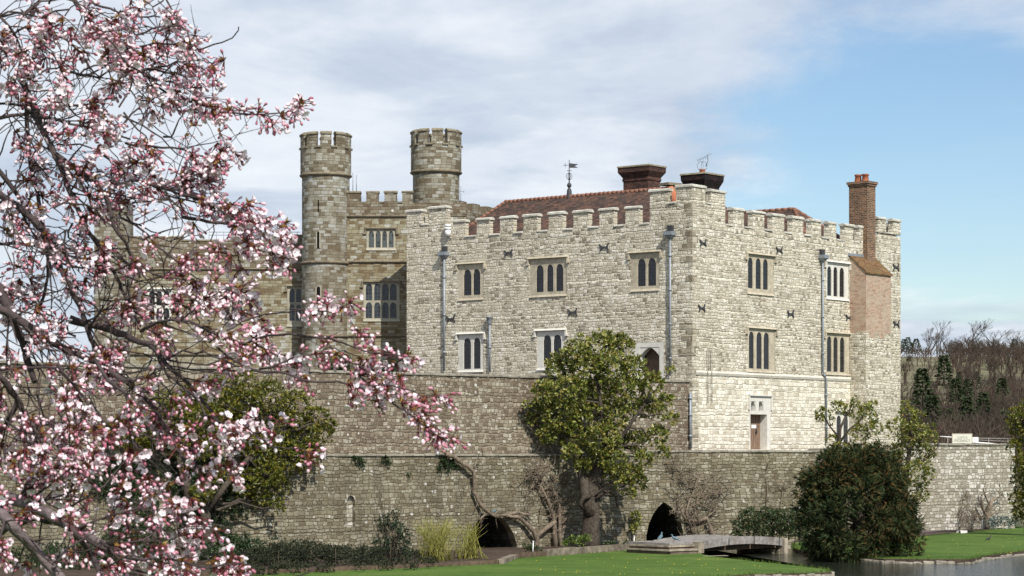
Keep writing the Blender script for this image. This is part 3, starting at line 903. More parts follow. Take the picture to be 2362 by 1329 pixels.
ZR, ZE = 22.33, 18.65
ra, rb = FL.px(1165, 463, -6)[0], 1.6
mbr = roof_mesh([FL.pt(0.95, ZE, -.85), FL.pt(TL - .9, ZE, -.85), FL.pt(TL - .9, ZE, -11.2), FL.pt(.95, ZE, -11.2)], [FL.pt(3.6, ZR, -6), FL.pt(ra, ZR, -6)])
rf = mbr.build('roof', M['tile'], keep)
rg = MB()
n_t = 44
for i in range(n_t):
    t = 3.6 + (ra - 3.6) * (i + .02) / n_t; t2 = 3.6 + (ra - 3.6) * (i + .98) / n_t
    rg.tube([FL.pt(t, ZR - .02, -6), FL.pt(t2, ZR + random.uniform(0, .03), -6)], .13, 7)
for i in range(20):
    f0, f1 = i / 20, (i + .97) / 20
    A, B = FL.pt(ra, ZR, -6), FL.pt(TL - .9, ZE, -.85)
    rg.tube([A.lerp(B, f0) + Vector((0, 0, -.03)), A.lerp(B, f1)], .12, 6)
rg.build('ridge_tiles', M['ridge'], rf)
A = FR.pt(20.5, 22.15, -5.0)
mbr = roof_mesh([FR.pt(25.0 - 1.6, ZE, -.95), FR.pt(25 - 1.6, ZE, -14), FR.pt(15.2, ZE, -14), FR.pt(15.2, ZE, -.95)], [FR.pt(19.6, 22.1, -5.2), FR.pt(19.6, 22.1, -12)])
rf2 = mbr.build('roof', M['tile'], keep)
rg = MB()
for Aq, Bq, nn in ((FR.pt(19.6, 22.1, -5.2), FR.pt(19.6, 22.1, -12), 14), (FR.pt(19.6, 22.1, -5.2), FR.pt(23.4, ZE, -.95), 14), (FR.pt(19.6, 22.1, -5.2), FR.pt(15.2, ZE, -.95), 14)):
    for i in range(nn): rg.tube([Aq.lerp(Bq, i / nn) + Vector((0, 0, -.03)), Aq.lerp(Bq, (i + .97) / nn)], .12, 6)
rg.build('ridge_tiles', M['ridge'], rf2)


# chimneys, aligned with the block
def chimney(px, Y, wl, wr, prof, mat, capmat, name='chimney'):
    """near corner at column px, distance Y; wl, wr widths along the two faces; prof [(grow, z)]"""
    c = at(px, HY, Y).xy
    dl_, dr_ = FL.d, FR.d
    mb = MB()
    ring = lambda g, z: [Vector((*(c + dl_ * a + dr_ * b), z)) for a, b in ((-g, -g), (wl + g, -g), (wl + g, wr + g), (-g, wr + g))]
    for i in range(len(prof) - 1):
        P = ring(*prof[i]) + ring(*prof[i + 1])
        fs = [(0, 1, 5, 4), (1, 2, 6, 5), (2, 3, 7, 6), (3, 0, 4, 7)]
        if i == 0: fs.append((3, 2, 1, 0))
        if i == len(prof) - 2: fs.append((4, 5, 6, 7))
        mb.add(P, fs)
    o = mb.build(name, mat, keep)
    cb = MB(); g, z = prof[-1]
    cb.hexa(ring(g + .05, z + .001) + ring(g + .02, z + .1)); cb.build('chimney_cap', capmat, o)
    return o, c + dl_ * wl / 2 + dr_ * wr / 2, z + .1


zY = lambda y, Y: ZC - (y - HY) / F * Y
Y1 = 152.
chA, ca, za_ = chimney(1495, Y1, 1.95, 1.35, [(0, 19.2), (0, zY(416, Y1)), (.05, zY(414, Y1)), (.05, zY(409, Y1)), (.02, zY(407, Y1)), (.26, zY(394, Y1)), (.26, zY(383, Y1))], M['brick_dark'], M['cope_old'])
Y2 = 146.
chB, cb_, zb_ = chimney(1623, Y2, 1.25, 1.55, [(0, 19.2), (0, zY(436, Y2)), (.06, zY(434, Y2)), (.06, zY(430, Y2)), (.26, zY(414, Y2)), (.28, zY(402, Y2))], M['brick_black'], M['cope_old'])
pb = MB(); pb.lathe((cb_.x, cb_.y, zb_), [(.20, 0), (.17, .25), (.20, .27), (.20, .32)], 12); pb.build('chimney_pot', M['pot'], chB)
ae = MB()
c3 = Vector((cb_.x, cb_.y, zb_ + .3))
ring = [c3 + Vector((.30 * math.cos(a), .05 * math.sin(a), .22 + .30 * math.sin(a))) for a in [i * 2 * math.pi / 16 for i in range(17)]]
ae.tube(ring, .022, 5)
ring = [c3 + Vector((.05 * math.cos(a), .27 * math.sin(a), .22 + .30 * math.sin(a + .5))) for a in [i * 2 * math.pi / 16 for i in range(17)]]
ae.tube(ring, .018, 5)
ae.tube([c3 + Vector((.22, 0, .2)), c3 + Vector((.36, 0, .55)), c3 + Vector((.30, 0, .85)), c3 + Vector((.45, 0, 1.05))], .03, 5)
ae.tube([c3 + Vector((-.30, 0, .55)), c3 + Vector((.34, 0, .85)), c3 + Vector((.62, 0, 1.0))], .016, 4)
for i in range(5):
    p = c3 + Vector((-.28 + .15 * i, 0, .56 + .07 * i)); ae.tube([p + Vector((-.06, -.1, .12)), p + Vector((.06, .1, -.12))], .01, 4)
ae.build('aerial', M['lead'], chB)
# small stone stack and the bent clay ridge end beside the corner turret
o = at(1547, 440, 146.5)
mbx = MB(); mbx.box((o.x, o.y, zY(437, 146.5) - 1), (.9, .7, 2.2), R(38)); mbx.box((o.x, o.y, zY(426, 146.5)), (1.15, .9, .16), R(38)); mbx.build('stone_stack', M['cope_old'], keep)
rt = MB(); p0 = at(1543, 436, 144); rt.tube([p0, at(1548, 436, 143.7), at(1551.5, 446, 143.5), at(1553, 458, 143.4), at(1553.5, 475, 143.4)], [.14, .2, .22, .21, .2], 10)
rt.build('ridge_end_tile', M['pot'], keep)

# weather vane on the ridge
vt = FL.px(1313, 447, -6)[0]
vb = FL.pt(vt, ZR + .05, -6)
s = 152 / F
vane = MB()
vane.lathe(vb, [(.19, -.15), (.15, .35), (.06, .55)], 8)
vane.ball(vb + Vector((0, 0, .68)), (.15, .15, .17))
vane.tube([vb + Vector((0, 0, .5)), vb + Vector((0, 0, 2.32))], [.045, .02], 6)
for a in range(4):
    ang = a * math.pi / 2 + .4
    pts = [vb + Vector((.20 * math.sin(q) * math.cos(ang), .20 * math.sin(q) * math.sin(ang), 1.25 - .22 * math.cos(q))) for q in [i * math.pi / 8 for i in range(10)]]
    vane.tube(pts, .016, 4)
vane.tube([vb + Vector((-.16, 0, 1.62)), vb + Vector((.16, 0, 1.62))], .016, 4)
vane.tube([vb + Vector((0, -.16, 1.62)), vb + Vector((0, .16, 1.62))], .016, 4)
vane.tube([vb + Vector((-.38, 0, 1.97)), vb + Vector((0, 0, 1.97))], .016, 4)
vane.tube([vb + Vector((-.25, 0, 1.85)), vb + Vector((-.25, 0, 2.1))], .016, 4)
wv = vane.build('weather_vane', M['iron'], keep)
fl = MB()
pl = lambda u, v, o: vb + Vector((u, o, v))
fl.prism([(0, 1.80), (.30, 1.80), (.56, 1.80), (.44, 1.88), (.34, 1.91), (.45, 1.96), (.58, 2.04), (.32, 2.06), (0, 2.10)], pl, -.015, .015)
fl.build('flag', M['iron'], wv)

# wall ties: iron anchor plates like a four-legged beast
TIE = [(-.38, .22), (-.31, .18), (-.20, .085), (-.06, .055), (.12, .065), (.22, .13), (.27, .27), (.37, .28), (.33, .20), (.275, .06), (.27, -.02), (.38, -.20), (.30, -.21),
       (.20, -.085), (.04, -.03), (-.12, -.045), (-.21, -.10), (-.29, -.23), (-.37, -.21), (-.28, -.05), (-.285, .05), (-.42, .13)]
tie_src = None
for fac, lst in ((FL, ((1174, 584, 1), (1395, 571, 1), (1322, 721, 1), (1041, 736, 1))), (FR, ((1621, 561, -1), (1797, 578, -1), (1618, 711, -1), (1823, 725, -1), (1957, 733, -1), (2066, 617, -1), (2067, 748, -1)))):
    for x, y, sg in lst:
        t, z = fac.px(x, y)
        mbt = MB(); kk = random.uniform(.9, 1.05)
        mbt.prism([(u * sg * kk * -1, v * kk) for u, v in TIE], lambda u, v, o: fac.pt(t + u, z + v, o), .07, .03)
        fbox(mbt, fac, t - .04, t + .04, z - .02, z + .06, .03, -.05)
        mbt.build('wall_tie', M['iron'], keep)


# rainwater hoppers and pipes
def downpipe(fac, pts, hopper=None, r=.065, cup=False, mat='lead', brackets=True):
    mb = MB()
    q = [fac.px(x, y) for x, y in pts]
    P = [fac.pt(t, z, .15) for t, z in q]
    mb.tube(P, r, 8)
    if brackets:
        for i in range(len(P) - 1):
            nseg = max(1, int((P[i] - P[i + 1]).length / 1.9))
            for j in range(nseg):
                c = P[i].lerp(P[i + 1], (j + .5) / nseg)
                mb.tube([c + Vector((0, 0, -.06)), c + Vector((0, 0, .06))], r * 1.5, 8)
                t, z = q[i][0] + (q[i + 1][0] - q[i][0]) * (j + .5) / nseg, c.z
                fbox(mb, fac, t - .03, t + .03, z - .03, z + .03, .1, -.05)
    o = mb.build('downpipe', M[mat], keep)
    if hopper:
        t, z = q[0]
        hb = MB()
        if cup:
            c = fac.pt(t, z, .18); hb.lathe(c, [(.09, -.1), (.17, .05), (.19, .28), (.23, .30), (.23, .38)], 12)
            hb.build('hopper', M['lead'], o)
        else:
            P = [fac.pt(t + a, z + zz, o_) for zz, w, o1 in ((0, .10, .26), (.2, .27, .40)) for a, o_ in ((-w, o1), (w, o1), (w, -.02), (-w, -.02))]
            hb.hexa(P); fbox(hb, fac, t - .29, t + .29, z + .201, z + .42, .43, -.02)
            hp = hb.build('hopper', M['lead'], o)
            sp = MB(); fbox(sp, fac, t - .17, t + .17, z + .421, z + .78, .22, -.02); sp.build('spout', M['iron'], hp)
    return o


downpipe(FL, [(1028, 597), (1028, 856)], True)
downpipe(FL, [(1549, 551), (1549.5, 866)], True)
downpipe(FL, [(1133, 745), (1133.5, 858)], True, cup=True)
downpipe(FR, [(1893, 604), (1894, 858), (1900.5, 874), (1902, 1022)], True, r=.06)
for x, y0, y1 in ((1628, 803, 930), (1637.5, 803, 930), (1633, 806, 855)): downpipe(FR, [(x, y0), (x, y1)], r=.02, mat='cable', brackets=False)

# the brick chimney breast on the right face, its tiled shoulder and stack
tb0 = FR.px(1960, 700)[0]; pr = 1.2
xx = lambda px: None
tb1 = FR.px(2055, 700, pr)[0]
z_bot = 5.6
z_ev = FR.px(2025, 630, pr)[1]; z_tp = FR.px(1962, 588)[1]; z_br = FR.px(2025, 766, pr)[1]
b1 = MB(); fbox(b1, FR, tb0, tb1, z_br, z_ev, pr, .0)
t_ = tb0
while t_ < tb1 - .12:                                # brick toothed into the stone below
    w_ = min(random.uniform(.24, .5), tb1 - t_); h_ = random.choice((0, .09, .18, .27, .4))
    if h_: fbox(b1, FR, t_ + .004, t_ + w_ - .004, z_br - h_, z_br - .001, pr + .003, pr - .1)
    t_ += w_
o_ = 0.0
while o_ < pr - .25:
    w_ = random.uniform(.22, .4); h_ = random.choice((0, .12, .24, .42, .6))
    if h_: fbox(b1, FR, tb0 - .003, tb0 + .1, z_br - h_, z_br - .001, o_ + w_ - .01, o_)
    o_ += w_
breast = b1.build('chimney_breast', M['brick_red'], keep)
b2 = MB(); fbox(b2, FR, tb0, tb1, z_bot, z_br - .002, pr - .01, .0); b2.build('stone_footing', M['keep'], breast)
for ta, tb in ((tb0, tb0 + .3), (tb1 - .3, tb1)):
    gb = MB()
    P = [FR.pt(ta, z_ev + .001, pr), FR.pt(ta, z_ev + .001, 0), FR.pt(ta, z_tp - .06, 0), FR.pt(tb, z_ev + .001, pr), FR.pt(tb, z_ev + .001, 0), FR.pt(tb, z_tp - .06, 0)]
    gb.add(P, [(0, 1, 2), (5, 4, 3), (0, 3, 4, 1), (1, 4, 5, 2), (2, 5, 3, 0)])
    gb.build('gable_shoulder', M['brick_red'], breast)
sr = MB()
P = [FR.pt(t, z + dz, o) for dz in (-.09, 0) for t, z, o in ((tb0 - .06, z_ev - .02, pr + .1), (tb1 + .08, z_ev - .02, pr + .1), (tb1 + .08, z_tp, 0.01), (tb0 - .06, z_tp, 0.01))]
sr.hexa([P[0], P[1], P[2], P[3], P[4], P[5], P[6], P[7]])
sr.build('tiled_shoulder', M['tile_moss'], breast)
# stack: placed where its near corner shows at column 2001
so = .34
ts0 = FR.px(2001, 500, so)[0]; ts1 = FR.px(2018.5, 500, so)[0] + .05
zt_ = FR.px(2001, 428, so)[1]
sm = MB()
fbox(sm, FR, ts0, ts1, z_tp - .75, zt_, so, -1.05)
stack = sm.build('brick_stack', M['brick_stack'], keep)
sc_ = MB(); fbox(sc_, FR, ts0 - .06, ts1 + .06, zt_ + .001, zt_ + .14, so + .06, -1.11); fbox(sc_, FR, ts0 - .12, ts1 + .12, zt_ + .141, zt_ + .30, so + .12, -1.17)
sc_.build('stack_cap', M['brick_stack'], stack)
fl_ = MB(); fbox(fl_, FR, ts0 - 1.9, ts1 + .1, z_tp - .08, z_tp + .10, .07, .012); fl_.build('flashing', M['lead'], breast)
for o_ in (-.12, -.66):
    pp = MB(); c = FR.pt((ts0 + ts1) / 2, zt_ + .30, o_); pp.lathe(c, [(.24, 0), (.20, .40), (.24, .42), (.24, .52)], 14, capt=True); pp.build('chimney_pot', M['pot'], stack)

# little white security camera / lamp on the leads left of the first merlon
lm = MB(); c = FL.pt(FL.px(1036, 520)[0], 0, .12); zc0 = FL.px(1036, 545)[1]
lm.tube([Vector((c.x, c.y, zc0)), Vector((c.x, c.y, zc0 + .42))], .2, 10); lm.tube([Vector((c.x, c.y, zc0 + .421)), Vector((c.x, c.y, zc0 + .55))], [.24, .22], 10); lm.tube([Vector((c.x, c.y, zc0 + .58)), Vector((c.x, c.y, zc0 + .74))], [.2, .22], 10)
lm.build('floodlight', M['paint_white'], keep)

# ---------------------------------------------------------------- the gatehouse with two round turrets
YG = 158.0
FG = Facade((0, YG), (1, 0), (0, -1))
gate = thing('gatehouse', (-9.5, YG, ZB), 'brown stone gatehouse with two round battlemented turrets', 'gatehouse')
xg = lambda px, Y=YG: Y * (px - CX) / F
WG = [((845, 527, 913, 576), [(851, 862), (867, 877.5), (882, 892), (897, 907)], (533, 571), None, True),
      ((838, 650, 922, 740), [(844, 858), (863.5, 877), (882, 896), (900, 914)], None, [(654, 693), (697, 734)], True)]
mG = [(801, 831), (845, 873), (887, 914.5), (928, 952)]
zG = lambda y: FG.px(900, y)[1]
g = MB()
hol = [hole_of(FG, w[0]) for w in WG]
x0, x1 = xg(790), xg(1075)
slab(g, FG, [(x0, ZB, x1, zG(499))], hol, 0, -.8)
g.build('wall', M['ashlar'], gate)
g = MB()
slab(g, FG, [(x0, zG(499) + .001, x1, zG(468))] + [(xg(a), zG(468), xg(b), zG(445)) for a, b in mG], (), .06, -.7)
g.build('battlement', M['ashlar_dark'], gate)
for a, b in mG: coping(FG, gate, xg(a), xg(b), zG(445), .06, -.7, M['cope_old'], .13, .05)
for (a, b), (c, d_) in zip(mG[:-1], mG[1:]): coping(FG, gate, xg(b) + .08, xg(c) - .08, zG(468), .06, -.7, M['cope_old'], .11, .05)


def string(fac, parent, x0, x1, z, p=.14, h=.17, mat='string', o=0.0):
    mb = MB()
    P = [fac.pt(t, zz, oo) for zz, o0 in ((z - h / 2, p * .5), (z, p), (z + h / 2, p * .2)) for t, oo in ((x0, o + o0), (x1, o + o0), (x1, o - .05), (x0, o - .05))]
    mb.hexa(P[:8]); mb.add([q + Vector((0, 0, .001)) for q in P[4:]], [(4, 5, 6, 7), (0, 1, 5, 4), (1, 2, 6, 5), (2, 3, 7, 6), (3, 0, 4, 7)])
    return mb.build('string_course', M[mat], parent)


for y in (499, 604, 775): string(FG, gate, xg(800), xg(960), zG(y))
for fr_, li, ly, rw, hd in WG:
    build_window(FG, gate, fr_, li, ly, 'grey', rows=rw, glassm='glass_grey' if rw else 'glass_clear', hw=.12)


def turret(pxc, Y, r0, r1, yring, ytop, ycr, slits, strings=()):
    cx = xg(pxc, Y); zz = lambda y: ZC - (y - HY) / F * (Y - r0)
    zr, zt, zcn = zz(yring), zz(ytop), zz(ycr)
    body = MB()
    body.lathe((cx, Y, 0), [(r0, ZB), (r0, zr - .12)], 40)
    tb = body.build('turret', M['turret'], gate)
    up = MB()
    up.lathe((cx, Y, 0), [(r1, zr + .12), (r1, zcn)], 40)
    # merlons, nine round the top
    for k in range(10):
        a0 = R(-90 - 13 + 5.6 + 36 * k); a1 = a0 + R(24.8)
        N = 6; P = []
        for r_, zq in ((r1, zcn), (r1, zt), (r1 - .38, zt), (r1 - .38, zcn)):
            P.append([Vector((cx + r_ * math.cos(a0 + (a1 - a0) * i / N), Y + r_ * math.sin(a0 + (a1 - a0) * i / N), zq - .002 * (zq == zcn))) for i in range(N + 1)])
        b = len(up.v); up.v.extend([p for row in P for p in row]); W = N + 1
        for q in range(4):
            q2 = (q + 1) % 4
            for i in range(N):
                up.f.append([b + q * W + i, b + q * W + i + 1, b + q2 * W + i + 1, b + q2 * W + i]); up.m.append(0); up.sm.append(False)
                if q == 0:
                    A0, A1 = (a0 + (a1 - a0) * i / N) * r1, (a0 + (a1 - a0) * (i + 1) / N) * r1
                    A0 += cx * 5.3; A1 += cx * 5.3; up.uv[len(up.f) - 1] = [(A0, zcn), (A1, zcn), (A1, zt), (A0, zt)]
        for e_ in (0, N): up.f.append([b + q * W + e_ for q in range(4)]); up.m.append(0); up.sm.append(False)
    # hollow behind the merlons is not needed: the top of the drum is the wall walk
    ub = up.build('battlement', M['drum'], tb)
    for k in range(10):
        a0 = R(-90 - 13 + 5.6 + 36 * k) - .02; a1 = a0 + R(24.8) + .04
        cp = MB(); N = 6
        rows = [(r1 + .07, zt + .001), (r1 + .07, zt + .08), (r1 - .1, zt + .20), (r1 - .30, zt + .20), (r1 - .43, zt + .08), (r1 - .43, zt + .001)]
        b = 0; W = N + 1
        for r_, zq in rows: cp.v.extend([Vector((cx + r_ * math.cos(a0 + (a1 - a0) * i / N), Y + r_ * math.sin(a0 + (a1 - a0) * i / N), zq)) for i in range(N + 1)])
        for q in range(6):
            q2 = (q + 1) % 6
            for i in range(N): cp.f.append([q * W + i, q * W + i + 1, q2 * W + i + 1, q2 * W + i]); cp.m.append(0); cp.sm.append(False)
        for e_ in (0, N): cp.f.append([q * W + e_ for q in range(6)]); cp.m.append(0); cp.sm.append(False)
        cp.build('coping_stone', M['cope_old'], tb)
    cs = MB()
    for k in range(10):                       # little sills below each crenel
        a = R(-90 - 13 + 36 * k); rr = r1 - .06
        cs.box((cx + rr * math.cos(a), Y + rr * math.sin(a), zcn - .02), (.30, .44, .11), a)
    cs.build('crenel_sills', M['cope_old'], tb)
    rg_ = MB()
    rg_.lathe((cx, Y, zr), [(r0, -.13), (r1 + .05, -.02), (r1 + .06, .04), (r1, .12)], 40)
    for ys in strings:
        zq = zz(ys); r2 = MB(); r2.lathe((cx, Y, zq), [(r0, -.12), (r0 + .13, -.02), (r0 + .14, .04), (r0, .12)], 40, capb=False, capt=False); r2.build('string_course', M['string'], tb)
    rg_.build('string_course', M['string'], tb)
    for x, ya, yb, w in slits:
        a = -math.pi / 2 + math.asin(max(-1, min(1, (xg(x, Y) - cx) / r0)))
        rr = r0 - .05
        sl = MB(); za, zb_ = zz(yb), zz(ya)
        c = Vector((cx + rr * math.cos(a), Y + rr * math.sin(a), 0))
        tv = Vector((-math.sin(a), math.cos(a), 0)); nv = Vector((math.cos(a), math.sin(a), 0))
        hw = w / 2 * Y / F
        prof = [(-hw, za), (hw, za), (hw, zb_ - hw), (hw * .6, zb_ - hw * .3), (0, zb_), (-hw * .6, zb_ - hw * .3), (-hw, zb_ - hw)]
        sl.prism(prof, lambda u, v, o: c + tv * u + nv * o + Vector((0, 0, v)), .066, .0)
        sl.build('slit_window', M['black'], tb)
        if w > 4:
            sf = MB(); e = .07
            for u0, u1 in ((-hw - e, -hw), (hw, hw + e)):
                sf.prism([(u0, za), (u1, za), (u1, zb_ - hw * .3), (u0, zb_ - hw * .3)], lambda u, v, o: c + tv * u + nv * o + Vector((0, 0, v)), .085, .0)
            sf.build('slit_jambs', M['frame_grey'], tb)
    return tb


turret(751.5, 158.6, 1.585, 1.69, 401, 309, 337, [(739, 461, 489, 2.6), (738.5, 534, 573, 6), (739, 661, 700, 9)], (605, 775))
turret(1006, 160.6, 1.57, 1.70, 394, 302, 331, [(995, 468, 492, 3)])
# rear battlement that runs back behind the right turret
FB = Facade((xg(1063, 161.5), 161.5), (.36, 1.0), (.93, -.36))
FBk = Facade((xg(1058, 162), 162), (.42, .907), (.907, -.42))
g = MB()
zb = ZC + (HY - 484) / F * 163
slab(g, FBk, [(0, ZB, 14, zb)] + [(.2 + 2.1 * i, zb, 1.25 + 2.1 * i, zb + .55) for i in range(7)], (), 0, -.7)
g.build('battlement', M['ashlar_dark'], gate)
g = MB()
for x, y0, y1, Y in ((822, 404, 446, 160.), (814, 398, 446, 160.), (833, 445, 466, 160), (916, 452, 466, 160)):
    a = at(x, y1, Y); b = at(x, y0, Y); g.tube([a, b], .025, 5)
a = at(1063, 470, 162); b = at(1063, 430, 162); g.tube([a, b], .02, 5); g.tube([at(1060, 442, 162), at(1071, 442, 162)], .015, 4); g.tube([at(1070, 438, 162), at(1070, 446, 162)], .015, 4)
for x0_ in (): pass
g.build('aerial', M['lead'], gate)

# ---------------------------------------------------------------- the long wing on the left, behind the cherry
wing = thing('castle_wing', (xg(450, 160), 160, ZB), 'long low brown stone castle wing left of the turrets, half hidden by blossom', 'castle wing')
FW = Facade((0, 160.0), (1, 0), (0, -1))
xw = lambda px: 160.0 * (px - CX) / F
zW = lambda y: ZC - (y - HY) / F * 160
WW = [((662, 660, 712, 752), [(668, 679), (683.5, 694)], None, [(666, 697), (702, 740)], 'grey', 'glass_grey'),
      ((340, 667, 396, 742), [(344, 356), (361, 373), (378, 390)], None, [(671, 705), (710, 738)], 'pale', 'glass'),
      ((512, 660, 562, 745), [(518, 529), (534, 545), (549, 559)], None, [(666, 700), (706, 740)], 'grey', 'glass_grey')]
g = MB()
slab(g, FW, [(xw(298), ZB, xw(700), zW(621))], [hole_of(FW, w[0]) for w in WW], 0, -.8)
g.build('wall', M['ashlar'], wing)
g = MB(); slab(g, FW, [(xw(298), zW(621) + .001, xw(700), zW(556)), (xw(298), zW(556), xw(420), zW(548)), (xw(662), zW(556), xw(700), zW(545))], (), .05, -.7); g.build('parapet', M['ashlar_dark'], wing)
for a, b, y in ((298, 420, 548), (420.5, 661, 556), (662, 700, 545)): coping(FW, wing, xw(a), xw(b), zW(y), .05, -.7, M['cope_old'], .12, .05)
string(FW, wing, xw(298), xw(700), zW(621)); string(FW, wing, xw(298), xw(700), zW(818))
for fr_, li, ly, rw, k_, g_ in WW: build_window(FW, wing, fr_, li, ly, k_, rows=rw, glassm=g_, hw=.1)
g = MB()
slab(g, Facade((0, 159.2), (1, 0), (0, -1)), [(xw(222), ZB, xw(300), zW(492))] + [(xw(a), zW(492), xw(b), zW(474)) for a, b in ((222, 240), (252, 270), (282, 300))], (), 0, -2.2)
g.build('corner_turret', M['turret'], wing)
g = MB()
P0 = [(xw(222), 161.4), (xw(700), 160.8), (xw(700), 172), (xw(222), 172)]
g.hexa([Vector((x, y, ZB)) for x, y in P0] + [Vector((x, y, zW(562))) for x, y in P0]); g.build('rear_range', M['ashlar'], wing)
g = MB()
for i in range(13):
    x = xw(480 + i * 17); g.tube([Vector((x, 160.5, zW(560))), Vector((x, 160.5, zW(533)))], .02, 5)
for y in (534, 541): g.tube([Vector((xw(480), 160.5, zW(y))), Vector((xw(692), 160.5, zW(y)))], .02, 5)
g.build('railing', M['lead'], wing)
# ---------------------------------------------------------------- ground, water, walls
def sheet(name, poly, z, mat, skirt=1.2, kind='structure', org=None, sub=0):
    """a ground sheet with a skirt: poly is a list of (x, y)"""
    bm = bmesh.new()
    top = [bm.verts.new((x, y, z)) for x, y in poly]
    f = bm.faces.new(top)
    if skirt:
        bot = [bm.verts.new((x, y, z - skirt)) for x, y in poly]
        n = len(poly)
        for i in range(n): bm.faces.new((top[i], bot[i], bot[(i + 1) % n], top[(i + 1) % n]))
    for q in bm.faces:
        if q is not f: q.material_index = 1
    bmesh.ops.triangulate(bm, faces=[f])
    bmesh.ops.recalc_face_normals(bm, faces=bm.faces[:])
    me = bpy.data.meshes.new(name); bm.to_mesh(me); bm.free()
    me.materials.append(mat); me.materials.append(M['soil'])
    o = link(name, me, None, Vector((0, 0, 0)))
    return tag(o, kind=kind)


def grid(name, xs, ys, zf, mat):
    V = np.array([(x, y, zf(x, y)) for y in ys for x in xs]); nx = len(xs)
    Fc = np.array([(j * nx + i, j * nx + i + 1, (j + 1) * nx + i + 1, (j + 1) * nx + i) for j in range(len(ys) - 1) for i in range(nx - 1)])
    return tag(np_mesh(name, V, Fc, mat, smooth=True), kind='structure')


def sst(a, b, x):
    t = max(0, min(1, (x - a) / (b - a))); return t * t * (3 - 2 * t)


def hill_z(x, y):
    side = .25 + .75 * sst(40, 150, x * 1000 / max(y, 300))
    und = 2.2 * mnoise.noise(Vector((x * .008, y * .006, 3))) * sst(350, 600, y)
    return 2 + sst(300, 980, y) * 42 * side + und - sst(1000, 1500, y) * 10


grid('ground', list(np.linspace(-3000, 3000, 5)), [-400, 0, 1500, 4500], lambda x, y: -1.6, M['soil'])
xs_ = sorted(set(list(np.linspace(-2400, 2400, 41)) + list(np.linspace(60, 320, 40))))
grid('hills', xs_, [185, 186] + list(np.linspace(230, 1100, 45)) + [1300, 1700, 2600], lambda x, y: -1.2 if y < 185.5 else hill_z(x, y), M['hill'])
WZ = .37
grid('lake_water', [-260, 260], [26, 186], lambda x, y: WZ, M['water'])
grid('near_bank', list(np.linspace(-60, 60, 31)), [-40, -5, 8, 16, 22, 24, 27, 31, 36, 41], lambda x, y: (4.4 - max(0, y - 23) * .36) + .05 * mnoise.noise(Vector((x * .3, y * .3, 0))), M['grass'])

fl2 = lambda p, z=.6: flat(p[0], p[1], z).xy
ISL = [(1500, 1337), (1640, 1330.5), (1740, 1324.5), (1800, 1322.5), (1860, 1322), (1918, 1319), (1905, 1313), (1860, 1307.5), (1800, 1301), (1745, 1295.5), (1690, 1289), (1650, 1284), (1621, 1279)]
isl = [(-60, 96), (-20, 96)] + [tuple(fl2(p)) for p in ((1200, 1352),)] + [tuple(fl2(p)) for p in ISL] + [(9.8, 137.5), (7.5, 136.5), (-14, 121.5), (-45, 98.5)]
sheet('lawn', isl, .6, M['grass'], 1.5)
SHR = [(1828, 1254), (1836, 1265), (1870, 1275), (1930, 1282), (1985, 1286), (2040, 1289), (2130, 1290), (2240, 1290), (2264, 1283), (2310, 1277), (2362, 1271), (2480, 1258)]
BEDR = [(2480, 1204), (2362, 1215), (2230, 1227), (2110, 1239), (1960, 1249), (1890, 1250)]
shr = [tuple(fl2(p)) for p in SHR]
sheet('lawn', shr + [(75, 125), (85, 172), (36, 172), (27, 162), (19.4, 144.2), (17.4, 142.6)], .6, M['grass'], 1.5)
bedr = [tuple(flat(*p, .604)) [:2] for p in BEDR]
sheet('flower_bed', bedr + [(19.2, 144), (26.3, 160.5), (36, 168), (50, 168)], .64, M['soil_pink'], .3)
KERB = [(430, 1333), (640, 1323), (900, 1312.5), (1150, 1301), (1186, 1288), (1258, 1283), (1430, 1270.5), (1522, 1262.5)]
kw = [flat(x, y, .6) for x, y in KERB]
sheet('flower_bed', [(p.x, p.y) for p in kw] + [(8.2, 137.0), (7.3, 136.4), (-14, 121.5), (-40, 101.5), (-24, 100.5)], .70, M['soil'], .4)

# upper curtain wall
A_ = Vector((119 * (565 - CX) / F, 119)); B_ = FL.pt(.22, 0, .0).xy
dC = (B_ - A_); LC = dC.length; dC.normalize()
FC = Facade(A_, dC, (dC.y, -dC.x))
tz0 = FC.px(-260, 900)[0]
ZC_T = 10.02
cw = thing('curtain_wall', (*FC.pt(LC * .5, 0).xy, 5.4), 'tall weathered curtain wall running behind the cherry to the pale castle corner', 'wall')
mb = MB(); slab(mb, FC, [(tz0, 5.0, LC, ZC_T)], (), 0, -1.1); mb.build('wall', M['curtain'], cw)
i = tz0
while i < LC:
    w = random.uniform(1.0, 1.9); e = min(i + w, LC)
    coping(FC, cw, i + .075, e - .075, ZC_T + .001 + random.uniform(0, .02), 0, -1.1, M['ledge'], .13, .07, 'capping_stone'); i = e
# pipe at the right end of the curtain wall
pm = MB(); q = [FC.px(1588, 906), FC.px(1588, 1034)]
P = [FC.pt(t, z, .16) for t, z in q]; pm.tube(P, .075, 8)
for f_ in (.12, .42, .8): c = P[0].lerp(P[1], f_); pm.tube([c, c + Vector((0, 0, .12))], .11, 8)
pm.build('downpipe', M['lead'], cw)

# retaining wall: three straight lengths
FO = Facade(FC.pt(0, 0, .45).xy, FC.d, FC.n)
t1_ = FO.px(1478, 1100)[0]
P1 = FO.pt(t1_, 0).xy; P2 = Vector((142 * (1905 - CX) / F, 142)); P3 = Vector((159 * (2085 - CX) / F, 159)); P4 = Vector((166 * (2341 - CX) / F, 166))


def fac2(a, b):
    d = (b - a); L = d.length; d.normalize()
    return Facade(a, d, (d.y, -d.x)), L


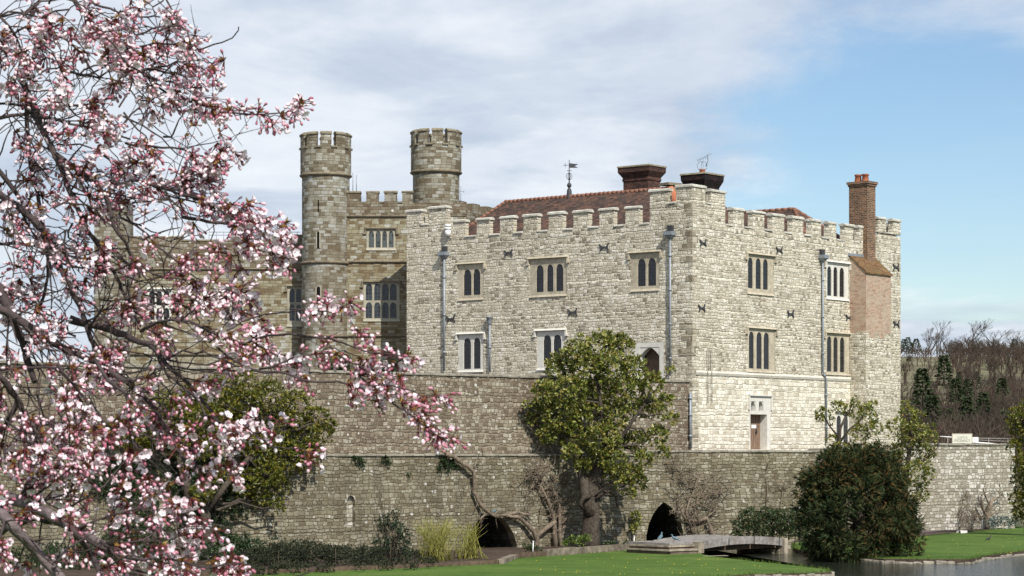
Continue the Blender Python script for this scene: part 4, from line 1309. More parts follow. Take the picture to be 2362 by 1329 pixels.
F2, L2 = fac2(P1, P2); F3, L3 = fac2(P2, P3); F4, L4 = fac2(P3, P4)
ZR1, ZR2, ZR3, ZR4 = 5.72, 5.92, 5.98, 6.38
rw = thing('retaining_wall', (P1.x, P1.y, .6), 'low mossy retaining wall along the lawn, pierced by two dark arches', 'wall')


def arch_pts(fac, pts):
    return [fac.px(x, y) for x, y in pts]


def arch_wall(mb, fac, rect, arch, depth, mi=0):
    """wall with one arched opening; arch: (t,z) curve from left springing over the apex to the right"""
    t0, t1 = arch[0][0], arch[-1][0]; za = max(p[1] for p in arch)
    slab(mb, fac, [rect], [(t0, -1, t1, za)], 0, -depth, mi)
    for (ta, z_a), (tb, z_b) in zip(arch[:-1], arch[1:]):
        if tb - ta < 1e-4: continue
        P = [fac.pt(ta, z_a, o) for o in (0, -depth)] + [fac.pt(tb, z_b, o) for o in (0, -depth)]
        T = [fac.pt(ta, za, o) for o in (0, -depth)] + [fac.pt(tb, za, o) for o in (0, -depth)]
        mb.add([P[0], P[2], P[3], P[1], T[0], T[2], T[3], T[1]], [(0, 1, 5, 4), (0, 3, 2, 1), (3, 7, 6, 2)], mi)


ar1 = arch_pts(FO, [(1076, 1262), (1080, 1240), (1090, 1218), (1103, 1200), (1119, 1189), (1137, 1187), (1156, 1194), (1171, 1208), (1184, 1230), (1193, 1258), (1196, 1284)])
ar2 = arch_pts(F2, [(1491, 1262), (1491, 1235), (1496, 1210), (1506, 1187), (1518, 1170), (1531, 1158), (1546, 1168), (1560, 1183), (1570, 1203), (1576, 1228), (1577, 1262)])
mb = MB()
tm = (FO.px(980, 1100)[0])
nich = FO.rect(800, 1143, 819, 1217)
tn = FO.px(860, 1100)[0]
nr = (nich[2] - nich[0]) / 2
slab(mb, FO, [(tz0, -1, tn, ZR1)], [nich], 0, -2.2)
arch_wall(mb, FO, (tn, -1, t1_, ZR1), ar1, .45)
arch_wall(mb, F2, (0, -1, L2, ZR2), ar2, .45)
slab(mb, F3, [(0, -1, L3, ZR3)], (), 0, -1.2)
mb.build('wall', M['retain'], rw)
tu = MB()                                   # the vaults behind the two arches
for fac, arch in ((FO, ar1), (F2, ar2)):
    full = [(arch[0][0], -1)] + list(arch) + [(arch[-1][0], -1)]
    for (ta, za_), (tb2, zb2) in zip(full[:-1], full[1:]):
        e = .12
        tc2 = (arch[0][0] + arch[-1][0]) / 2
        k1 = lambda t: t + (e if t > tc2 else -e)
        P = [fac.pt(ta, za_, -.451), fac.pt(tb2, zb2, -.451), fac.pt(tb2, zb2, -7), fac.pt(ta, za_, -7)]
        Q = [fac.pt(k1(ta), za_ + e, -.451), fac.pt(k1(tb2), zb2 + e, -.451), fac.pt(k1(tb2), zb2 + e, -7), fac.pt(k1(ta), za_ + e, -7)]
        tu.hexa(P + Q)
tu.build('tunnel_vault', M['tunnel_shade'], rw)
mb = MB()                                   # the rounded head and the back of the blind slit
for k in range(8):
    xa, xb = nich[0] + 2 * nr * k / 8, nich[0] + 2 * nr * (k + 1) / 8
    cz = lambda x: nich[3] - nr + math.sqrt(max(0, nr ** 2 - (x - nich[0] - nr) ** 2)) - .01
    P = [FO.pt(xa, cz(xa), o) for o in (0, -.4)] + [FO.pt(xb, cz(xb), o) for o in (0, -.4)]
    T = [FO.pt(xa, nich[3] + .002, o) for o in (0, -.4)] + [FO.pt(xb, nich[3] + .002, o) for o in (0, -.4)]
    mb.add([P[0], P[2], P[3], P[1], T[0], T[2], T[3], T[1]], [(0, 1, 5, 4), (0, 3, 2, 1)])
fbox(mb, FO, nich[0], nich[2], nich[1], nich[3], -.22, -.4)
mb.build('blind_slit', M['pale_wall'], rw)
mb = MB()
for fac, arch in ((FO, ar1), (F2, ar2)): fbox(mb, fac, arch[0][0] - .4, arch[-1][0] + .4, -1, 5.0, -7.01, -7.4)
mb.build('tunnel_back', M['tunnel_shade'], rw)
i = tz0
while i < t1_ - .3:
    e = min(i + random.uniform(.9, 1.8), t1_ - .02); coping(FO, rw, i + .07, e - .07, ZR1 + .001, .02, -.44, M['ledge'], .11, .06, 'ledge_stone'); i = e
i = .05
while i < L2 - .3:
    e = min(i + random.uniform(.9, 1.8), L2); coping(F2, rw, i + .07, e - .07, ZR2 + .001, .02, -.8, M['ledge'], .11, .06, 'ledge_stone'); i = e
i = .05
while i < L3 - .3:
    e = min(i + random.uniform(.9, 1.8), L3); coping(F3, rw, i + .07, e - .07, ZR3 + .001, .02, -1.1, M['ledge'], .11, .06, 'ledge_stone'); i = e
pw = thing('garden_wall', (*F4.pt(L4 / 2, 0).xy, .6), 'whitish lichened garden wall at the right beyond the dark yew', 'wall')
mb = MB(); slab(mb, F4, [(0, -1, L4, ZR4)], (), 0, -1.1)
F5 = Facade(P4, (.12, 1), (1, -.12)); slab(mb, F5, [(1.12, -1, 16, ZR4)], (), 0, -1.0)
mb.build('wall', M['pale_wall'], pw)
i = 0
while i < L4 - .2:
    e = min(i + random.uniform(1, 1.9), L4); coping(F4, pw, i + .07, e - .07, ZR4 + .001, .02, -1.1, M['ledge'], .12, .06, 'capping_stone'); i = e

# terrace inside the walls
ter = [FC.pt(tz0, 0, -1.2).xy, FC.pt(LC - 1, 0, -1.0).xy, F2.pt(.5, 0, -.9).xy, F2.pt(L2 - .9, 0, -.9).xy, F3.pt(L3 - .5, 0, -1.25).xy, F4.pt(L4 - 1.2, 0, -1.2).xy, Vector((36, 182)), Vector((-60, 182))]
ter = [(p.x, p.y) for p in [F2.pt(.3, 0, -.85).xy, F2.pt(L2 - .8, 0, -.85).xy, F3.pt(L3 - .4, 0, -1.25).xy, F4.pt(L4 - 1.3, 0, -1.2).xy, Vector((35, 182)), Vector((-60, 182)), FC.pt(tz0, 0, -1.15).xy, FC.pt(LC - .2, 0, -1.05).xy]]
sheet('terrace', ter, 5.86, M['soil'], 1.0)


# stone edging along the water
def edging(name, pts, z, label, close=False, w=.30, h=.34, n_in=.1):
    mb = MB(); ln = []
    for a, b in zip(pts[:-1], pts[1:]):
        d = Vector((b[0] - a[0], b[1] - a[1])); L = d.length; d.normalize(); i = 0
        while i < L - .02:
            s_ = min(random.uniform(.35, 1.1), L - i)
            c = Vector(a) + d * (i + s_ / 2)
            ang = math.atan2(d.y, d.x)
            hh = h * random.uniform(.85, 1.12)
            mb.box((c.x, c.y, z - .22 + hh / 2 + random.uniform(-.05, .03)), (s_ * 1.15, w * random.uniform(.85, 1.15), hh), ang + random.uniform(-.05, .05), jit=.06, taper=.86)
            i += s_
    o = mb.build(name, M['stone_edge'], None, org=(pts[0][0], pts[0][1], z - .4), fix=True)
    bm = bmesh.new(); bm.from_mesh(o.data); bmesh.ops.bevel(bm, geom=bm.edges[:], offset=.05, segments=1, affect='EDGES'); bm.to_mesh(o.data); bm.free()
    return tag(o, label, 'edging')


e1 = [tuple(fl2(p)) for p in [(1200, 1352)] + ISL[:-2]]
edging('stone_edging', e1, .42, 'pale rough stone edging round the pointed lawn by the bridge')
edging('stone_edging', shr[3:], .36, 'rough stone edging between the right-hand lawn and the lake')

# kerb of the flower bed: timber on the left, stone to the right
def plank_run(mb, a, b, z0, z1, w, n, gap=.01, mi=0):
    for i in range(n):
        p, q = a.lerp(b, i / n), a.lerp(b, (i + 1) / n); c = (p + q) / 2; d = (q - p)
        mb.box((c.x, c.y, (z0 + z1) / 2 + random.uniform(-.015, .015)), (d.length - gap, w, z1 - z0), math.atan2(d.y, d.x), mi)


mb = MB()
for a, b in zip(kw[:3], kw[1:4]): plank_run(mb, a, b, .3, .79, .10, 3)
tk = mb.build('timber_edging', M['timber_dark'], None, org=(kw[0].x, kw[0].y, .6)); tag(tk, 'long brown timber board edging the dark flower bed at left', 'edging')
mb = MB(); plank_run(mb, kw[3] + Vector((.1, 0, 0)), kw[4], .3, .80, .35, 2); plank_run(mb, kw[5], kw[6], .3, .95, .30, 5); plank_run(mb, kw[6], kw[7], .3, .90, .30, 4)
sk = mb.build('stone_kerb', M['kerb'], None, org=(kw[5].x, kw[5].y, .6)); tag(sk, 'low grey stone kerb in front of the wall under the glossy magnolia', 'kerb')
mb = MB(); plank_run(mb, kw[4], kw[5], .3, .86, .10, 2)
tk = mb.build('timber_edging', M['timber_dark'], None, org=(kw[4].x, kw[4].y, .6)); tag(tk, 'short dark timber board between two stone kerbs below the vine', 'edging')

# ---------------------------------------------------------------- the footbridge
br = thing('footbridge', (*flat(1700, 1285, .2).xy, 0.1), 'low arched grey footbridge with stone steps over the moat', 'bridge')
bp = lambda x, y, Y: at(x, y, Y)
L0 = at(1606, 1262, 126); L1 = at(1803, 1262, 130.5)
bd = (L1 - L0).xy; bl = bd.length; bd.normalize(); bn = Vector((bd.y, -bd.x))   # towards the camera
FBr = Facade(L0.xy, bd, bn)
zdeck = lambda t: 1.14 + .05 * t / bl + .20 * math.sin(math.pi * min(1, max(0, t / bl)))
Wd = 3.2
mb = MB(); N = 14
for i in range(N):
    ta, tb = bl * i / N, bl * (i + 1) / N - .02
    P = [FBr.pt(t, zdeck(t) + dz, o) for dz in (-.09, 0) for t, o in ((ta, .02), (tb, .02), (tb, -Wd), (ta, -Wd))]
    mb.hexa(P)
mb.build('deck', M['timber'], br)
for o0, o1 in ((.10, .03), (-Wd + .02, -Wd - .05)):
    mb = MB()
    cuts = [0, .36, .655, .955, 1.0]
    for a, b in zip(cuts[:-1], cuts[1:]):
        NN = 5
        for i in range(NN):
            ta = bl * (a + (b - a) * i / NN) + (.05 if i == 0 else 0); tb = bl * (a + (b - a) * (i + 1) / NN) - (.05 if i == NN - 1 else 0)
            P = [FBr.pt(t, zdeck(t) + dz, o) for dz in (-.38, .04) for t, o in ((ta, o0), (tb, o0), (tb, o1), (ta, o1))]
            mb.hexa(P)
    mb.build('side_beam', M['timber'], br)
mb = MB()
for i in range(4):
    P = [FBr.pt(t, zdeck(t) + dz, o) for dz in (-.5, -.1) for t, o in ((.05, -.3 - .8 * i), (bl - .05, -.3 - .8 * i), (bl - .05, -.5 - .8 * i), (.05, -.5 - .8 * i))]
    mb.hexa(P)
mb.build('joists', M['timber_dark'], br)
mb = MB()
fbox(mb, FBr, -.22, .24, -.4, zdeck(0) + .05, .34, -.1); mb.build('end_post', M['step'], br)
mb = MB(); fbox(mb, FBr, -.22, .1, -.4, zdeck(0) - .12, -.101, -Wd); mb.build('left_pier', M['step'], br)
mb = MB(); fbox(mb, FBr, bl - .04, bl + .24, -.4, zdeck(bl) + .03, .24, -.1); mb.build('end_post', M['step'], br)
mb = MB(); fbox(mb, FBr, bl - .12, bl + .9, -.4, zdeck(bl) - .12, -.101, -Wd); mb.build('right_pier', M['retain'], br)
mb = MB(); fbox(mb, FBr, -1.95, -.225, zdeck(0) - .08, zdeck(0) + .03, -.04, -Wd); mb.build('landing', M['timber'], br)
for t0_, z0_, z1_, o_, m_, nm_ in ((-1.9, .98, 1.055, -.16, 'timber_dark', 'riser'), (-2.2, .96, 1.05, .12, 'step', 'step'), (-2.1, .80, .959, .05, 'riser', 'riser'), (-2.45, .76, .84, .42, 'step', 'step'), (-2.3, .45, .759, .36, 'riser', 'riser')):
    mb = MB(); fbox(mb, FBr, t0_, -.226 if nm_ == 'riser' else -.232, z0_, z1_, o_, -Wd + .3); mb.build(nm_, M[m_], br)
mb = MB(); c = at(1648, 1285, 122.5); mb.box((c.x, c.y, .42), (1.3, .45, .34), R(12), jit=.04); mb.build('bank_stone', M['step'], br)

# small birds
def bird(name, p, face, h, mat, label, cat='bird', lean=.5, tail=.6, group=None):
    """one continuous body: tail tip, rump, breast, neck, head, bill; two legs"""
    u = Vector((math.cos(face), math.sin(face), 0)); z = Vector((0, 0, 1))
    s = h / .42
    th = thing(name, p, label, cat, group)
    P = Vector(p)
    sp = [(-.36 * tail / .6, .06 + .0 * lean, .012), (-.25, .12, .03), (-.14, .17, .062), (0, .215, .082), (.085, .27, .066), (.115, .325, .036), (.122, .365, .034), (.14, .395, .042), (.165, .40, .030), (.185, .397, .013), (.225, .388, .003)]
    mb = MB(); mb.tube([P + u * a * s + z * b * s for a, b, c in sp], [c * s for a, b, c in sp], 10)
    mb.build('body', mat, th)
    for sgn in (-1, 1):
        w = Vector((-u.y, u.x, 0)) * sgn
        m2 = MB(); m2.tube([P + u * .03 * s + w * .03 * s + z * .17 * s, P + u * .01 * s + w * .034 * s + z * .09 * s, P + u * .03 * s + w * .034 * s, P + u * .075 * s + w * .034 * s + z * .002], [.018 * s, .008 * s, .006 * s, .005 * s], 5)
        m2.build('leg', M['iron'], th)
        m3 = MB(); m3.tube([P + u * a * s + w * .062 * s + z * b * s for a, b in ((.08, .245), (0, .225), (-.14, .17), (-.26, .115))], [.012 * s, .034 * s, .028 * s, .006 * s], 6)
        m3.build('wing', mat, th)
    return th


Yb = 130.5
b1 = at(1524, 1249, 131); bird('bird', (b1.x, b1.y, b1.z), R(65), .50, M['bird_blue'], 'teal blue bird in front of the pointed arch, left of the steps')
tdk = FBr.px(1584, 1241, -1.9)[0]
bb = FBr.pt(-.62, 1.17, -1.0); bird('bird', (bb.x, bb.y, zdeck(0) + .032), R(170), .40, M['bird_blue'], 'blue grey bird standing on the steps of the footbridge')
dk = flat(2281, 1249, .6); bird('duck', dk, R(20), .36, M['bird_dark'], 'dark duck standing on the right-hand lawn', 'duck', tail=.45)

# fence of thin posts and wire along the right bed
fe = thing('wire_fence', (*flat(2230, 1228, .6).xy, .6), 'thin wire fence on pale posts along the right-hand bed', 'fence')
fp = [(2127, 1238), (2186, 1232), (2241, 1227), (2265, 1226), (2282, 1222), (2307, 1219), (2326, 1217)]
base = [flat(x, y, .6) for x, y in fp]
for b in base:
    m = MB(); m.tube([b, b + Vector((random.uniform(-.03, .03), 0, .78))], .03, 6); m.build('post', M['timber'], fe)
m = MB()
for zz in (.3, .5, .7): m.tube([b + Vector((0, 0, zz)) for b in base], .006, 4)
m.build('wire', M['lead'], fe)
fe2 = thing('wire_fence', (*kw[1].xy, .7), 'barely visible wire fence in front of the dark ground cover at left', 'fence')
base = [p.lerp(q, f) + Vector((0, .5, .1)) for p, q in zip(kw[:3], kw[1:4]) for f in (.0, .5)]
for b in base:
    m = MB(); m.tube([b, b + Vector((0, 0, .9))], .012, 5); m.build('post', M['timber_dark'], fe2)
m = MB()
for zz in (.35, .6, .85): m.tube([b + Vector((0, 0, zz)) for b in base], .003, 4)
m.build('wire', M['iron'], fe2)
# little white plant stakes by the kerb
for x, y0, y1, lb in ((1229, 1250, 1272, 'white plant label stake at the foot of the forked bare vine'), (1462, 1238, 1258, 'white marker stake beside the pointed arch')):
    Y = 131 if x > 1400 else 121.5
    m = MB(); a = at(x, y1, Y); a.z = min(a.z, .75); b = at(x + 1, y0, Y); m.tube([a, b], [.035, .03], 6); m.tube([b, b + Vector((0, 0, .05))], [.05, .045], 6)
    tag(m.build('marker_stake', M['paint_white'], None, org=a), lb, 'stake')
ps = flat(2222, 1229, .66); m = MB(); m.box((ps.x, ps.y, .74), (.5, .3, .18), .3, jit=.05); m.box((ps.x - .3, ps.y + .1, .71), (.25, .2, .12), .9, jit=.03)
tag(m.build('pale_stone', M['chalk'], None, org=(ps.x, ps.y, .64)), 'small pale stone lying on the mulch of the right-hand bed', 'stone')

# ---------------------------------------------------------------- the notice board and white rails beyond the garden wall
YS = 169.5
FS = Facade((0, YS), (1, 0), (0, -1))
sg = thing('notice_board', (YS * (2219 - CX) / F, YS, 5.9), 'cream notice board with grey lettering standing above the garden wall', 'sign')
t0, z0, t1, z1 = FS.rect(2196, 1000, 2243, 1030)
m = MB(); fbox(m, FS, t0, t1, z0 + .2, z1, 0, -.05); bd_ = m.build('board', M['sign_face'], sg)
m = MB()
for a, b, c, d_ in ((t0, t1, z1 - .04, z1), (t0, t1, z0 + .2, z0 + .24), (t0, t0 + .04, z0 + .24, z1 - .04), (t1 - .04, t1, z0 + .24, z1 - .04)): fbox(m, FS, a, b, c, d_, .012, -.02)
m.build('frame', M['frame_tan'], bd_)
for t in (t0 + .15, t1 - .2):
    m = MB(); fbox(m, FS, t, t + .07, 5.6, z1 - .1, -.051, -.12); m.build('post', M['timber'], sg)


def lettering(txt, t, z, h, fac, off, mat, parent, nm='lettering'):
    cu = bpy.data.curves.new('lettering', 'FONT'); cu.body = txt; cu.size = h; cu.align_x = 'CENTER'; cu.extrude = .002
    o = bpy.data.objects.new('tmp_lettering', cu); COL.objects.link(o)
    dg = bpy.context.evaluated_depsgraph_get(); dg.update()
    me = bpy.data.meshes.new_from_object(o.evaluated_get(dg))
    bpy.data.objects.remove(o)
    o0 = ORG[parent.name]
    for v in me.vertices: v.co = fac.pt(t + v.co.x, z + v.co.y, off + v.co.z) - o0
    me.name = nm
    me.materials.clear(); me.materials.append(mat)
    return link(nm, me, parent, o0)


tc_ = (t0 + t1) / 2
lettering('CASTLE', tc_, z1 - .36, .22, FS, .004, M['sign_ink'], bd_)
lettering('ENTRANCE', tc_, z1 - .56, .22, FS, .004, M['sign_ink'], bd_)
m = MB(); fbox(m, FS, t0 + .35, t1 - .35, z0 + .32, z0 + .345, .004, 0); m.build('rule', M['sign_ink'], bd_)
# white box and rails of the landing stage
rl = thing('white_handrail', (*at(2285, 1020, 171).xy, 5.9), 'white painted rails of the landing stage above the garden wall', 'handrail')
m = MB(); c = at(2248, 1014, 170); m.box((c.x, c.y, c.z), (.5, .3, .34)); m.build('lamp_box', M['paint_white'], rl)
m = MB(); m.tube([at(2226, 1019, 170.6), at(2280, 1023, 171.6), at(2338, 1029, 172.5)], .055, 6); m.build('rail', M['paint_white'], rl)
for ya, yb, r_ in ((1011, 1012, .04), (1015, 1019, .035)):
    m = MB(); m.tube([at(2252, ya, 173), at(2335, yb, 176)], r_, 6); m.build('rail', M['timber'], rl)
m = MB(); m.tube([at(2168, 1007, 171), at(2200, 1009, 171)], .04, 6); m.build('rail', M['paint_white'], rl)
for x, y in ((2186, 1009), (2280, 1012), (2325, 1014)):
    m = MB(); a = at(x, y, 172.5); m.tube([a, Vector((a.x, a.y, 5.2))], .035, 6); m.build('post', M['timber'], rl)
# ---------------------------------------------------------------- plants
def jitter_path(a, b, n, amp, sag=0.0):
    P = []
    for i in range(n + 1):
        f = i / n; p = a.lerp(b, f)
        k = math.sin(math.pi * f) * amp
        P.append(p + Vector((random.uniform(-k, k), random.uniform(-k, k), random.uniform(-k, k) + sag * math.sin(math.pi * f))))
    return P


def shoots_leaves(clumps, per_m2, leaf, whorl=7, flat_y=.8, inner=.25):
    """clumps: (centre, radius). shoots sit mostly near each clump's surface, each with a whorl of leaves"""
    Vs = []
    for c, r in clumps:
        n = max(6, int(per_m2 * 4 * math.pi * r * r))
        d = rand_dirs(n)
        d[:, 2] = np.where(rng.random(n) < .3, np.abs(d[:, 2]), d[:, 2]); d = unit(d)
        rad = r * (1 - inner * rng.random(n) ** .6) * rng.uniform(.75, 1.12, n)
        P = np.array(c) + d * rad[:, None] * np.array([1, flat_y, .92])
        ax = unit(d + np.array([0, -.1, .55]) + .35 * rand_dirs(n))
        for k in range(whorl):
            sp = rng.uniform(.75, 1.5, n)[:, None]
            ld = unit(ax + sp * rand_dirs(n))
            Rm = frames(ld, up=unit(ax + .3 * rand_dirs(n)))
            # local: x width, z along leaf; face normal (local y) towards the shoot axis
            s = leaf * rng.uniform(.65, 1.25, n)
            Vs.append(inst(LEAF_V, LEAF_F, Rm, P + ld * .03, s))
    out, o = [], 0
    VV, FF = [], []
    for V, Fc in Vs:
        VV.append(V); FF.append(Fc + o); o += len(V)
    return np.concatenate(VV), np.concatenate(FF)


def clumps_px(lst, Y, spread=.8):
    out = []
    for x, y, r in lst:
        rr = r * Y / F
        out.append((at(x, y, Y + random.uniform(-spread, spread)), rr))
    return out


def tree(name, loc, label, group, clumps, leafmat, trunk, limbs=None, per=9, leaf=.22, whorl=7, bark='bark_grey', cat='tree', flat_y=.8, tsides=10, top=None):
    t = thing(name, loc, label, cat, group)
    V, Fc = shoots_leaves(clumps, per, leaf, whorl, flat_y)
    np_mesh('crown', V, Fc, leafmat, t)
    mb = MB()
    for pts, rads in trunk: mb.tube(pts, rads, tsides)
    if top is not None:
        for c, r in clumps:
            e = Vector(c); a = min(top, key=lambda q: (q - e).length + .7 * max(0, q.z - e.z))
            P = jitter_path(a, e, 5, .12 * (e - a).length ** .7, .05)
            r0 = .035 + .02 * (e - a).length
            mb.tube(P, [r0 * (1 - .75 * i / 5) for i in range(6)], 6)
    mb.build('trunk', M[bark], t)
    return t


# glossy magnolia in the middle, against the wall
Ym = 131.2
cm = [(1345, 1075, 20), (1400, 1098, 22), (1440, 1118, 20), (1460, 1090, 22), (1318, 1045, 22), (1385, 800, 40), (1330, 818, 36), (1430, 803, 36), (1292, 850, 38), (1350, 852, 44), (1412, 850, 44), (1462, 852, 34), (1256, 902, 32), (1312, 905, 46), (1382, 905, 46), (1450, 902, 42), (1508, 885, 26),
      (1240, 950, 32), (1292, 960, 44), (1362, 962, 46), (1430, 956, 42), (1500, 940, 32), (1534, 925, 20), (1262, 1000, 27), (1322, 1008, 40), (1392, 1012, 42), (1462, 1020, 30), (1515, 1005, 28), (1352, 1048, 30),
      (1412, 1060, 36), (1486, 1058, 24), (1526, 1045, 18), (1372, 1088, 15), (1428, 1092, 20), (1474, 1112, 22), (1450, 1140, 14), (1545, 965, 17), (1400, 775, 14), (1226, 965, 14), (1340, 785, 14), (1548, 855, 9), (1440, 785, 13), (1215, 935, 9)]
tb = at(1360, 1266, Ym); tb.z = .66
tr = [([tb, at(1361, 1240, Ym), at(1364, 1190, Ym), at(1366, 1140, Ym), at(1374, 1100, Ym), at(1385, 1060, Ym)], [.66, .52, .46, .44, .36, .24]),
      ([at(1362, 1190, Ym - .2), at(1352, 1150, Ym - .2), at(1345, 1100, Ym), at(1330, 1060, Ym), at(1315, 1010, Ym)], [.34, .32, .28, .18, .09]),
      ([at(1380, 1080, Ym), at(1392, 1040, Ym), at(1396, 990, Ym + .2), at(1385, 930, Ym), at(1375, 860, Ym)], [.30, .22, .16, .11, .06]),
      ([at(1385, 1070, Ym), at(1420, 1030, Ym - .3), at(1450, 985, Ym - .7), at(1470, 955, Ym - .9), at(1490, 930, Ym - .6)], [.20, .12, .09, .07, .04]),
      ([at(1370, 1140, Ym), at(1395, 1115, Ym - .3), at(1430, 1110, Ym), at(1460, 1120, Ym)], [.14, .10, .08, .05]),
      ([at(1360, 1145, Ym - .5), at(1346, 1148, Ym - .8), at(1338, 1162, Ym - .8), at(1345, 1175, Ym - .7)], [.14, .13, .11, .07]),
      ([at(1376, 1150, Ym - .5), at(1400, 1130, Ym - .4), at(1420, 1145, Ym), at(1424, 1170, Ym + .3)], [.09, .08, .06, .04])]
tops = [Vector(p) for pts, _ in tr[1:4] for p in pts[1:]]
tree('magnolia_tree', tb, 'glossy evergreen magnolia in the middle, its thick trunk against the wall', 'magnolias trained up the walls', [(c, r * .95) for c, r in clumps_px(cm, Ym, 1.0)], M['magnolia'], tr, per=15, leaf=.225, top=tops)

# yellowish magnolia behind the cherry
Yl = 118.2
cl = [(622, 912, 42), (684, 932, 36), (732, 962, 28), (562, 932, 46), (642, 980, 50), (702, 1000, 42), (748, 1000, 24), (592, 1040, 46), (662, 1050, 46), (722, 1046, 28), (542, 1000, 44), (612, 1092, 38), (562, 1112, 38), (502, 1100, 34),
      (642, 1122, 28), (462, 1140, 28), (602, 1150, 27), (640, 1168, 18), (760, 980, 14), (700, 1075, 20), (282, 1000, 42), (342, 992, 46), (402, 972, 50), (462, 962, 52), (402, 1020, 34), (332, 1030, 24), (472, 1030, 36), (520, 950, 40), (560, 880, 30), (260, 1010, 22), (440, 920, 36), (380, 930, 34), (500, 895, 30)]
wY = lambda x: FO.pt(FO.px(x, 1100)[0], 0, 1.15).y
Yl = wY(480)
tb = at(480, 1290, Yl); tb.z = .66
tr = [([tb, at(478, 1240, Yl), at(472, 1170, Yl), at(480, 1110, Yl), at(500, 1050, Yl)], [.36, .30, .26, .22, .14]), ([at(440, 1285, wY(430)), at(440, 1200, wY(430)), at(430, 1120, wY(430)), at(410, 1050, wY(410))], [.28, .22, .2, .12]),
      ([at(480, 1180, Yl), at(520, 1120, Yl), at(570, 1060, wY(560)), at(620, 1000, wY(620))], [.16, .14, .12, .08])]
tops = [Vector(p) for pts, _ in tr for p in pts[2:]]
tree('magnolia_tree', tb, 'broad yellow green magnolia on the wall behind the cherry', 'magnolias trained up the walls', [(at(x, y, wY(x) + random.uniform(-.6, .4)), r * wY(x) / F) for x, y, r in cl], M['magnolia_y'], tr, per=17, leaf=.18, top=tops)

# the two by the castle's right face
Yr = 143.2
cr_ = [(1898, 956, 17), (1935, 940, 18), (1962, 948, 16), (2000, 960, 28), (2016, 990, 20), (1984, 1000, 22), (1918, 1018, 16), (1942, 1040, 22), (1988, 1048, 28), (2020, 1030, 13), (1890, 968, 10), (1915, 972, 9), (1976, 925, 12), (2010, 935, 13)]
tb = at(1938, 1250, Yr); tb.z = .64
tr = [([tb, at(1940, 1150, Yr), at(1937, 1060, Yr), at(1936, 1020, Yr), at(1938, 990, Yr), at(1950, 960, Yr)], [.2, .16, .12, .10, .085, .05]), ([at(1936, 1010, Yr), at(1915, 985, Yr), at(1903, 965, Yr)], [.07, .05, .03]), ([at(1937, 1020, Yr), at(1960, 990, Yr), at(1990, 965, Yr)], [.08, .06, .04])]
tree('magnolia_tree', tb, 'sparse magnolia with bare grey stems rising above the dark yew', 'magnolias trained up the walls', clumps_px(cr_, Yr, .6), M['magnolia'], tr, per=13, leaf=.19, top=[Vector(p) for pts, _ in tr for p in pts[1:]])
Yr2 = 151
c2 = [(2095, 958, 24), (2070, 988, 27), (2112, 1000, 32), (2142, 1012, 23), (2082, 1040, 32), (2132, 1050, 27), (2110, 1090, 32), (2142, 1092, 14), (2102, 1130, 24), (2128, 1142, 15), (2075, 1100, 20), (2088, 935, 12), (2150, 990, 12), (2120, 965, 14), (2060, 1060, 20), (2130, 1115, 14), (2060, 1120, 20)]
tb = at(2085, 1250, Yr2); tb.z = .64
tr = [([tb, at(2086, 1150, Yr2), at(2092, 1080, Yr2), at(2100, 1020, Yr2), at(2098, 970, Yr2)], [.26, .2, .16, .11, .06]), ([at(2092, 1080, Yr2), at(2130, 1065, Yr2), at(2165, 1030, Yr2)], [.08, .05, .03])]
tree('magnolia_tree', tb, 'dense magnolia between the castle edge and the garden wall', 'magnolias trained up the walls', clumps_px(c2, Yr2, .8), M['magnolia'], tr, per=13, leaf=.19, top=[Vector(p) for pts, _ in tr for p in pts[1:]])
Ye = 152
c3_ = [(2342, 962, 24), (2358, 1000, 34), (2338, 1030, 18), (2362, 1068, 34), (2352, 1110, 25), (2345, 1150, 20), (2358, 1182, 26), (2385, 1000, 40), (2390, 1080, 44), (2385, 1150, 40), (2365, 945, 22), (2330, 980, 12), (2344, 1190, 14), (2390, 940, 30)]
tb = at(2372, 1232, Ye); tb.z = .64
tr = [([tb, at(2370, 1140, Ye), at(2366, 1060, Ye), at(2365, 980, Ye)], [.28, .22, .16, .08])]
tree('magnolia_tree', tb, 'magnolia cut off by the right edge at the end of the garden wall', 'magnolias trained up the walls', clumps_px(c3_, Ye, .8), M['magnolia_y'], tr, per=13, leaf=.19, top=[Vector(p) for pts, _ in tr for p in pts[1:]])

# ---------------------------------------------------------------- the dark yew on the bank: drooping sprays on many boughs
def sprays(clumps, per_m2, L, flat_y=.9, droop=-.25, tipfrac=.0):
    tv = [(0, 0, 0), (.10, .02, .35), (0, .05, 1.0), (-.10, .02, .35), (.30, 0, .55), (-.30, 0, .6), (.08, .01, .25), (-.08, .01, .28)]
    tf = [(0, 1, 2), (0, 2, 3), (6, 4, 1), (7, 3, 5)]
    VV, FF, o = [], [], 0
    for c, r in clumps:
        n = int(per_m2 * 4 * math.pi * r * r)
        d = rand_dirs(n)
        P = np.array(c) + d * (r * (1 - .4 * rng.random(n) ** .7) * rng.uniform(.8, 1.15, n))[:, None] * np.array([1, flat_y, 1])
        ld = unit(d * 1.1 + np.array([0, 0, .15]) + .6 * rand_dirs(n) + np.array([0, 0, droop]))
        V, Fc = inst(tv, tf, frames(ld), P, L * rng.uniform(.6, 1.4, n))
        VV.append(V); FF.append(Fc + o); o += len(V)
    return np.concatenate(VV), np.concatenate(FF)


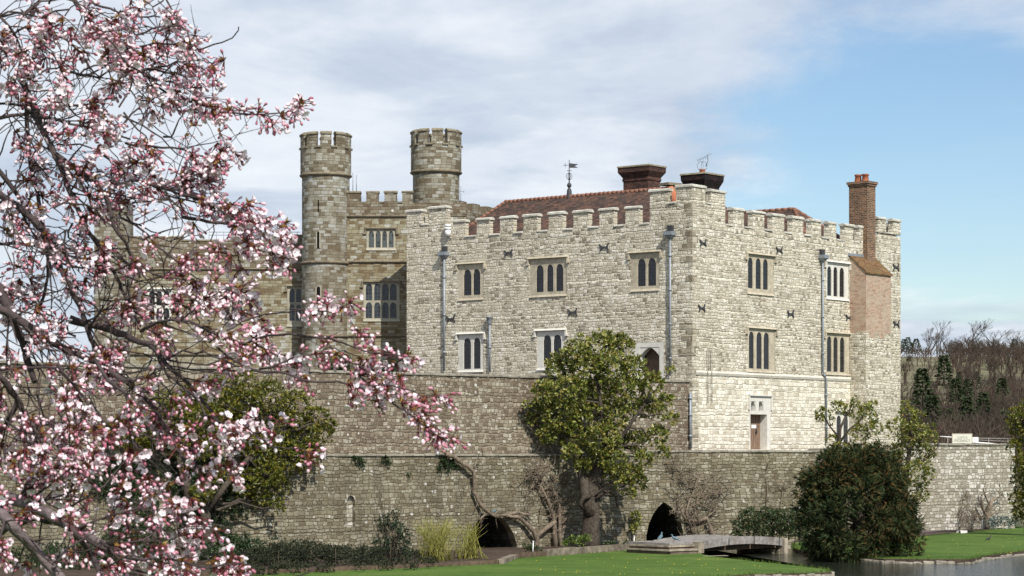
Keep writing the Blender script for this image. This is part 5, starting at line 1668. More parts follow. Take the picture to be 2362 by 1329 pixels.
Yy = 122.5
yew = thing('yew_bush', (*at(1985, 1280, Yy).xy, .5), 'large dark rounded yew with bronze tips on the water edge', 'bush')
cy = []
prof = [(1066, 60), (1088, 88), (1116, 106), (1152, 118), (1190, 126), (1228, 128), (1262, 122), (1284, 100)]
for y, hw in prof:
    n = int(3 + hw / 19)
    for i in range(n):
        a = 2 * math.pi * (i + random.random() * .6) / n
        k = random.uniform(.62, .95)
        x = 1976 + hw * k * math.cos(a) + (y - 1180) * .09
        Yq = Yy + hw * k * math.sin(a) * Yy / F
        cy.append((at(x, y + random.uniform(-14, 14), Yq), random.uniform(20, 40) * Yy / F))
for x, y, r in ((1850, 1175, 15), (1845, 1105, 11), (1862, 1090, 14), (2110, 1215, 15), (2118, 1250, 12), (1848, 1215, 14), (1900, 1060, 14), (1925, 1052, 14), (2100, 1165, 16), (1960, 1034, 12), (2030, 1052, 14), (2075, 1100, 17), (2060, 1072, 15)): cy.append((at(x, y, Yy + random.uniform(-1, 1)), r * Yy / F))
for i in range(80):
    y = random.uniform(1040, 1270); hw = float(np.interp(y, [p[0] for p in prof], [p[1] for p in prof])); sgn = random.choice((-1, 1)); k = random.uniform(.92, 1.13)
    a = random.uniform(-.9, .9); cy.append((at(1976 + (y - 1180) * .09 + sgn * hw * k * math.cos(a), y, Yy + hw * k * math.sin(a) * Yy / F), random.uniform(7, 17) * Yy / F))
for i in range(16): cy.append((at(random.uniform(1920, 2040), random.uniform(1032, 1062), Yy + random.uniform(-1, 1)), random.uniform(8, 14) * Yy / F))
V, Fc = sprays(cy, 58, .31)
keepf = V[:, 2].reshape(-1, 8)[:, 2] > .3
np_mesh('crown', V, Fc, M['yew'], yew)
tipc = [(c, r * 1.05) for c, r in cy if (c.x * F / c.y + CX > 1990 and c.z > 1.0 and random.random() < .85) or (c.z > 3.4 and random.random() < .7) or random.random() < .10]
V, Fc = sprays(tipc, 18, .31)
np_mesh('bronze_tips', V, Fc, M['yew_tip'], yew)
mb = MB(); b0 = at(1985, 1290, Yy); b0.z = .5
mb.tube([b0, at(1984, 1230, Yy), at(1975, 1150, Yy), at(1968, 1070, Yy)], [.35, .3, .2, .08], 8)
for c, r in cy[::5]: mb.tube(jitter_path(at(1980, min(1250, (ZC - c.z) * F / Yy + HY + 40), Yy), Vector(c), 4, .1), [.07, .05, .04, .03, .015], 5)
mb.build('trunk', M['bark_dark'], yew)

# evergreen hedge beside the bridge
hd = thing('hedge', (*at(1768, 1240, 136).xy, .6), 'clipped dark green hedge behind the footbridge', 'hedge')
hc = []
for x in range(1700, 1850, 17):
    for y in (1188, 1205, 1225):
        if y == 1188 and x < 1712: continue
        for q in (-.5, .6): hc.append((at(x + random.uniform(-5, 5), y + random.uniform(-6, 6) + (10 if x < 1715 else 0), 136.3 + q), random.uniform(13, 17) * 136 / F))
V, Fc = shoots_leaves(hc, 22, .13, 6, .9, .3)
np_mesh('foliage', V, Fc, M['hedge'], hd)
mb = MB()
for x in range(1700, 1850, 12):
    b = at(x, 1245, 136.3); b.z = .55; mb.tube(jitter_path(b, at(x + random.uniform(-8, 8), 1190, 136.3), 4, .1), [.03, .028, .022, .015, .01], 5)
mb.build('stems', M['bark_dark'], hd)

# dark shrub in the bed with a few bare shoots above it
Ysh = 114.5
ds_ = thing('shrub', (*at(905, 1292, Ysh).xy, .7), 'dark bluish green shrub in the bed left of the yellow stems', 'shrub')
sc2 = [(905, 1272, 28), (880, 1255, 25), (925, 1255, 26), (900, 1225, 27), (885, 1205, 18), (920, 1220, 20), (940, 1275, 18), (870, 1278, 18), (905, 1195, 16), (935, 1240, 16), (915, 1180, 9)]
V, Fc = shoots_leaves(clumps_px(sc2, Ysh, .4), 26, .11, 6, .9, .4)
np_mesh('foliage', V, Fc, M['shrub_dark'], ds_)
mb = MB()
for i in range(26):
    b = at(905 + random.uniform(-18, 18), 1295, Ysh + random.uniform(-.3, .3)); b.z = .68
    e = at(random.uniform(850, 955), random.uniform(1130, 1210), Ysh + random.uniform(-.5, .5)); mb.tube(jitter_path(b, e, 4, .08), [.02, .017, .013, .01, .006], 4)
mb.build('stems', M['bark_dark'], ds_)


# golden willow stools
def stool(label, px, Y, tops, n, zb=.7):
    o = thing('willow_shrub', (*at(px, 1290, Y).xy, zb), label, 'shrub', 'yellow stemmed willow shrubs')
    mb = MB()
    for i in range(n):
        b = at(px + random.gauss(0, 19), 1290, Y + random.gauss(0, .25)); b.z = zb
        x, y = tops(); e = at(x, y, Y + random.uniform(-.9, .9))
        m = b.lerp(e, .5) + Vector((random.uniform(-.05, .05) + (b.x - e.x) * .12, random.uniform(-.1, .1), .12))
        mb.tube([b, b.lerp(m, .5) + Vector((0, 0, .03)), m, m.lerp(e, .5) + Vector((0, 0, .02)), e], [.014, .012, .010, .007, .003], 4)
        if random.random() < .55:
            s = m.lerp(e, random.random() * .5); mb.tube([s, s + (e - m) * .5 + Vector((random.uniform(-.2, .2), 0, .1))], [.007, .003], 3)
    mb.build('stems', M['willow'], o)


stool('upright yellow stemmed willow shrub in front of the wall', 1003, 115, lambda: (random.uniform(948, 1062), 1190 + abs(random.gauss(0, 30))), 170)
stool('yellow stemmed willow shrub leaning across the round arch', 1078, 117, lambda: (random.triangular(1040, 1128, 1075), 1200 + abs(random.gauss(0, 40))), 95)

# low plants
gc = []
for i in range(120):
    x = random.uniform(545, 880); gc.append((at(x, 1302 - 34 * random.random() - (14 if 640 < x < 760 else 0), random.uniform(108.5, 117)), random.uniform(.25, .45)))
gc = [(Vector((c.x, c.y, max(.75, min(1.45, c.z)))), r) for c, r in gc]
for i in range(190):
    x = random.uniform(480, 1000); f = random.random() ** 1.3; kx = x * .0; q0 = flat(x, 1326 - (x - 560) * .0385, .7); q1 = flat(x, 1280, .7); p = q0.lerp(q1, f)
    gc.append((Vector((p.x, p.y + .5, .78)), random.uniform(.16, .34)))
V, Fc = shoots_leaves(gc, 18, .12, 5, 1, .5)
tag(np_mesh('ground_cover', V, Fc, M['ground_cover'], org=(-8, 113, .7)), 'dark low ground cover filling the bed below the wall', 'ground cover', kind='stuff')
gc = []
for i in range(90):
    x = random.uniform(-60, 545); q = FO.px(x, 1250)
    gc.append((FO.pt(q[0], .8 + random.random() * .9, random.uniform(.3, 6)), random.uniform(.3, .6)))
V, Fc = shoots_leaves(gc, 14, .13, 5, 1, .5)
tag(np_mesh('ground_cover', V, Fc, M['ivy'], org=(-20, 108, .7)), 'dark leafy ground cover behind the lower cherry boughs', 'ground cover', kind='stuff')


def wall_plant(name, label, cat, fac, spots, mat, per, leaf, group=None, off=.12, whorl=5):
    cl = []
    for x, y, r in spots:
        t, z = fac.px(x, y); cl.append((fac.pt(t, z, off), r * 130 / F))
    V, Fc = shoots_leaves(cl, per, leaf, whorl, .5, .5)
    o = np_mesh(name, V, Fc, mat, org=fac.pt(*fac.px(spots[0][0], spots[0][1]), 0))
    return tag(o, label, cat, group)


wall_plant('ivy', 'dark ivy hanging from the ledge where the bare vine tops out', 'ivy', FO, [(1018, 1070, 11), (1030, 1078, 10), (1042, 1068, 9), (1012, 1085, 7), (1050, 1078, 6), (1022, 1060, 8)], M['ivy'], 60, .12, 'ivy tufts on the wall')
wall_plant('ivy', 'small green tuft on the ledge right of the yellow green magnolia', 'ivy', FO, [(822, 1062, 11), (832, 1070, 9), (812, 1058, 6)], M['ivy'], 50, .11, 'ivy tufts on the wall')
wall_plant('ivy', 'small fern tuft under the ledge above the dark shrub', 'ivy', FO, [(886, 1060, 9), (893, 1068, 7), (880, 1066, 5)], M['ivy'], 50, .11, 'ivy tufts on the wall')
wall_plant('ivy', 'tiny moss tuft alone on the mid wall above the yellow stems', 'ivy', FO, [(940, 1097, 6)], M['ivy'], 60, .08, 'ivy tufts on the wall')
wall_plant('ivy', 'dense dark ivy on the wall behind the cherry boughs, widened to stand in for magnolia shade', 'ivy', FO, [(x, y, 16) for x in range(215, 300, 16) for y in range(1070, 1160, 18)] + [(x + random.uniform(-8, 8), y, 15) for x in range(250, 560, 17) for y in range(1072, 1280, 19) if random.random() < .62], M['ivy'], 20, .13, 'ivy tufts on the wall')  # ivy patch at left, then a wider spread standing in for the magnolia's shadow
wall_plant('leafy_sprig', 'bright green sprig hanging below the magnolia by the pointed arch', 'sprig', FO, [(1452, 1190, 10), (1455, 1205, 9), (1448, 1218, 8)], M['magnolia'], 34, .2, None, .5)
fp_ = []
for x, y, r in ((1315, 1250, 9), (1330, 1254, 8), (1345, 1246, 11), (1356, 1240, 8), (1305, 1256, 6), (1322, 1243, 6)): fp_.append((Vector(at(x, y, 126.5)), r * 126 / F))
V, Fc = shoots_leaves(fp_, 30, .17, 6, 1, .5)
tag(np_mesh('leafy_plant', V, Fc, M['fresh'], org=(fp_[0][0].x, fp_[0][0].y, .7)), 'fresh pale green plant at the foot of the magnolia trunk', 'plant')
for x0, x1, lb in ((1196, 1250, 'pinkish bergenia clump under the forked bare vine'), (1395, 1450, 'low red green plants along the stone kerb')):
    cl_ = [(Vector(at(random.uniform(x0, x1), 1262, 124 if x0 < 1300 else 130)), .2) for i in range(9)]
    cl_ = [(Vector((c.x, c.y, .82 + random.random() * .15)), r) for c, r in cl_]
    V, Fc = shoots_leaves(cl_, 26, .12, 5, 1, .5)
    tag(np_mesh('leafy_plant', V, Fc, M['hedge'], org=(cl_[0][0].x, cl_[0][0].y, .7)), lb, 'plant')
sgc = [(Vector((*at(x, y, 160).xy, max(.95, at(x, y, 160).z))), r * 160 / F) for x, y, r in ((2285, 1206, 12), (2300, 1202, 13), (2318, 1200, 12), (2334, 1202, 11), (2348, 1206, 10), (2294, 1212, 10), (2325, 1210, 10))]
V, Fc = shoots_leaves(sgc, 30, .12, 6, 1, .5)
tag(np_mesh('sage_bush', V, Fc, M['sage'], org=(sgc[0][0].x, 160, .64)), 'mound of grey green sage behind the wire fence', 'bush')

# ---------------------------------------------------------------- bare climbers on the walls
def vine(name, label, stems, twigs, fac, off, seed, box, group=None, r_scale=1.0):
    random.seed(seed)
    o = thing(name, fac.pt(fac.px(stems[0][0][0][0], 1260)[0], .7, off), label, 'climber', group)
    mb = MB(); nodes = []
    for pts, ra, rb in stems:
        P = []
        for i, (x, y) in enumerate(pts):
            t, z = fac.px(x, y); P.append(fac.pt(t, max(.62, z), off + random.uniform(-.05, .08)))
        # subdivide for gnarl
        Q = [P[0]]
        for a, b in zip(P[:-1], P[1:]):
            m = (a + b) / 2; Q += [m + Vector((random.uniform(-.04, .04), random.uniform(-.05, .05), random.uniform(-.04, .04))), b]
        n = len(Q)
        mb.tube(Q, [(ra + (rb - ra) * i / (n - 1)) * random.uniform(.85, 1.15) for i in range(n)], 8)
        nodes += Q[1:]
    mb.build('stems', M['bark_vine'], o)
    tw = MB()
    x0, y0, x1, y1 = box
    for i in range(twigs):
        a = random.choice(nodes)
        q = a
        d = Vector((random.uniform(-1, 1) * fac.d.x, random.uniform(-1, 1) * fac.d.y * 1.0, random.uniform(-.7, 1))).normalized()
        d = (fac.pt(random.uniform(-1, 1), random.uniform(-.6, 1), random.uniform(-.25, .3)) - fac.pt(0, 0)).normalized()
        P = [q]
        for j in range(random.randint(3, 6)):
            d = (d + .55 * Vector((random.uniform(-1, 1), random.uniform(-1, 1), random.uniform(-1, 1)))).normalized()
            q = q + d * random.uniform(.1, .26); P.append(q)
        rr = random.uniform(.010, .03) * r_scale
        tw.tube(P, [rr * (1 - .75 * i / (len(P) - 1)) for i in range(len(P))], 4)
        if random.random() < .5: nodes.append(P[-2])
    tw.build('twigs', M['bark_vine'], o)
    return o


vine('bare_vine', 'long bare twisting vine climbing over the round arch to the ledge',
     [([(1020, 1047), (1034, 1052), (1048, 1062), (1070, 1075), (1083, 1087), (1084, 1108), (1086, 1134), (1095, 1155), (1105, 1172), (1118, 1182), (1135, 1190), (1160, 1188), (1187, 1181), (1200, 1186), (1213, 1188)], .13, .07),
      ([(1160, 1189), (1185, 1192), (1206, 1208), (1221, 1226), (1230, 1243), (1229, 1262)], .10, .15),
      ([(1232, 1240), (1238, 1230), (1252, 1219), (1272, 1203)], .13, .11),
      ([(1118, 1183), (1108, 1190), (1100, 1200)], .07, .05), ([(1086, 1087), (1090, 1064), (1100, 1056)], .04, .02), ([(1020, 1047), (1008, 1040), (1000, 1044)], .08, .04)], 70, FO, .28, 5, (1000, 1040, 1280, 1260), 'bare climbers on the walls')
vine('bare_vine', 'tangled bare vine between the round arch and the magnolia trunk',
     [([(1283, 1262), (1281, 1230), (1282, 1200), (1283, 1180), (1280, 1155), (1270, 1136), (1253, 1119), (1234, 1104), (1227, 1094), (1234, 1082), (1234, 1070)], .10, .035),
      ([(1272, 1262), (1271, 1200), (1261, 1172), (1249, 1146), (1238, 1121), (1230, 1110)], .13, .06), ([(1227, 1096), (1214, 1100), (1200, 1103), (1192, 1108)], .045, .02), ([(1227, 1094), (1215, 1092), (1204, 1096)], .04, .02),
      ([(1240, 1110), (1220, 1120), (1205, 1150), (1208, 1175)], .03, .02), ([(1262, 1180), (1280, 1190), (1296, 1198)], .04, .025), ([(1280, 1155), (1296, 1150), (1306, 1152)], .035, .02), ([(1283, 1180), (1300, 1176), (1312, 1174)], .03, .015),
      ([(1253, 1119), (1270, 1112), (1285, 1110), (1300, 1118)], .035, .018), ([(1278, 1225), (1290, 1218), (1297, 1212)], .035, .02), ([(1234, 1100), (1250, 1086), (1262, 1072)], .035, .015)], 330, FO, .3, 6, (1180, 1050, 1310, 1260), 'bare climbers on the walls')
vine('bare_vine', 'grey bare wisteria spread on the wall right of the pointed arch',
     [([(1642, 1250), (1640, 1233), (1634, 1217), (1625, 1195), (1605, 1203), (1583, 1200), (1570, 1190), (1562, 1165), (1560, 1140)], .13, .04), ([(1600, 1250), (1592, 1232), (1584, 1204), (1578, 1180), (1588, 1150), (1600, 1120), (1606, 1095)], .10, .025),
      ([(1605, 1203), (1598, 1180), (1606, 1150), (1622, 1120), (1636, 1098)], .06, .02), ([(1590, 1150), (1604, 1162), (1626, 1170), (1648, 1168)], .035, .015), ([(1625, 1194), (1642, 1180), (1655, 1150), (1662, 1118)], .05, .018),
      ([(1596, 1130), (1582, 1112), (1570, 1098)], .03, .012), ([(1612, 1140), (1640, 1136), (1668, 1140)], .03, .012), ([(1570, 1190), (1556, 1180), (1548, 1160)], .03, .015)], 420, F2, .25, 8, (1550, 1080, 1690, 1250), 'bare climbers on the walls')
vine('bare_vine', 'single thin bare stem on the wall above the hedge',
     [([(1762, 1250), (1764, 1180), (1768, 1130), (1764, 1090), (1770, 1066)], .035, .015), ([(1800, 1250), (1795, 1180), (1803, 1130), (1810, 1105)], .03, .012)], 80, F2, .12, 9, (1700, 1050, 1830, 1250), 'bare climbers on the walls', .7)
vine('bare_vine', 'pinkish bare climber low on the garden wall',
     [([(2206, 1226), (2212, 1190), (2222, 1160), (2216, 1134)], .045, .015), ([(2205, 1226), (2225, 1170), (2238, 1190), (2241, 1200)], .04, .015), ([(2235, 1228), (2242, 1195), (2228, 1165), (2232, 1140)], .04, .015)], 200, F4, .3, 10, (2180, 1120, 2260, 1230), 'bare climbers on the walls', .8)
vine('pollard_shrub', 'gnarled dark pollarded shrub with upright fork on the garden wall',
     [([(2264, 1226), (2264, 1196), (2268, 1170), (2275, 1155), (2284, 1150)], .20, .12), ([(2266, 1190), (2256, 1175), (2250, 1158), (2246, 1146)], .12, .05), ([(2268, 1165), (2258, 1145), (2252, 1125)], .07, .03), ([(2284, 1152), (2296, 1140), (2303, 1146)], .06, .02), ([(2270, 1190), (2288, 1176), (2302, 1168)], .05, .02), ([(2290, 1150), (2293, 1125), (2292, 1118)], .03, .015)], 60, F4, .5, 12, (2240, 1110, 2310, 1230))
random.seed(21)
bp_ = FO.pt(*FO.px(1131, 1184), .34); bird('bird', (bp_.x, bp_.y, bp_.z - .02), R(30), .30, M['bird_blue'], 'small blue bird perched on the bare vine over the round arch', tail=.4)
# shrubs in the courtyard behind the curtain wall
for px, py, lb in ((650, 848, 'dark clipped bush behind the curtain wall at the wing'), (775, 838, 'green bush behind the curtain wall below the left turret'), (895, 846, 'dark bush behind the curtain wall beside the castle block')):
    cl_ = [(at(px + random.uniform(-26, 26), py + random.uniform(-4, 16), 140 + random.uniform(-1, 1)), random.uniform(.4, .6)) for i in range(12)]
    cl_ += [(at(px + random.uniform(-22, 22), py + random.uniform(20, 90), 140), random.uniform(.45, .7)) for i in range(12)]
    V, Fc = shoots_leaves(cl_, 14, .15, 6, 1, .4)
    tag(np_mesh('bush', V, Fc, M['shrub_dark'] if px != 775 else M['hedge'], org=(cl_[0][0].x, 140, 6)), lb, 'bush')

# ---------------------------------------------------------------- the wooded hill
def bare_template(seed, H=1.0, spread=.55, levels=4, up=.5):
    rs = random.Random(seed); V, Fc = [], []

    def stick(a, b, ra, rb):
        d = (b - a).normalized(); u = d.cross(Vector((.3, .5, .8))).normalized(); w = d.cross(u); o = len(V)
        for p, r in ((a, ra), (b, rb)):
            for k in range(3):
                q = 2 * math.pi * k / 3; V.append(tuple(p + (u * math.cos(q) + w * math.sin(q)) * r))
        for k in range(3): Fc.append((o + k, o + (k + 1) % 3, o + 3 + (k + 1) % 3, o + 3 + k))

    def grow(p, d, L, r, lv):
        q = p + d * L; stick(p, q, r, r * .65)
        if lv == 0: return
        nb = 3 if lv > 1 else 4
        for k in range(nb):
            nd = (d + spread * Vector((rs.uniform(-1, 1), rs.uniform(-1, 1), rs.uniform(-.4, .8)))).normalized()
            nd = (nd + Vector((0, 0, up * .25))).normalized()
            s = p.lerp(q, rs.uniform(.55, 1.0)) if k else q
            grow(s, nd, L * rs.uniform(.55, .8), r * .58, lv - 1)
    grow(Vector((0, 0, 0)), Vector((rs.uniform(-.05, .05), rs.uniform(-.05, .05), 1)), .34, .016, levels)
    zs = max(v[2] for v in V)
    return np.array(V) / zs * H, np.array(Fc)


temps = [bare_template(s, spread=sp, levels=4) for s, sp in ((1, .75), (2, .6), (3, .9), (4, .7))]
spots = []
for i in range(2300):
    px = random.uniform(2040, 2720); Y = 250 * (1010 / 250.) ** random.random() if random.random() < .75 else random.uniform(700, 1010)
    X = Y * (px - CX) / F
    if Y > 560 and px < 2195 and random.random() < (.80 if Y < 940 else .45): continue
    if Y < 300 and random.random() < .5: continue
    spots.append((X, Y, hill_z(X, Y) - .2, px))
for nm, sel, mat, lb in (('far_wood', 0, 'wood_far', 'grey brown bare wood covering the hillside at the right'), ('far_wood', 1, 'wood_red', 'reddish bare coppice mixed through the hillside wood')):
    parts = []
    for k, (tv, tf) in enumerate(temps):
        ss = [s for j, s in enumerate(spots) if (j % 4) == k and ((j // 4) % 5 < 2) == bool(sel)]
        if not ss: continue
        P = np.array([s[:3] for s in ss]); n = len(P)
        ang = rng.uniform(0, 2 * np.pi, n)
        Rm = np.zeros((n, 3, 3)); Rm[:, 0, 0] = np.cos(ang); Rm[:, 0, 1] = -np.sin(ang); Rm[:, 1, 0] = np.sin(ang); Rm[:, 1, 1] = np.cos(ang); Rm[:, 2, 2] = 1
        h = rng.uniform(6, 10.5, n) * (0.8 if sel else 1) * np.where(P[:, 1] > 780, .45, .92)
        V, Fc = inst(tv * np.array([1.5, 1.5, 1]), tf, Rm, P, h)
        parts.append((V, Fc, 0))
    V, Fc, _ = merge(parts)
    tag(np_mesh(nm, V, Fc, M[mat], org=(150, 600, 10)), lb, 'wood', kind='stuff')
# trees standing out on the crest
for px, ytop, Y, sd, sp, lb, w in ((2162, 738, 1000, 21, .62, 'tallest bare tree on the hill crest, left of the group', 1.25), (2142, 752, 1002, 22, .5, 'slender bare tree just left of the tallest crest tree', .9), (2240, 733, 990, 23, .75, 'wide bare crest tree in the middle of the skyline group', 1.45), (2290, 742, 985, 24, .8, 'round headed bare crest tree right of the wide one', 1.5), (2345, 758, 980, 25, .8, 'low spreading bare tree at the right end of the crest', 1.5)):
    X = Y * (px - CX) / F; z = hill_z(X, Y) - .3; H = at(px, ytop, Y).z - z
    tv, tf = bare_template(sd, spread=sp, levels=5)
    V = tv * np.array([H * w, H * w, H]) + np.array([X, Y, z])
    tag(np_mesh('bare_tree', V, tf, M['twig_crest'], org=(X, Y, z)), lb, 'tree', 'bare trees on the hill crest')


def conifer(px, ytop, ybase, Y, label, wid=.2):
    a = at(px, ybase, Y); H = (ybase - ytop) * Y / F * 1.22; wid *= 1.2
    o = thing('conifer', a, label, 'tree', 'dark conifers on the hillside')
    mb = MB(); mb.tube([a, a + Vector((0, 0, H * .95))], [H * .02, H * .004], 6); mb.build('trunk', M['bark_dark'], o)
    VV = []
    n = 520
    f = rng.random(n) ** .75; tier = np.floor(f * 11) / 11 + .02 * rng.random(n)
    z = H * (.02 + .98 * tier); rr = H * wid * (1 - tier) ** .85 + .05
    ang = rng.uniform(0, 2 * np.pi, n); q = rng.uniform(.25, 1.0, n) ** .6 * rng.uniform(.75, 1.1, n)
    P = np.stack([a.x + rr * q * np.cos(ang), a.y + rr * q * np.sin(ang), a.z + z - rr * q * .25], 1)
    d = unit(np.stack([np.cos(ang), np.sin(ang), -.35 + 0 * ang], 1) + .4 * rand_dirs(n))
    V, Fc = inst(LEAF_V, LEAF_F, frames(d), P, np.stack([np.full(n, H * .16), np.full(n, H * .1), np.full(n, H * .12)], 1) * rng.uniform(.6, 1.3, (n, 1)))
    np_mesh('crown', V, Fc, M['conifer'], o)


for px, yt, yb, Y, lb in ((2178, 828, 892, 620, 'dark pointed conifer alone on the pale slope'), (2097, 826, 852, 760, 'tiny conifer beside the castle edge on the slope'), (2128, 862, 945, 480, 'tall conifer left below the lone pointed one'), (2150, 925, 1010, 380, 'conifer low on the slope just above the magnolia'), (2232, 880, 925, 520, 'narrow conifer upper of the column right of the meadow'), (2230, 925, 1000, 400, 'narrow conifer lowest of the column above the notice board'), (2212, 862, 890, 600, 'small bushy conifer between the two pointed rows'),
                          (2094, 782, 812, 1000, 'dark pine on the skyline nearest the castle edge'), (2113, 785, 812, 1000, 'second dark pine on the skyline from the castle edge'), (2340, 785, 812, 950, 'dark evergreen among bare trees at the right skyline'), (2085, 786, 812, 990, 'small dark pine touching the castle edge on the skyline'), (2268, 915, 985, 420, 'dark conifer deep in the wood left of the edge magnolia'), (2312, 880, 935, 520, 'dark conifer high in the wood near the right edge'), (2190, 950, 1005, 360, 'squat dark conifer low in the wood above the notice board'), (2318, 955, 1015, 340, 'broad dark conifer at the foot of the wood by the edge magnolia'), (2252, 862, 900, 640, 'mid slope conifer below the wide crest tree'), (2205, 880, 935, 500, 'conifer midway between the lone one and the column'), (2290, 825, 860, 760, 'distant conifer under the round headed crest tree')):
    conifer(px, yt, yb, Y, lb, .24 if yt > 800 else .45)

# ragged grass along the lawn's edges
gb_, o_ = [], 0
line = [(p.x, p.y - .1) for p in kw] + [None] + e1[1:] + [None] + shr + [None] + [tuple(p) for p in bedr]
PP = []
for a, b in zip(line[:-1], line[1:]):
    if a is None or b is None: continue
    L = math.hypot(b[0] - a[0], b[1] - a[1]); n = int(L * 26)
    for i in range(n):
        f = random.random(); PP.append((a[0] + (b[0] - a[0]) * f + random.gauss(0, .10), a[1] + (b[1] - a[1]) * f + random.gauss(0, .14) + (.12 if a in shr else 0), .59))
for i in range(2600):
    p = flat(random.uniform(600, 1850), random.uniform(1285, 1329), .6)
    if p.y < 137: PP.append((p.x, p.y, .59))
PP = np.array(PP); n = len(PP)
D_ = unit(np.stack([rng.normal(0, .45, n), rng.normal(0, .45, n), np.ones(n)], 1))
V, Fc = inst([(-.10, 0, 0), (.10, 0, 0), (0, .12, 1)], np.array([(0, 1, 2)]), frames(D_), PP, np.where(np.arange(n) < n - 2600, rng.uniform(.06, .20, n), rng.uniform(.03, .07, n)))
M['blade'] = leafy('grass_blade', [(0, (.04, .075, .012)), (.6, (.075, .125, .022)), (1, (.13, .16, .04))], .7, .2, .2)
tag(np_mesh('grass_tufts', V, Fc, M['blade'], org=(5, 110, .6)), 'ragged longer grass along the edges of the lawns', 'grass', kind='stuff')

# dandelion dots in the lawn
fy = []
for i in range(48):
    x = random.uniform(1230, 1760); y = random.uniform(1287, 1326)
    p = flat(x, y, .6)
    fy.append((p.x, p.y, .63))
for i in range(22):
    p = flat(random.uniform(2130, 2362), random.uniform(1240, 1285), .6); fy.append((p.x, p.y, .63))
P = np.array(fy); n = len(P)
tv = [(math.cos(a) * .5, math.sin(a) * .5, .25 * (k % 2)) for k, a in enumerate([i * math.pi / 4 for i in range(8)])] + [(0, 0, .5), (0, 0, -.6)]
tf = [(i, (i + 1) % 8, 8) for i in range(8)] + [((i + 1) % 8, i, 9) for i in range(8)]
V, Fc = inst(tv, tf, np.repeat(np.eye(3)[None], n, 0), P, rng.uniform(.03, .06, n))
tag(np_mesh('lawn_flowers', V, Fc, M['yellow'], org=(5, 110, .6)), 'scattered tiny yellow flowers in the mown lawn', 'flowers', kind='stuff')
# ---------------------------------------------------------------- the flowering cherry in the foreground
random.seed(31)
YC0 = 10.0
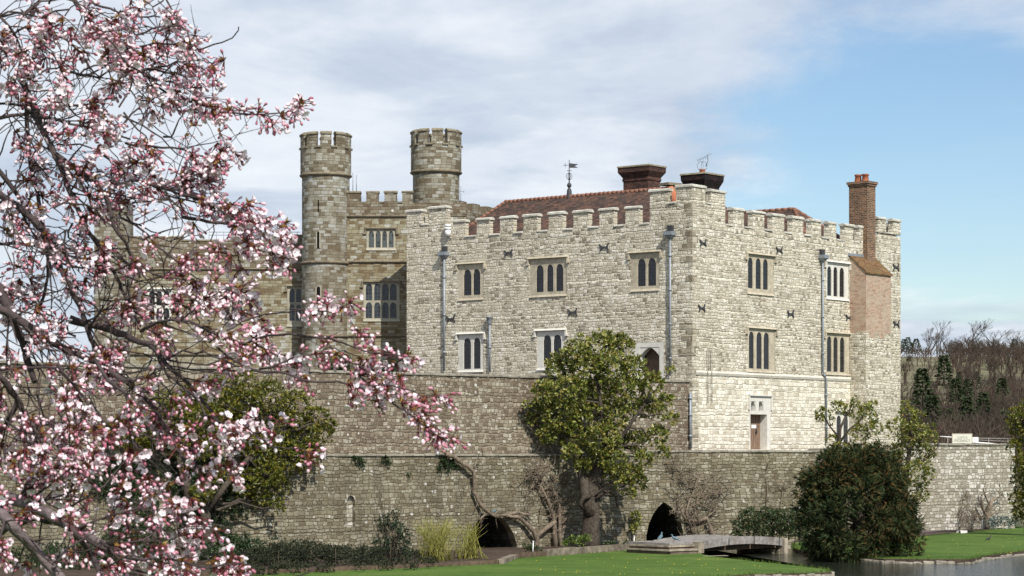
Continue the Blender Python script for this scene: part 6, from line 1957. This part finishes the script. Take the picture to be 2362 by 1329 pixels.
# photo columns/rows of the boughs, radius in photo pixels at start and end, distance at start and end, share of the bough that flowers
BR = [
 # heavy limbs at lower left
 ([(-420, 1330), (-200, 1215), (-60, 1160), (20, 1150), (57, 1159), (111, 1184), (152, 1209), (189, 1228), (220, 1245), (250, 1268), (275, 1292), (290, 1320), (300, 1360)], 17, 7, 9.3, 9.0, 0),
 ([(-420, 1330), (-220, 1230), (-80, 1172), (0, 1181), (24, 1208), (57, 1245), (84, 1272), (115, 1304), (150, 1350)], 16, 11, 8.9, 8.6, 0),
 ([(-10, 1235), (44, 1210), (81, 1196), (111, 1203), (150, 1208)], 7, 5, 9.6, 9.3, 0),
 ([(160, 1215), (190, 1250), (214, 1285), (228, 1312), (240, 1350)], 8, 6, 9.0, 8.8, 0),
 # uprights on the left
 ([(-420, 1100), (-200, 760), (-60, 640), (0, 665), (20, 714), (37, 755), (51, 789), (64, 833), (81, 880)], 15, 7, 10.2, 9.8, 0),
 ([(-60, 800), (-10, 860), (16, 885), (37, 917), (51, 944), (71, 971), (91, 1005), (105, 1025), (101, 1056), (88, 1090)], 9, 3.5, 9.6, 9.5, .0),
 ([(41, 925), (20, 962), (7, 990), (-10, 1025)], 6, 5, 9.7, 9.7, 0), ([(88, 1010), (56, 1036), (20, 1064)], 4, 3, 9.6, 9.5, 0),
 ([(-80, 690), (20, 720), (54, 745), (98, 772), (142, 799), (183, 819), (237, 839), (290, 880)], 10, 6, 10.0, 9.7, .1),
 ([(-60, 420), (10, 455), (78, 507), (102, 538), (118, 579), (142, 626), (159, 660), (183, 707), (196, 741), (210, 782), (237, 819), (257, 850), (288, 877), (324, 907), (358, 944), (378, 978), (399, 1015), (419, 1052), (446, 1073), (473, 1090)], 8, 3, 10.3, 9.6, .25),
 ([(160, 735), (203, 748), (257, 761), (291, 772), (325, 789), (352, 802), (372, 826), (400, 856), (440, 890), (470, 930), (500, 965)], 10, 3, 10.0, 9.6, .4),
 ([(40, 170), (75, 245), (90, 278), (109, 324), (128, 361), (147, 406), (162, 444), (183, 494), (203, 531), (224, 562), (244, 596), (264, 633), (281, 670), (305, 714), (318, 745)], 8, 3, 10.4, 10.0, .2),
 ([(128, 354), (158, 376), (196, 406), (233, 436), (252, 470), (262, 520), (290, 560), (310, 600), (322, 640)], 6, 3, 10.1, 9.9, .3),
 ([(60, 200), (70, 380), (100, 520), (110, 640), (90, 720)], 5, 3, 10.6, 10.2, .1), ([(-40, 330), (20, 420), (60, 480), (110, 560), (150, 590)], 6, 3, 10.5, 10.1, .4),
 # top
 ([(120, -60), (169, 0), (196, 30), (218, 60), (245, 83), (271, 109), (293, 120), (312, 147), (339, 173), (376, 188), (414, 196), (467, 201)], 5.5, 2, 10.3, 10.0, .35),
 ([(339, 173), (370, 205), (399, 226), (452, 237), (500, 248), (540, 259), (580, 263), (617, 263), (645, 262), (670, 258), (696, 245)], 3.2, 1.2, 10.1, 9.8, .1),
 ([(284, 115), (300, 111), (339, 105), (376, 100), (418, 100)], 3, 2, 10.2, 10.1, .5),
 ([(330, 165), (361, 154), (406, 143), (452, 139), (489, 147), (523, 134)], 2.6, 1.2, 10.1, 9.9, .3),
 ([(180, -20), (220, 10), (256, 19), (301, 38), (340, 41), (370, 40)], 3, 2, 10.4, 10.3, .3),
 ([(-40, 280), (0, 271), (49, 263), (94, 256), (150, 245), (210, 240), (270, 225)], 5, 2, 10.3, 10.1, .4), ([(-20, 238), (40, 242), (70, 255), (98, 271), (150, 286), (220, 300), (300, 320)], 3.5, 2, 10.4, 10.2, .4),
 ([(-30, 110), (30, 82), (60, 62), (110, 68), (150, 90), (172, 112), (190, 130), (215, 165), (240, 180)], 3, 1.8, 10.6, 10.4, .4), ([(-30, 20), (20, 60), (40, 100), (60, 140), (90, 170)], 4, 2, 10.5, 10.4, .2),
 ([(-20, 40), (40, 30), (100, 44), (160, 20)], 3, 2, 10.5, 10.4, .4), ([(150, 160), (190, 175), (228, 180), (260, 160), (300, 170)], 3, 2, 10.3, 10.2, .4),
 ([(290, 330), (330, 335), (372, 340), (418, 346), (452, 356), (485, 367)], 3, 1.8, 10.0, 9.8, .5),
 ([(330, 420), (360, 432), (388, 433), (405, 420), (425, 403), (448, 391)], 3, 2, 10.0, 9.9, .4), ([(300, 415), (340, 425), (369, 430), (406, 438), (444, 433), (489, 418), (523, 416)], 4, 1, 9.9, 9.7, .2),
 ([(376, 436), (405, 446), (437, 451), (460, 460), (485, 474), (523, 489), (546, 485)], 3, 1.8, 9.9, 9.7, .3),
 ([(430, 450), (465, 465), (488, 474), (521, 491), (549, 514), (560, 530), (562, 545), (575, 560), (610, 580)], 3.5, 1.8, 9.8, 9.6, .4), ([(420, 500), (460, 508), (491, 514), (528, 516), (556, 524), (590, 518), (630, 515)], 4.5, 2, 9.9, 9.7, .4),
 ([(280, 500), (340, 540), (380, 580), (420, 610), (450, 640), (480, 655)], 3, 1.5, 10.0, 9.8, .3), ([(320, 600), (350, 630), (400, 640), (440, 645), (475, 655)], 2.5, 1.5, 9.9, 9.8, .4),
 ([(325, 765), (345, 752), (366, 745), (396, 738), (440, 740), (474, 758), (518, 778), (562, 794), (600, 800), (640, 820)], 4.5, 2, 9.7, 9.4, .35),
 ([(480, 790), (515, 767), (559, 741), (610, 726), (665, 722), (720, 719), (765, 722)], 2.2, 1.5, 9.6, 9.3, .5), ([(595, 640), (570, 655), (540, 668), (505, 690)], 1.5, 2, 9.6, 9.6, .1),
 ([(560, 800), (590, 782), (620, 772), (669, 772), (730, 778), (765, 781), (790, 790), (816, 799), (861, 813), (891, 817), (930, 822)], 3.2, 1.5, 9.5, 9.2, .3),
 ([(600, 850), (630, 846), (660, 835), (696, 820), (741, 814), (786, 820), (815, 838), (840, 850)], 2.6, 1.5, 9.5, 9.3, .3),
 ([(500, 800), (560, 840), (610, 860), (660, 862), (700, 876), (740, 882), (780, 880), (815, 888), (850, 905), (880, 915), (915, 940), (950, 960), (985, 985), (1010, 1005), (1030, 1012)], 3.2, 1.4, 9.5, 9.1, .35),
 ([(850, 890), (890, 888), (930, 895), (970, 912), (1015, 918)], 1.8, 1.2, 9.2, 9.1, .4),
 ([(130, 840), (162, 880), (189, 910), (216, 948), (243, 978), (270, 991)], 3.5, 2, 9.6, 9.4, .5),
 ([(220, 830), (250, 880), (290, 907), (301, 964), (304, 1012), (328, 1066), (355, 1103), (378, 1133), (402, 1170), (409, 1218), (419, 1279)], 4.5, 1.8, 9.5, 9.2, .5), ([(330, 1070), (340, 1116), (348, 1160), (358, 1201), (350, 1240)], 2.5, 1.5, 9.3, 9.2, .2),
 ([(520, 935), (557, 951), (595, 963), (618, 964)], 1.6, 1.2, 9.4, 9.3, .7), ([(560, 980), (588, 1002), (628, 1032), (660, 1037), (686, 1037)], 1.8, 1.2, 9.4, 9.3, .8), ([(520, 1098), (550, 1096), (591, 1092)], 1.8, 1.0, 9.3, 9.2, 2),
 ([(430, 900), (459, 931), (473, 958), (507, 971), (540, 990)], 2.6, 1.6, 9.5, 9.3, .4), ([(660, 1340), (700, 1325), (730, 1308), (748, 1302)], 2, 1.2, 8.9, 8.8, .6),
 ([(230, 1250), (262, 1275), (330, 1290), (380, 1285), (430, 1300), (480, 1310), (560, 1300)], 4, 1.6, 8.9, 8.7, .3), ([(100, 1120), (130, 1080), (160, 1040), (200, 1010), (230, 980)], 3, 1.5, 9.2, 9.3, .3), ([(150, 1180), (200, 1150), (240, 1120), (270, 1085)], 3, 1.5, 9.1, 9.0, .4),
 ([(170, 1220), (230, 1200), (290, 1180), (330, 1170)], 3, 1.5, 9.0, 8.9, .4), ([(30, 1160), (60, 1120), (75, 1090)], 2.5, 1.5, 9.3, 9.2, .4), ([(120, 1300), (150, 1270), (165, 1240), (160, 1200)], 2.5, 1.5, 8.7, 8.7, .5),
 ([(-20, 560), (40, 560), (90, 570), (160, 590), (230, 600), (290, 590)], 4, 2, 10.2, 10.0, .3), ([(-20, 480), (30, 440), (70, 410), (100, 390)], 3.5, 2, 10.4, 10.4, .3), ([(-30, 860), (30, 850), (110, 845), (170, 850), (230, 870), (260, 890)], 3.5, 2, 9.9, 9.8, .3),
 ([(-20, 950), (40, 990), (90, 1000), (140, 980), (170, 950)], 3, 1.6, 9.5, 9.5, .4), ([(200, 760), (230, 720), (280, 690), (330, 680), (380, 690)], 3, 1.6, 9.9, 9.8, .4), ([(380, 830), (420, 810), (470, 810), (520, 830), (560, 850)], 3, 1.6, 9.6, 9.5, .4),
]
# where single heavy flower heads sit on the outline: column, row, radius, openness (share of open flowers)
HEADS = [(530, 258, 13, .1), (560, 263, 13, .05), (590, 266, 14, .1), (620, 266, 13, .1), (642, 268, 12, .1), (692, 245, 8, 0), (425, 150, 15, .2), (458, 142, 13, .1), (488, 148, 13, .1), (520, 136, 9, 0), (400, 40, 24, .7), (380, 30, 14, .6), (437, 100, 22, .6), (445, 120, 14, .5), (492, 230, 24, .75), (480, 250, 18, .8), (350, 245, 22, .7), (515, 375, 24, .7), (495, 385, 20, .7), (535, 350, 12, .5), (465, 390, 24, .1), (470, 425, 16, .2), (435, 360, 14, .15), (430, 415, 14, .1),
         (565, 480, 20, .3), (535, 480, 12, .1), (600, 530, 26, .6), (630, 545, 26, .85), (645, 515, 18, .6), (570, 520, 20, .5), (655, 585, 28, .7), (635, 600, 24, .8), (670, 600, 16, .6), (545, 590, 20, .3), (555, 605, 12, .3), (505, 580, 18, .4), (440, 580, 20, .2), (530, 690, 26, .6), (560, 680, 24, .5), (500, 720, 30, .8), (470, 700, 22, .6), (545, 720, 20, .6), (480, 740, 22, .8), (575, 700, 14, .4), (420, 690, 16, .1),
         (240, 320, 20, .5), (250, 285, 18, .6), (590, 790, 24, .7), (610, 775, 18, .5), (620, 810, 20, .3), (600, 740, 12, .3), (765, 715, 20, .6), (745, 705, 14, .3), (790, 710, 14, .4), (730, 730, 12, .3), (800, 700, 8, .3), (820, 760, 14, .2), (835, 775, 12, .2), (760, 800, 16, .1), (800, 810, 14, .15), (870, 805, 14, .3), (900, 825, 12, .4), (945, 825, 16, .5), (920, 835, 12, .3), (690, 840, 16, .7), (660, 850, 12, .9), (720, 870, 14, .3), (840, 830, 16, .3), (830, 870, 20, .4), (860, 890, 22, .5), (890, 870, 18, .4), (900, 890, 20, .5), (880, 910, 18, .6), (800, 905, 14, .5), (930, 870, 12, .4), (1015, 915, 18, .5), (985, 912, 12, .3), (970, 960, 16, .5), (945, 945, 14, .4), (1000, 980, 14, .5), (1015, 995, 14, .4), (1030, 1012, 16, .4), (920, 930, 14, .3), (860, 930, 12, .2),
         (570, 990, 30, .9), (555, 1005, 26, .9), (520, 1000, 22, .6), (440, 1000, 24, .6), (510, 1080, 22, .5), (525, 1090, 18, .7), (640, 975, 14, .3), (640, 1000, 12, .5), (705, 1040, 14, .3), (712, 1065, 12, .3), (460, 1110, 14, .6), (230, 1060, 16, .8), (290, 1130, 16, .6), (300, 1150, 18, .7), (275, 1180, 16, .6), (170, 1150, 18, .6), (210, 1150, 14, .7), (70, 1110, 22, .05), (150, 1110, 16, .3), (290, 1190, 20, .1), (450, 1230, 24, .7), (430, 1250, 20, .6), (400, 1260, 18, .9), (470, 1220, 14, .6), (340, 1260, 14, .4), (420, 1300, 22, .7), (360, 1310, 20, .6), (280, 1290, 16, .4), (300, 1240, 16, .1), (200, 1270, 20, .4), (530, 1310, 20, .4), (560, 1300, 10, .1), (500, 1300, 14, .5), (170, 1270, 14, .7), (540, 1290, 10, .8), (30, 700, 24, .8), (55, 640, 26, .8), (40, 620, 20, .6), (120, 540, 20, .5), (215, 560, 22, .6), (60, 580, 20, .3), (10, 540, 18, .4),
         (20, 470, 24, .6), (80, 480, 20, .7), (160, 460, 22, .5), (230, 480, 20, .3), (20, 180, 22, .4), (130, 60, 22, .5), (160, 50, 18, .3), (200, 40, 16, .3), (270, 30, 18, .5), (330, 15, 20, .6), (300, 10, 14, .3), (100, 90, 18, .3), (5, 70, 16, .9), (150, 225, 24, .8), (110, 220, 18, .4), (190, 290, 20, .3), (210, 240, 18, .4), (270, 190, 20, .5), (290, 170, 18, .4), (350, 200, 18, .6), (400, 220, 16, .4), (330, 130, 16, .2), (240, 130, 18, .4), (235, 70, 20, .6), (250, 55, 16, .5), (280, 90, 16, .5), (110, 130, 18, .2), (60, 130, 20, .3), (20, 130, 20, .2), (75, 190, 18, .2), (140, 170, 18, .2), (250, 265, 18, .5), (310, 330, 20, .3), (340, 340, 20, .3), (330, 370, 22, .5), (360, 350, 14, .3), (300, 400, 22, .5), (250, 410, 20, .2), (220, 380, 20, .3), (350, 400, 20, .6), (340, 430, 20, .6), (270, 440, 20, .3), (180, 390, 16, .3), (120, 320, 18, .5), (100, 345, 14, .2), (160, 320, 14, .3)]
def gate(p, x):
    """blossom comes in clumps along the twigs with open air between"""
    g = mnoise.noise(p * 5.2) * .6 + mnoise.noise(p * 11.0 + Vector((4, 1, 7))) * .4
    return g > (-.01 if x < 430 else .0)


cherry = thing('cherry_tree', (-4.05, 9.6, 4.3), 'pink and white flowering cherry filling the left foreground', 'tree')
limb, wood = MB(), MB()
flow = []            # (point, outward direction, openness, size)
twig_nodes = []


def bough(pts, ra, rb, Ya, Yb):
    n = len(pts); P = []
    ph = random.random() * 9
    for i, (x, y) in enumerate(pts):
        f = i / (n - 1); Y = Ya + (Yb - Ya) * f + .10 * math.sin(ph + f * 7)
        P.append(at(x + random.uniform(-2, 2), y + random.uniform(-2, 2), Y))
    Q = [P[0]]
    for a, b in zip(P[:-1], P[1:]):
        L = (b - a).length
        Q += [(a + b) / 2 + Vector([random.uniform(-.05, .05) * min(L, .25) for _ in range(3)]), b]
    m = len(Q)
    rads = [(ra + (rb - ra) * (i / (m - 1))) * Ya / F * random.uniform(.9, 1.12) for i in range(m)]
    return Q, rads


def twig(a, d, L, r, lvl=0, spiky=.35, op=.3):
    n = max(3, int(L / .035)); P = [a]; q = a
    for i in range(n):
        d = (d + spiky * Vector((random.uniform(-.4, .4), random.uniform(-.4, .4), random.uniform(-.4, .45)))).normalized()
        q = q + d * L / n; P.append(q)
    wood.tube(P, [r * (1 - .6 * i / n) for i in range(n + 1)], 5, cap=False)
    f0 = int(n * random.uniform(.25, .6))
    for i in range(f0, n + 1):
        if random.random() < (.21 if P[i].z > 7.0 and P[i].z < 8.0 or P[i].z > 8.0 and random.random() < .5 else .19): flow.append((P[i], d, op + random.uniform(-.25, .25), 1.0))
    if lvl < 1 and L > .10:
        for i in range(1, n):
            if random.random() < .20: twig(P[i], (d + .9 * Vector((random.uniform(-1, 1), random.uniform(-.8, .8), random.uniform(-1, 1)))).normalized(), L * random.uniform(.35, .7), r * .7, lvl + 1, spiky, op)
    return P


for pts, ra, rb, Ya, Yb, fl0 in BR:
    Q, rads = bough(pts, ra, rb, Ya, Yb)
    (limb if ra >= 9 and pts[0][1] > 1100 and pts[0][0] < 0 else wood).tube(Q, rads, 8 if ra > 5 else 6)
    if fl0 <= 0:
        fl0 = .35; dens = .35
    else: dens = 1.0
    if fl0 > 1.5: continue
    m = len(Q)
    op = random.uniform(.1, .55)
    for i in range(1, m - 1):
        f = i / (m - 1)
        seg = (Q[i + 1] - Q[i]); L = seg.length; d = seg.normalized()
        pxx = Q[i].x * F / Q[i].y + CX
        if f > fl0:
            for _ in range(max(1, int(L / .045))):
                if random.random() < (.30 if pxx < 430 else .46) * dens: flow.append((Q[i].lerp(Q[i + 1], random.random()), (d + .8 * Vector(rand_dirs(1)[0])).normalized(), op + random.uniform(-.25, .3), 1.0))
        if pxx < 430 and f < .97 and random.random() < .62:
            for _ in range(1 if random.random() < .55 else 2):
                nd = (d * .7 + Vector((random.uniform(-.5, 1.0), random.uniform(-.7, .5), random.uniform(-.9, .9)))).normalized()
                twig(Q[i], nd, random.uniform(.10, .34), max(.0028, min(.0055, rads[i] * .45)), 0, .4, op)
        elif f > fl0 and random.random() < .22:
            nd = (d * .9 + Vector((random.uniform(-.2, .8), random.uniform(-.5, .5), random.uniform(-.8, .8)))).normalized()
            twig(Q[i], nd, random.uniform(.05, .12), .0022, 1, .35, op)
# tangle of fine twigs inside the crown
for i in range(280):
    x = 430 * random.random() ** 1.25 - 20; y = random.uniform(-20, 1010)
    Y = random.uniform(9.7, 11.2); a = at(x, y, Y)
    d = Vector((random.uniform(-.2, 1), random.uniform(-.4, .4), random.uniform(-1, .5))).normalized()
    P = [a]; q = a
    for j in range(random.randint(4, 9)):
        d = (d + .55 * Vector((random.uniform(-1, 1), random.uniform(-1, 1), random.uniform(-1, .9)))).normalized(); q = q + d * .05; P.append(q)
    r = random.choice((.0018, .0025, .0035, .005))
    wood.tube(P, [r * (1 - .5 * k / (len(P) - 1)) for k in range(len(P))], 5, cap=False)
    if random.random() < .12: flow.append((P[-1], d, random.uniform(0, .6), 1.0))
    if random.random() < .12: flow.append((P[len(P) // 2], d, random.uniform(0, .5), 1.0))
for x, y, r, op in HEADS:
    Y = 10.2 - .75 * max(0, min(1, x / 900)) - .5 * max(0, (y - 800) / 500) + random.uniform(-.1, .1)
    c = at(x, y, Y); rr = r * Y / F
    n = max(1, int(r / 8))
    for k in range(n):
        dv = Vector(rand_dirs(1)[0]); p = c + dv * rr * random.random() ** .6 * .8
        flow.append((p, (dv + Vector((0, -.3, 0))).normalized(), op, 1.05))
    # the spur that carries it
    near = min(wood.v[::7], key=lambda v: (v - c).length_squared)
    if (near - c).length < .5: wood.tube(jitter_path(near, c, 5, .012), [.0028, .0026, .0024, .0022, .002, .0018], 5, cap=False)
# trunk, off to the left of the view
tk = MB()
tk.tube([Vector((-4.05, 9.6, 4.2)), Vector((-4.0, 9.6, 4.7)), Vector((-3.75, 9.5, 5.1)), Vector((-3.3, 9.4, 5.35)), at(-420, 1330, 9.35), at(-380, 1310, 9.3)], [.24, .19, .17, .14, .10, .06], 14)
tk.tube([Vector((-3.9, 9.6, 4.8)), Vector((-3.6, 9.8, 5.4)), Vector((-3.2, 10.1, 5.8)), at(-420, 1100, 10.2), at(-390, 1060, 10.2)], [.15, .13, .11, .08, .05], 12)
tk.tube([at(-400, 1080, 10.2), at(-330, 800, 10.4), at(-260, 500, 10.6), at(-150, 250, 10.6), at(-80, 60, 10.6), at(60, -90, 10.5), at(130, -60, 10.3)], [.06, .05, .045, .04, .035, .025, .012], 8)
tk.tube([at(-300, 700, 10.4), at(-180, 560, 10.4), at(-60, 420, 10.4)], [.04, .03, .016], 8)
tk.tube([at(-280, 560, 10.6), at(-150, 380, 10.5), at(-40, 280, 10.4)], [.035, .025, .012], 8)
tk.build('trunk', M['cherry_limb'], cherry)
limb.build('limbs', M['cherry_limb'], cherry)
wood.build('boughs', M['cherry_bark'], cherry, fix=False)

# blossom: each node an umbel of stalked buds and cupped flowers with brown bracts
N_ = len(flow)
items_bud, items_fl, items_br, stalks = [], [], [], []
for p, d, op, s in flow:
    x = p.x * F / p.y + CX
    if s == 1.0 and not gate(p, x): continue
    n = random.choice((9, 11, 12, 13, 15))
    for k in range(n):
        v = Vector(rand_dirs(1)[0]); v = (v + .75 * d + Vector((.10, -.15, -.35))).normalized()
        L = random.uniform(.022, .062) * s; e = p + v * L + Vector((0, 0, -.006))
        stalks.append((p, e))
        ld = (v + Vector((0, -.1, -.3))).normalized()
        (items_fl if random.random() < op * .50 else items_bud).append((e, ld))
    for k in range(random.choice((5, 6, 7))):
        items_br.append((p + Vector(rand_dirs(1)[0]) * .004, (d + 1.1 * Vector(rand_dirs(1)[0])).normalized()))
if 0: print('cherry nodes', N_, 'buds', len(items_bud), 'flowers', len(items_fl))
arr = lambda L: (np.array([tuple(a) for a, b in L]), np.array([tuple(b) for a, b in L]))
# bud: pointed egg, six sides
prof = [(.0, 0), (.34, .14), (.50, .42), (.46, .72), (.22, .95)]
bv = [(0, 0, 0)] + [(r * math.cos(k * math.pi / 3), r * math.sin(k * math.pi / 3), z) for r, z in prof[1:] for k in range(6)] + [(0, 0, 1.02)]
bf = []
for k in range(6): bf.append((0, 1 + (k + 1) % 6, 1 + k, 1 + k))
for r_ in range(3):
    for k in range(6): bf.append((1 + r_ * 6 + k, 1 + r_ * 6 + (k + 1) % 6, 7 + r_ * 6 + (k + 1) % 6, 7 + r_ * 6 + k))
for k in range(6): bf.append((19 + k, 19 + (k + 1) % 6, 25, 25))
tri = lambda fs: np.array([t for f in fs for t in ([(f[0], f[1], f[2])] + ([(f[0], f[2], f[3])] if f[2] != f[3] else []))])
P, D = arr(items_bud); n = len(P)
sz = rng.uniform(.0115, .0185, n)
V, Fc = inst(bv, tri(bf), frames(D), P, np.stack([sz * .86, sz * .86, sz * 1.3], 1))
np_mesh('buds', V, Fc, M['bud'], cherry, smooth=True)
# calyx at the root of every bud
cv = [(.26 * math.cos(k * math.pi / 2), .26 * math.sin(k * math.pi / 2), z) for z in (-.35, .22) for k in range(4)]
cf = [(k, (k + 1) % 4, 4 + (k + 1) % 4, 4 + k) for k in range(4)]
P2, D2 = arr(items_fl)
Pa, Da = np.concatenate([P, P2]), np.concatenate([D, D2])
V, Fc = inst(cv, np.array(cf), frames(Da), Pa, np.full(len(Pa), .0125))
sv, sf, o = [V], [Fc], len(V)
A = np.array([tuple(a) for a, b in stalks]); B = np.array([tuple(b) for a, b in stalks]); dd = B - A; LL = np.linalg.norm(dd, axis=1)
stv = [(.5 * math.cos(k * 2.094), .5 * math.sin(k * 2.094), z) for z in (0, 1) for k in range(3)]
V, Fc = inst(stv, np.array([(k, (k + 1) % 3, 3 + (k + 1) % 3, 3 + k) for k in range(3)]), frames(dd), A, np.stack([np.full(len(A), .0034), np.full(len(A), .0034), LL], 1))
sv.append(V); sf.append(Fc + o)
np_mesh('flower_stalks', np.concatenate(sv), np.concatenate(sf), M['calyx'], cherry)
# open flower: five rounded cupped petals, each 2x2 quads
pv, pf = [], []
for k in range(5):
    a = 2 * math.pi * k / 5; b = len(pv)
    for (u, w, z) in ((.04, 0, 0), (.42, -.40, .16), (.50, 0, .10), (.42, .40, .16), (.84, -.40, .34), (.98, 0, .32), (.84, .40, .34)):
        pv.append((u * math.cos(a) - w * math.sin(a), u * math.sin(a) + w * math.cos(a), z))
    pf += [(b, b + 1, b + 2), (b, b + 2, b + 3), (b + 1, b + 4, b + 5), (b + 1, b + 5, b + 2), (b + 2, b + 5, b + 6), (b + 2, b + 6, b + 3)]
n = len(P2)
sz = rng.uniform(.0165, .0225, n); cup = rng.uniform(1.2, 2.6, n)
V, Fc = inst(pv, np.array(pf), frames(D2), P2, np.stack([sz * (1.18 - .17 * cup), sz * (1.18 - .17 * cup), sz * cup], 1))
np_mesh('flowers', V, Fc, M['petal'], cherry)
P3, D3 = arr(items_br); n = len(P3)
V, Fc = inst(LEAF_V, LEAF_F, frames(D3), P3, rng.uniform(.018, .036, n))
np_mesh('bracts', V, Fc, M['bract'], cherry)
# ---------------------------------------------------------------- sky, sun, camera
SUN_EL, SUN_AZ = R(44), math.atan2(.42, -.907)
sv = Vector((math.cos(SUN_EL) * math.sin(SUN_AZ), math.cos(SUN_EL) * math.cos(SUN_AZ), math.sin(SUN_EL)))
sl = bpy.data.lights.new('sun', 'SUN'); sl.energy = 4.2; sl.angle = R(.53); sl.color = (1.0, .955, .88)
so_ = bpy.data.objects.new('sun', sl); COL.objects.link(so_); so_.rotation_euler = sv.to_track_quat('Z', 'Y').to_euler(); so_.location = (40, -60, 90)
W = bpy.data.worlds.new('World'); SC.world = W; W.use_nodes = True
wt = W.node_tree; wn, wl = wt.nodes, wt.links
bg = wn['Background']; bg.inputs['Strength'].default_value = .094
sky = wn.new('ShaderNodeTexSky'); sky.sky_type = 'NISHITA'; sky.sun_disc = False
sky.sun_elevation = SUN_EL; sky.sun_rotation = SUN_AZ; sky.air_density = 1.0; sky.dust_density = .35; sky.ozone_density = 3.0; sky.altitude = 60


def wnode(t, ins=None, **kw):
    q = wn.new(t)
    for k, v in kw.items(): setattr(q, k, v)
    for k, v in (ins or {}).items():
        if isinstance(v, bpy.types.NodeSocket): wl.new(v, q.inputs[k])
        else: q.inputs[k].default_value = v
    return q


wm = lambda op, a, b=0.0: wnode('ShaderNodeMath', {0: a, 1: b}, operation=op).outputs[0]
tc = wnode('ShaderNodeTexCoord').outputs['Generated']
# clouds lie on a high flat layer: project each direction onto it
sep = wnode('ShaderNodeSeparateXYZ', {0: tc})
zc_ = wm('MAXIMUM', wm('ADD', sep.outputs[2], .045), .02)
cxx, cyy = wm('DIVIDE', sep.outputs[0], zc_), wm('DIVIDE', sep.outputs[1], zc_)
cv_ = wnode('ShaderNodeCombineXYZ', {0: cxx, 1: cyy, 2: 0.0}).outputs[0]


def wnoise(scale, det, rough, off, sx=1.0, sy=1.0):
    mp = wnode('ShaderNodeMapping', {0: cv_}); mp.inputs['Location'].default_value = (*off, 0); mp.inputs['Scale'].default_value = (sx, sy, 1)
    q = wnode('ShaderNodeTexNoise', {'Vector': mp.outputs[0], 'Scale': scale, 'Detail': det, 'Roughness': rough}); q.inputs['Distortion'].default_value = .25
    return q.outputs[0]


def wramp(v, a, b, c=0.0, d=1.0):
    q = wnode('ShaderNodeMapRange', {0: v, 1: a, 2: b, 3: c, 4: d}); q.interpolation_type = 'SMOOTHSTEP'; return q.outputs[0]


n1 = wnoise(.62, 7, .60, (3.2, 1.0), 1.0, .62)
n2 = wnoise(1.7, 7, .62, (7.7, 2.0), 1.0, .5)
# a broad bank of cloud to the north-west, clearer air to the north-east
azx = wm('DIVIDE', sep.outputs[0], wm('MAXIMUM', sep.outputs[1], .05))
bank = wramp(azx, .02, .17, .24, -.09)
den = wm('ADD', wm('ADD', wm('MULTIPLY', n1, .65), wm('MULTIPLY', n2, .35)), bank)
hi = wramp(sep.outputs[2], .125, .19, 0, .16)
low = wramp(sep.outputs[2], .015, .085, .34, 0)
den = wm('ADD', wm('ADD', den, hi), low)
cov = wramp(den, .46, .68)
cov = wm('ADD', wm('MULTIPLY', cov, .87), .06)
shade = wramp(n2, .3, .7)
n3 = wnoise(.9, 5, .6, (1.1, 5.0), 1.0, .7)
shade = wm('ADD', wm('MULTIPLY', shade, .45), wm('MULTIPLY', wramp(n3, .40, .58), .55))
ccol = wnode('ShaderNodeMix', {0: shade, 6: (4.15, 4.85, 6.0, 1), 7: (7.8, 8.05, 8.4, 1)}, data_type='RGBA').outputs[2]
hs = wnode('ShaderNodeHueSaturation', {'Saturation': 1.10, 'Value': 1.0, 'Color': sky.outputs[0]})
mx = wnode('ShaderNodeMix', {0: cov, 6: hs.outputs[0], 7: ccol}, data_type='RGBA')
wl.new(mx.outputs[2], bg.inputs['Color'])

cam = bpy.data.cameras.new('camera'); cam.sensor_width = 36; cam.lens = F / 2362 * 36
cam.shift_y = (HY - 664.5) / 2362; cam.clip_end = 6000; cam.clip_start = .1
co = bpy.data.objects.new('camera', cam); COL.objects.link(co); cam.dof.use_dof = True; cam.dof.focus_distance = 140; cam.dof.aperture_fstop = 20; co.location = (0, 0, ZC); co.rotation_euler = (R(90), 0, 0)
SC.camera = co
vs = SC.view_settings; vs.view_transform = 'Standard'; vs.look = 'None'; vs.exposure = 0.38; vs.gamma = 1.0
SC.render.engine = 'CYCLES'; SC.cycles.max_bounces = 6; SC.cycles.use_denoising = True
try: SC.cycles.denoiser = 'OPENIMAGEDENOISE'
except Exception: pass
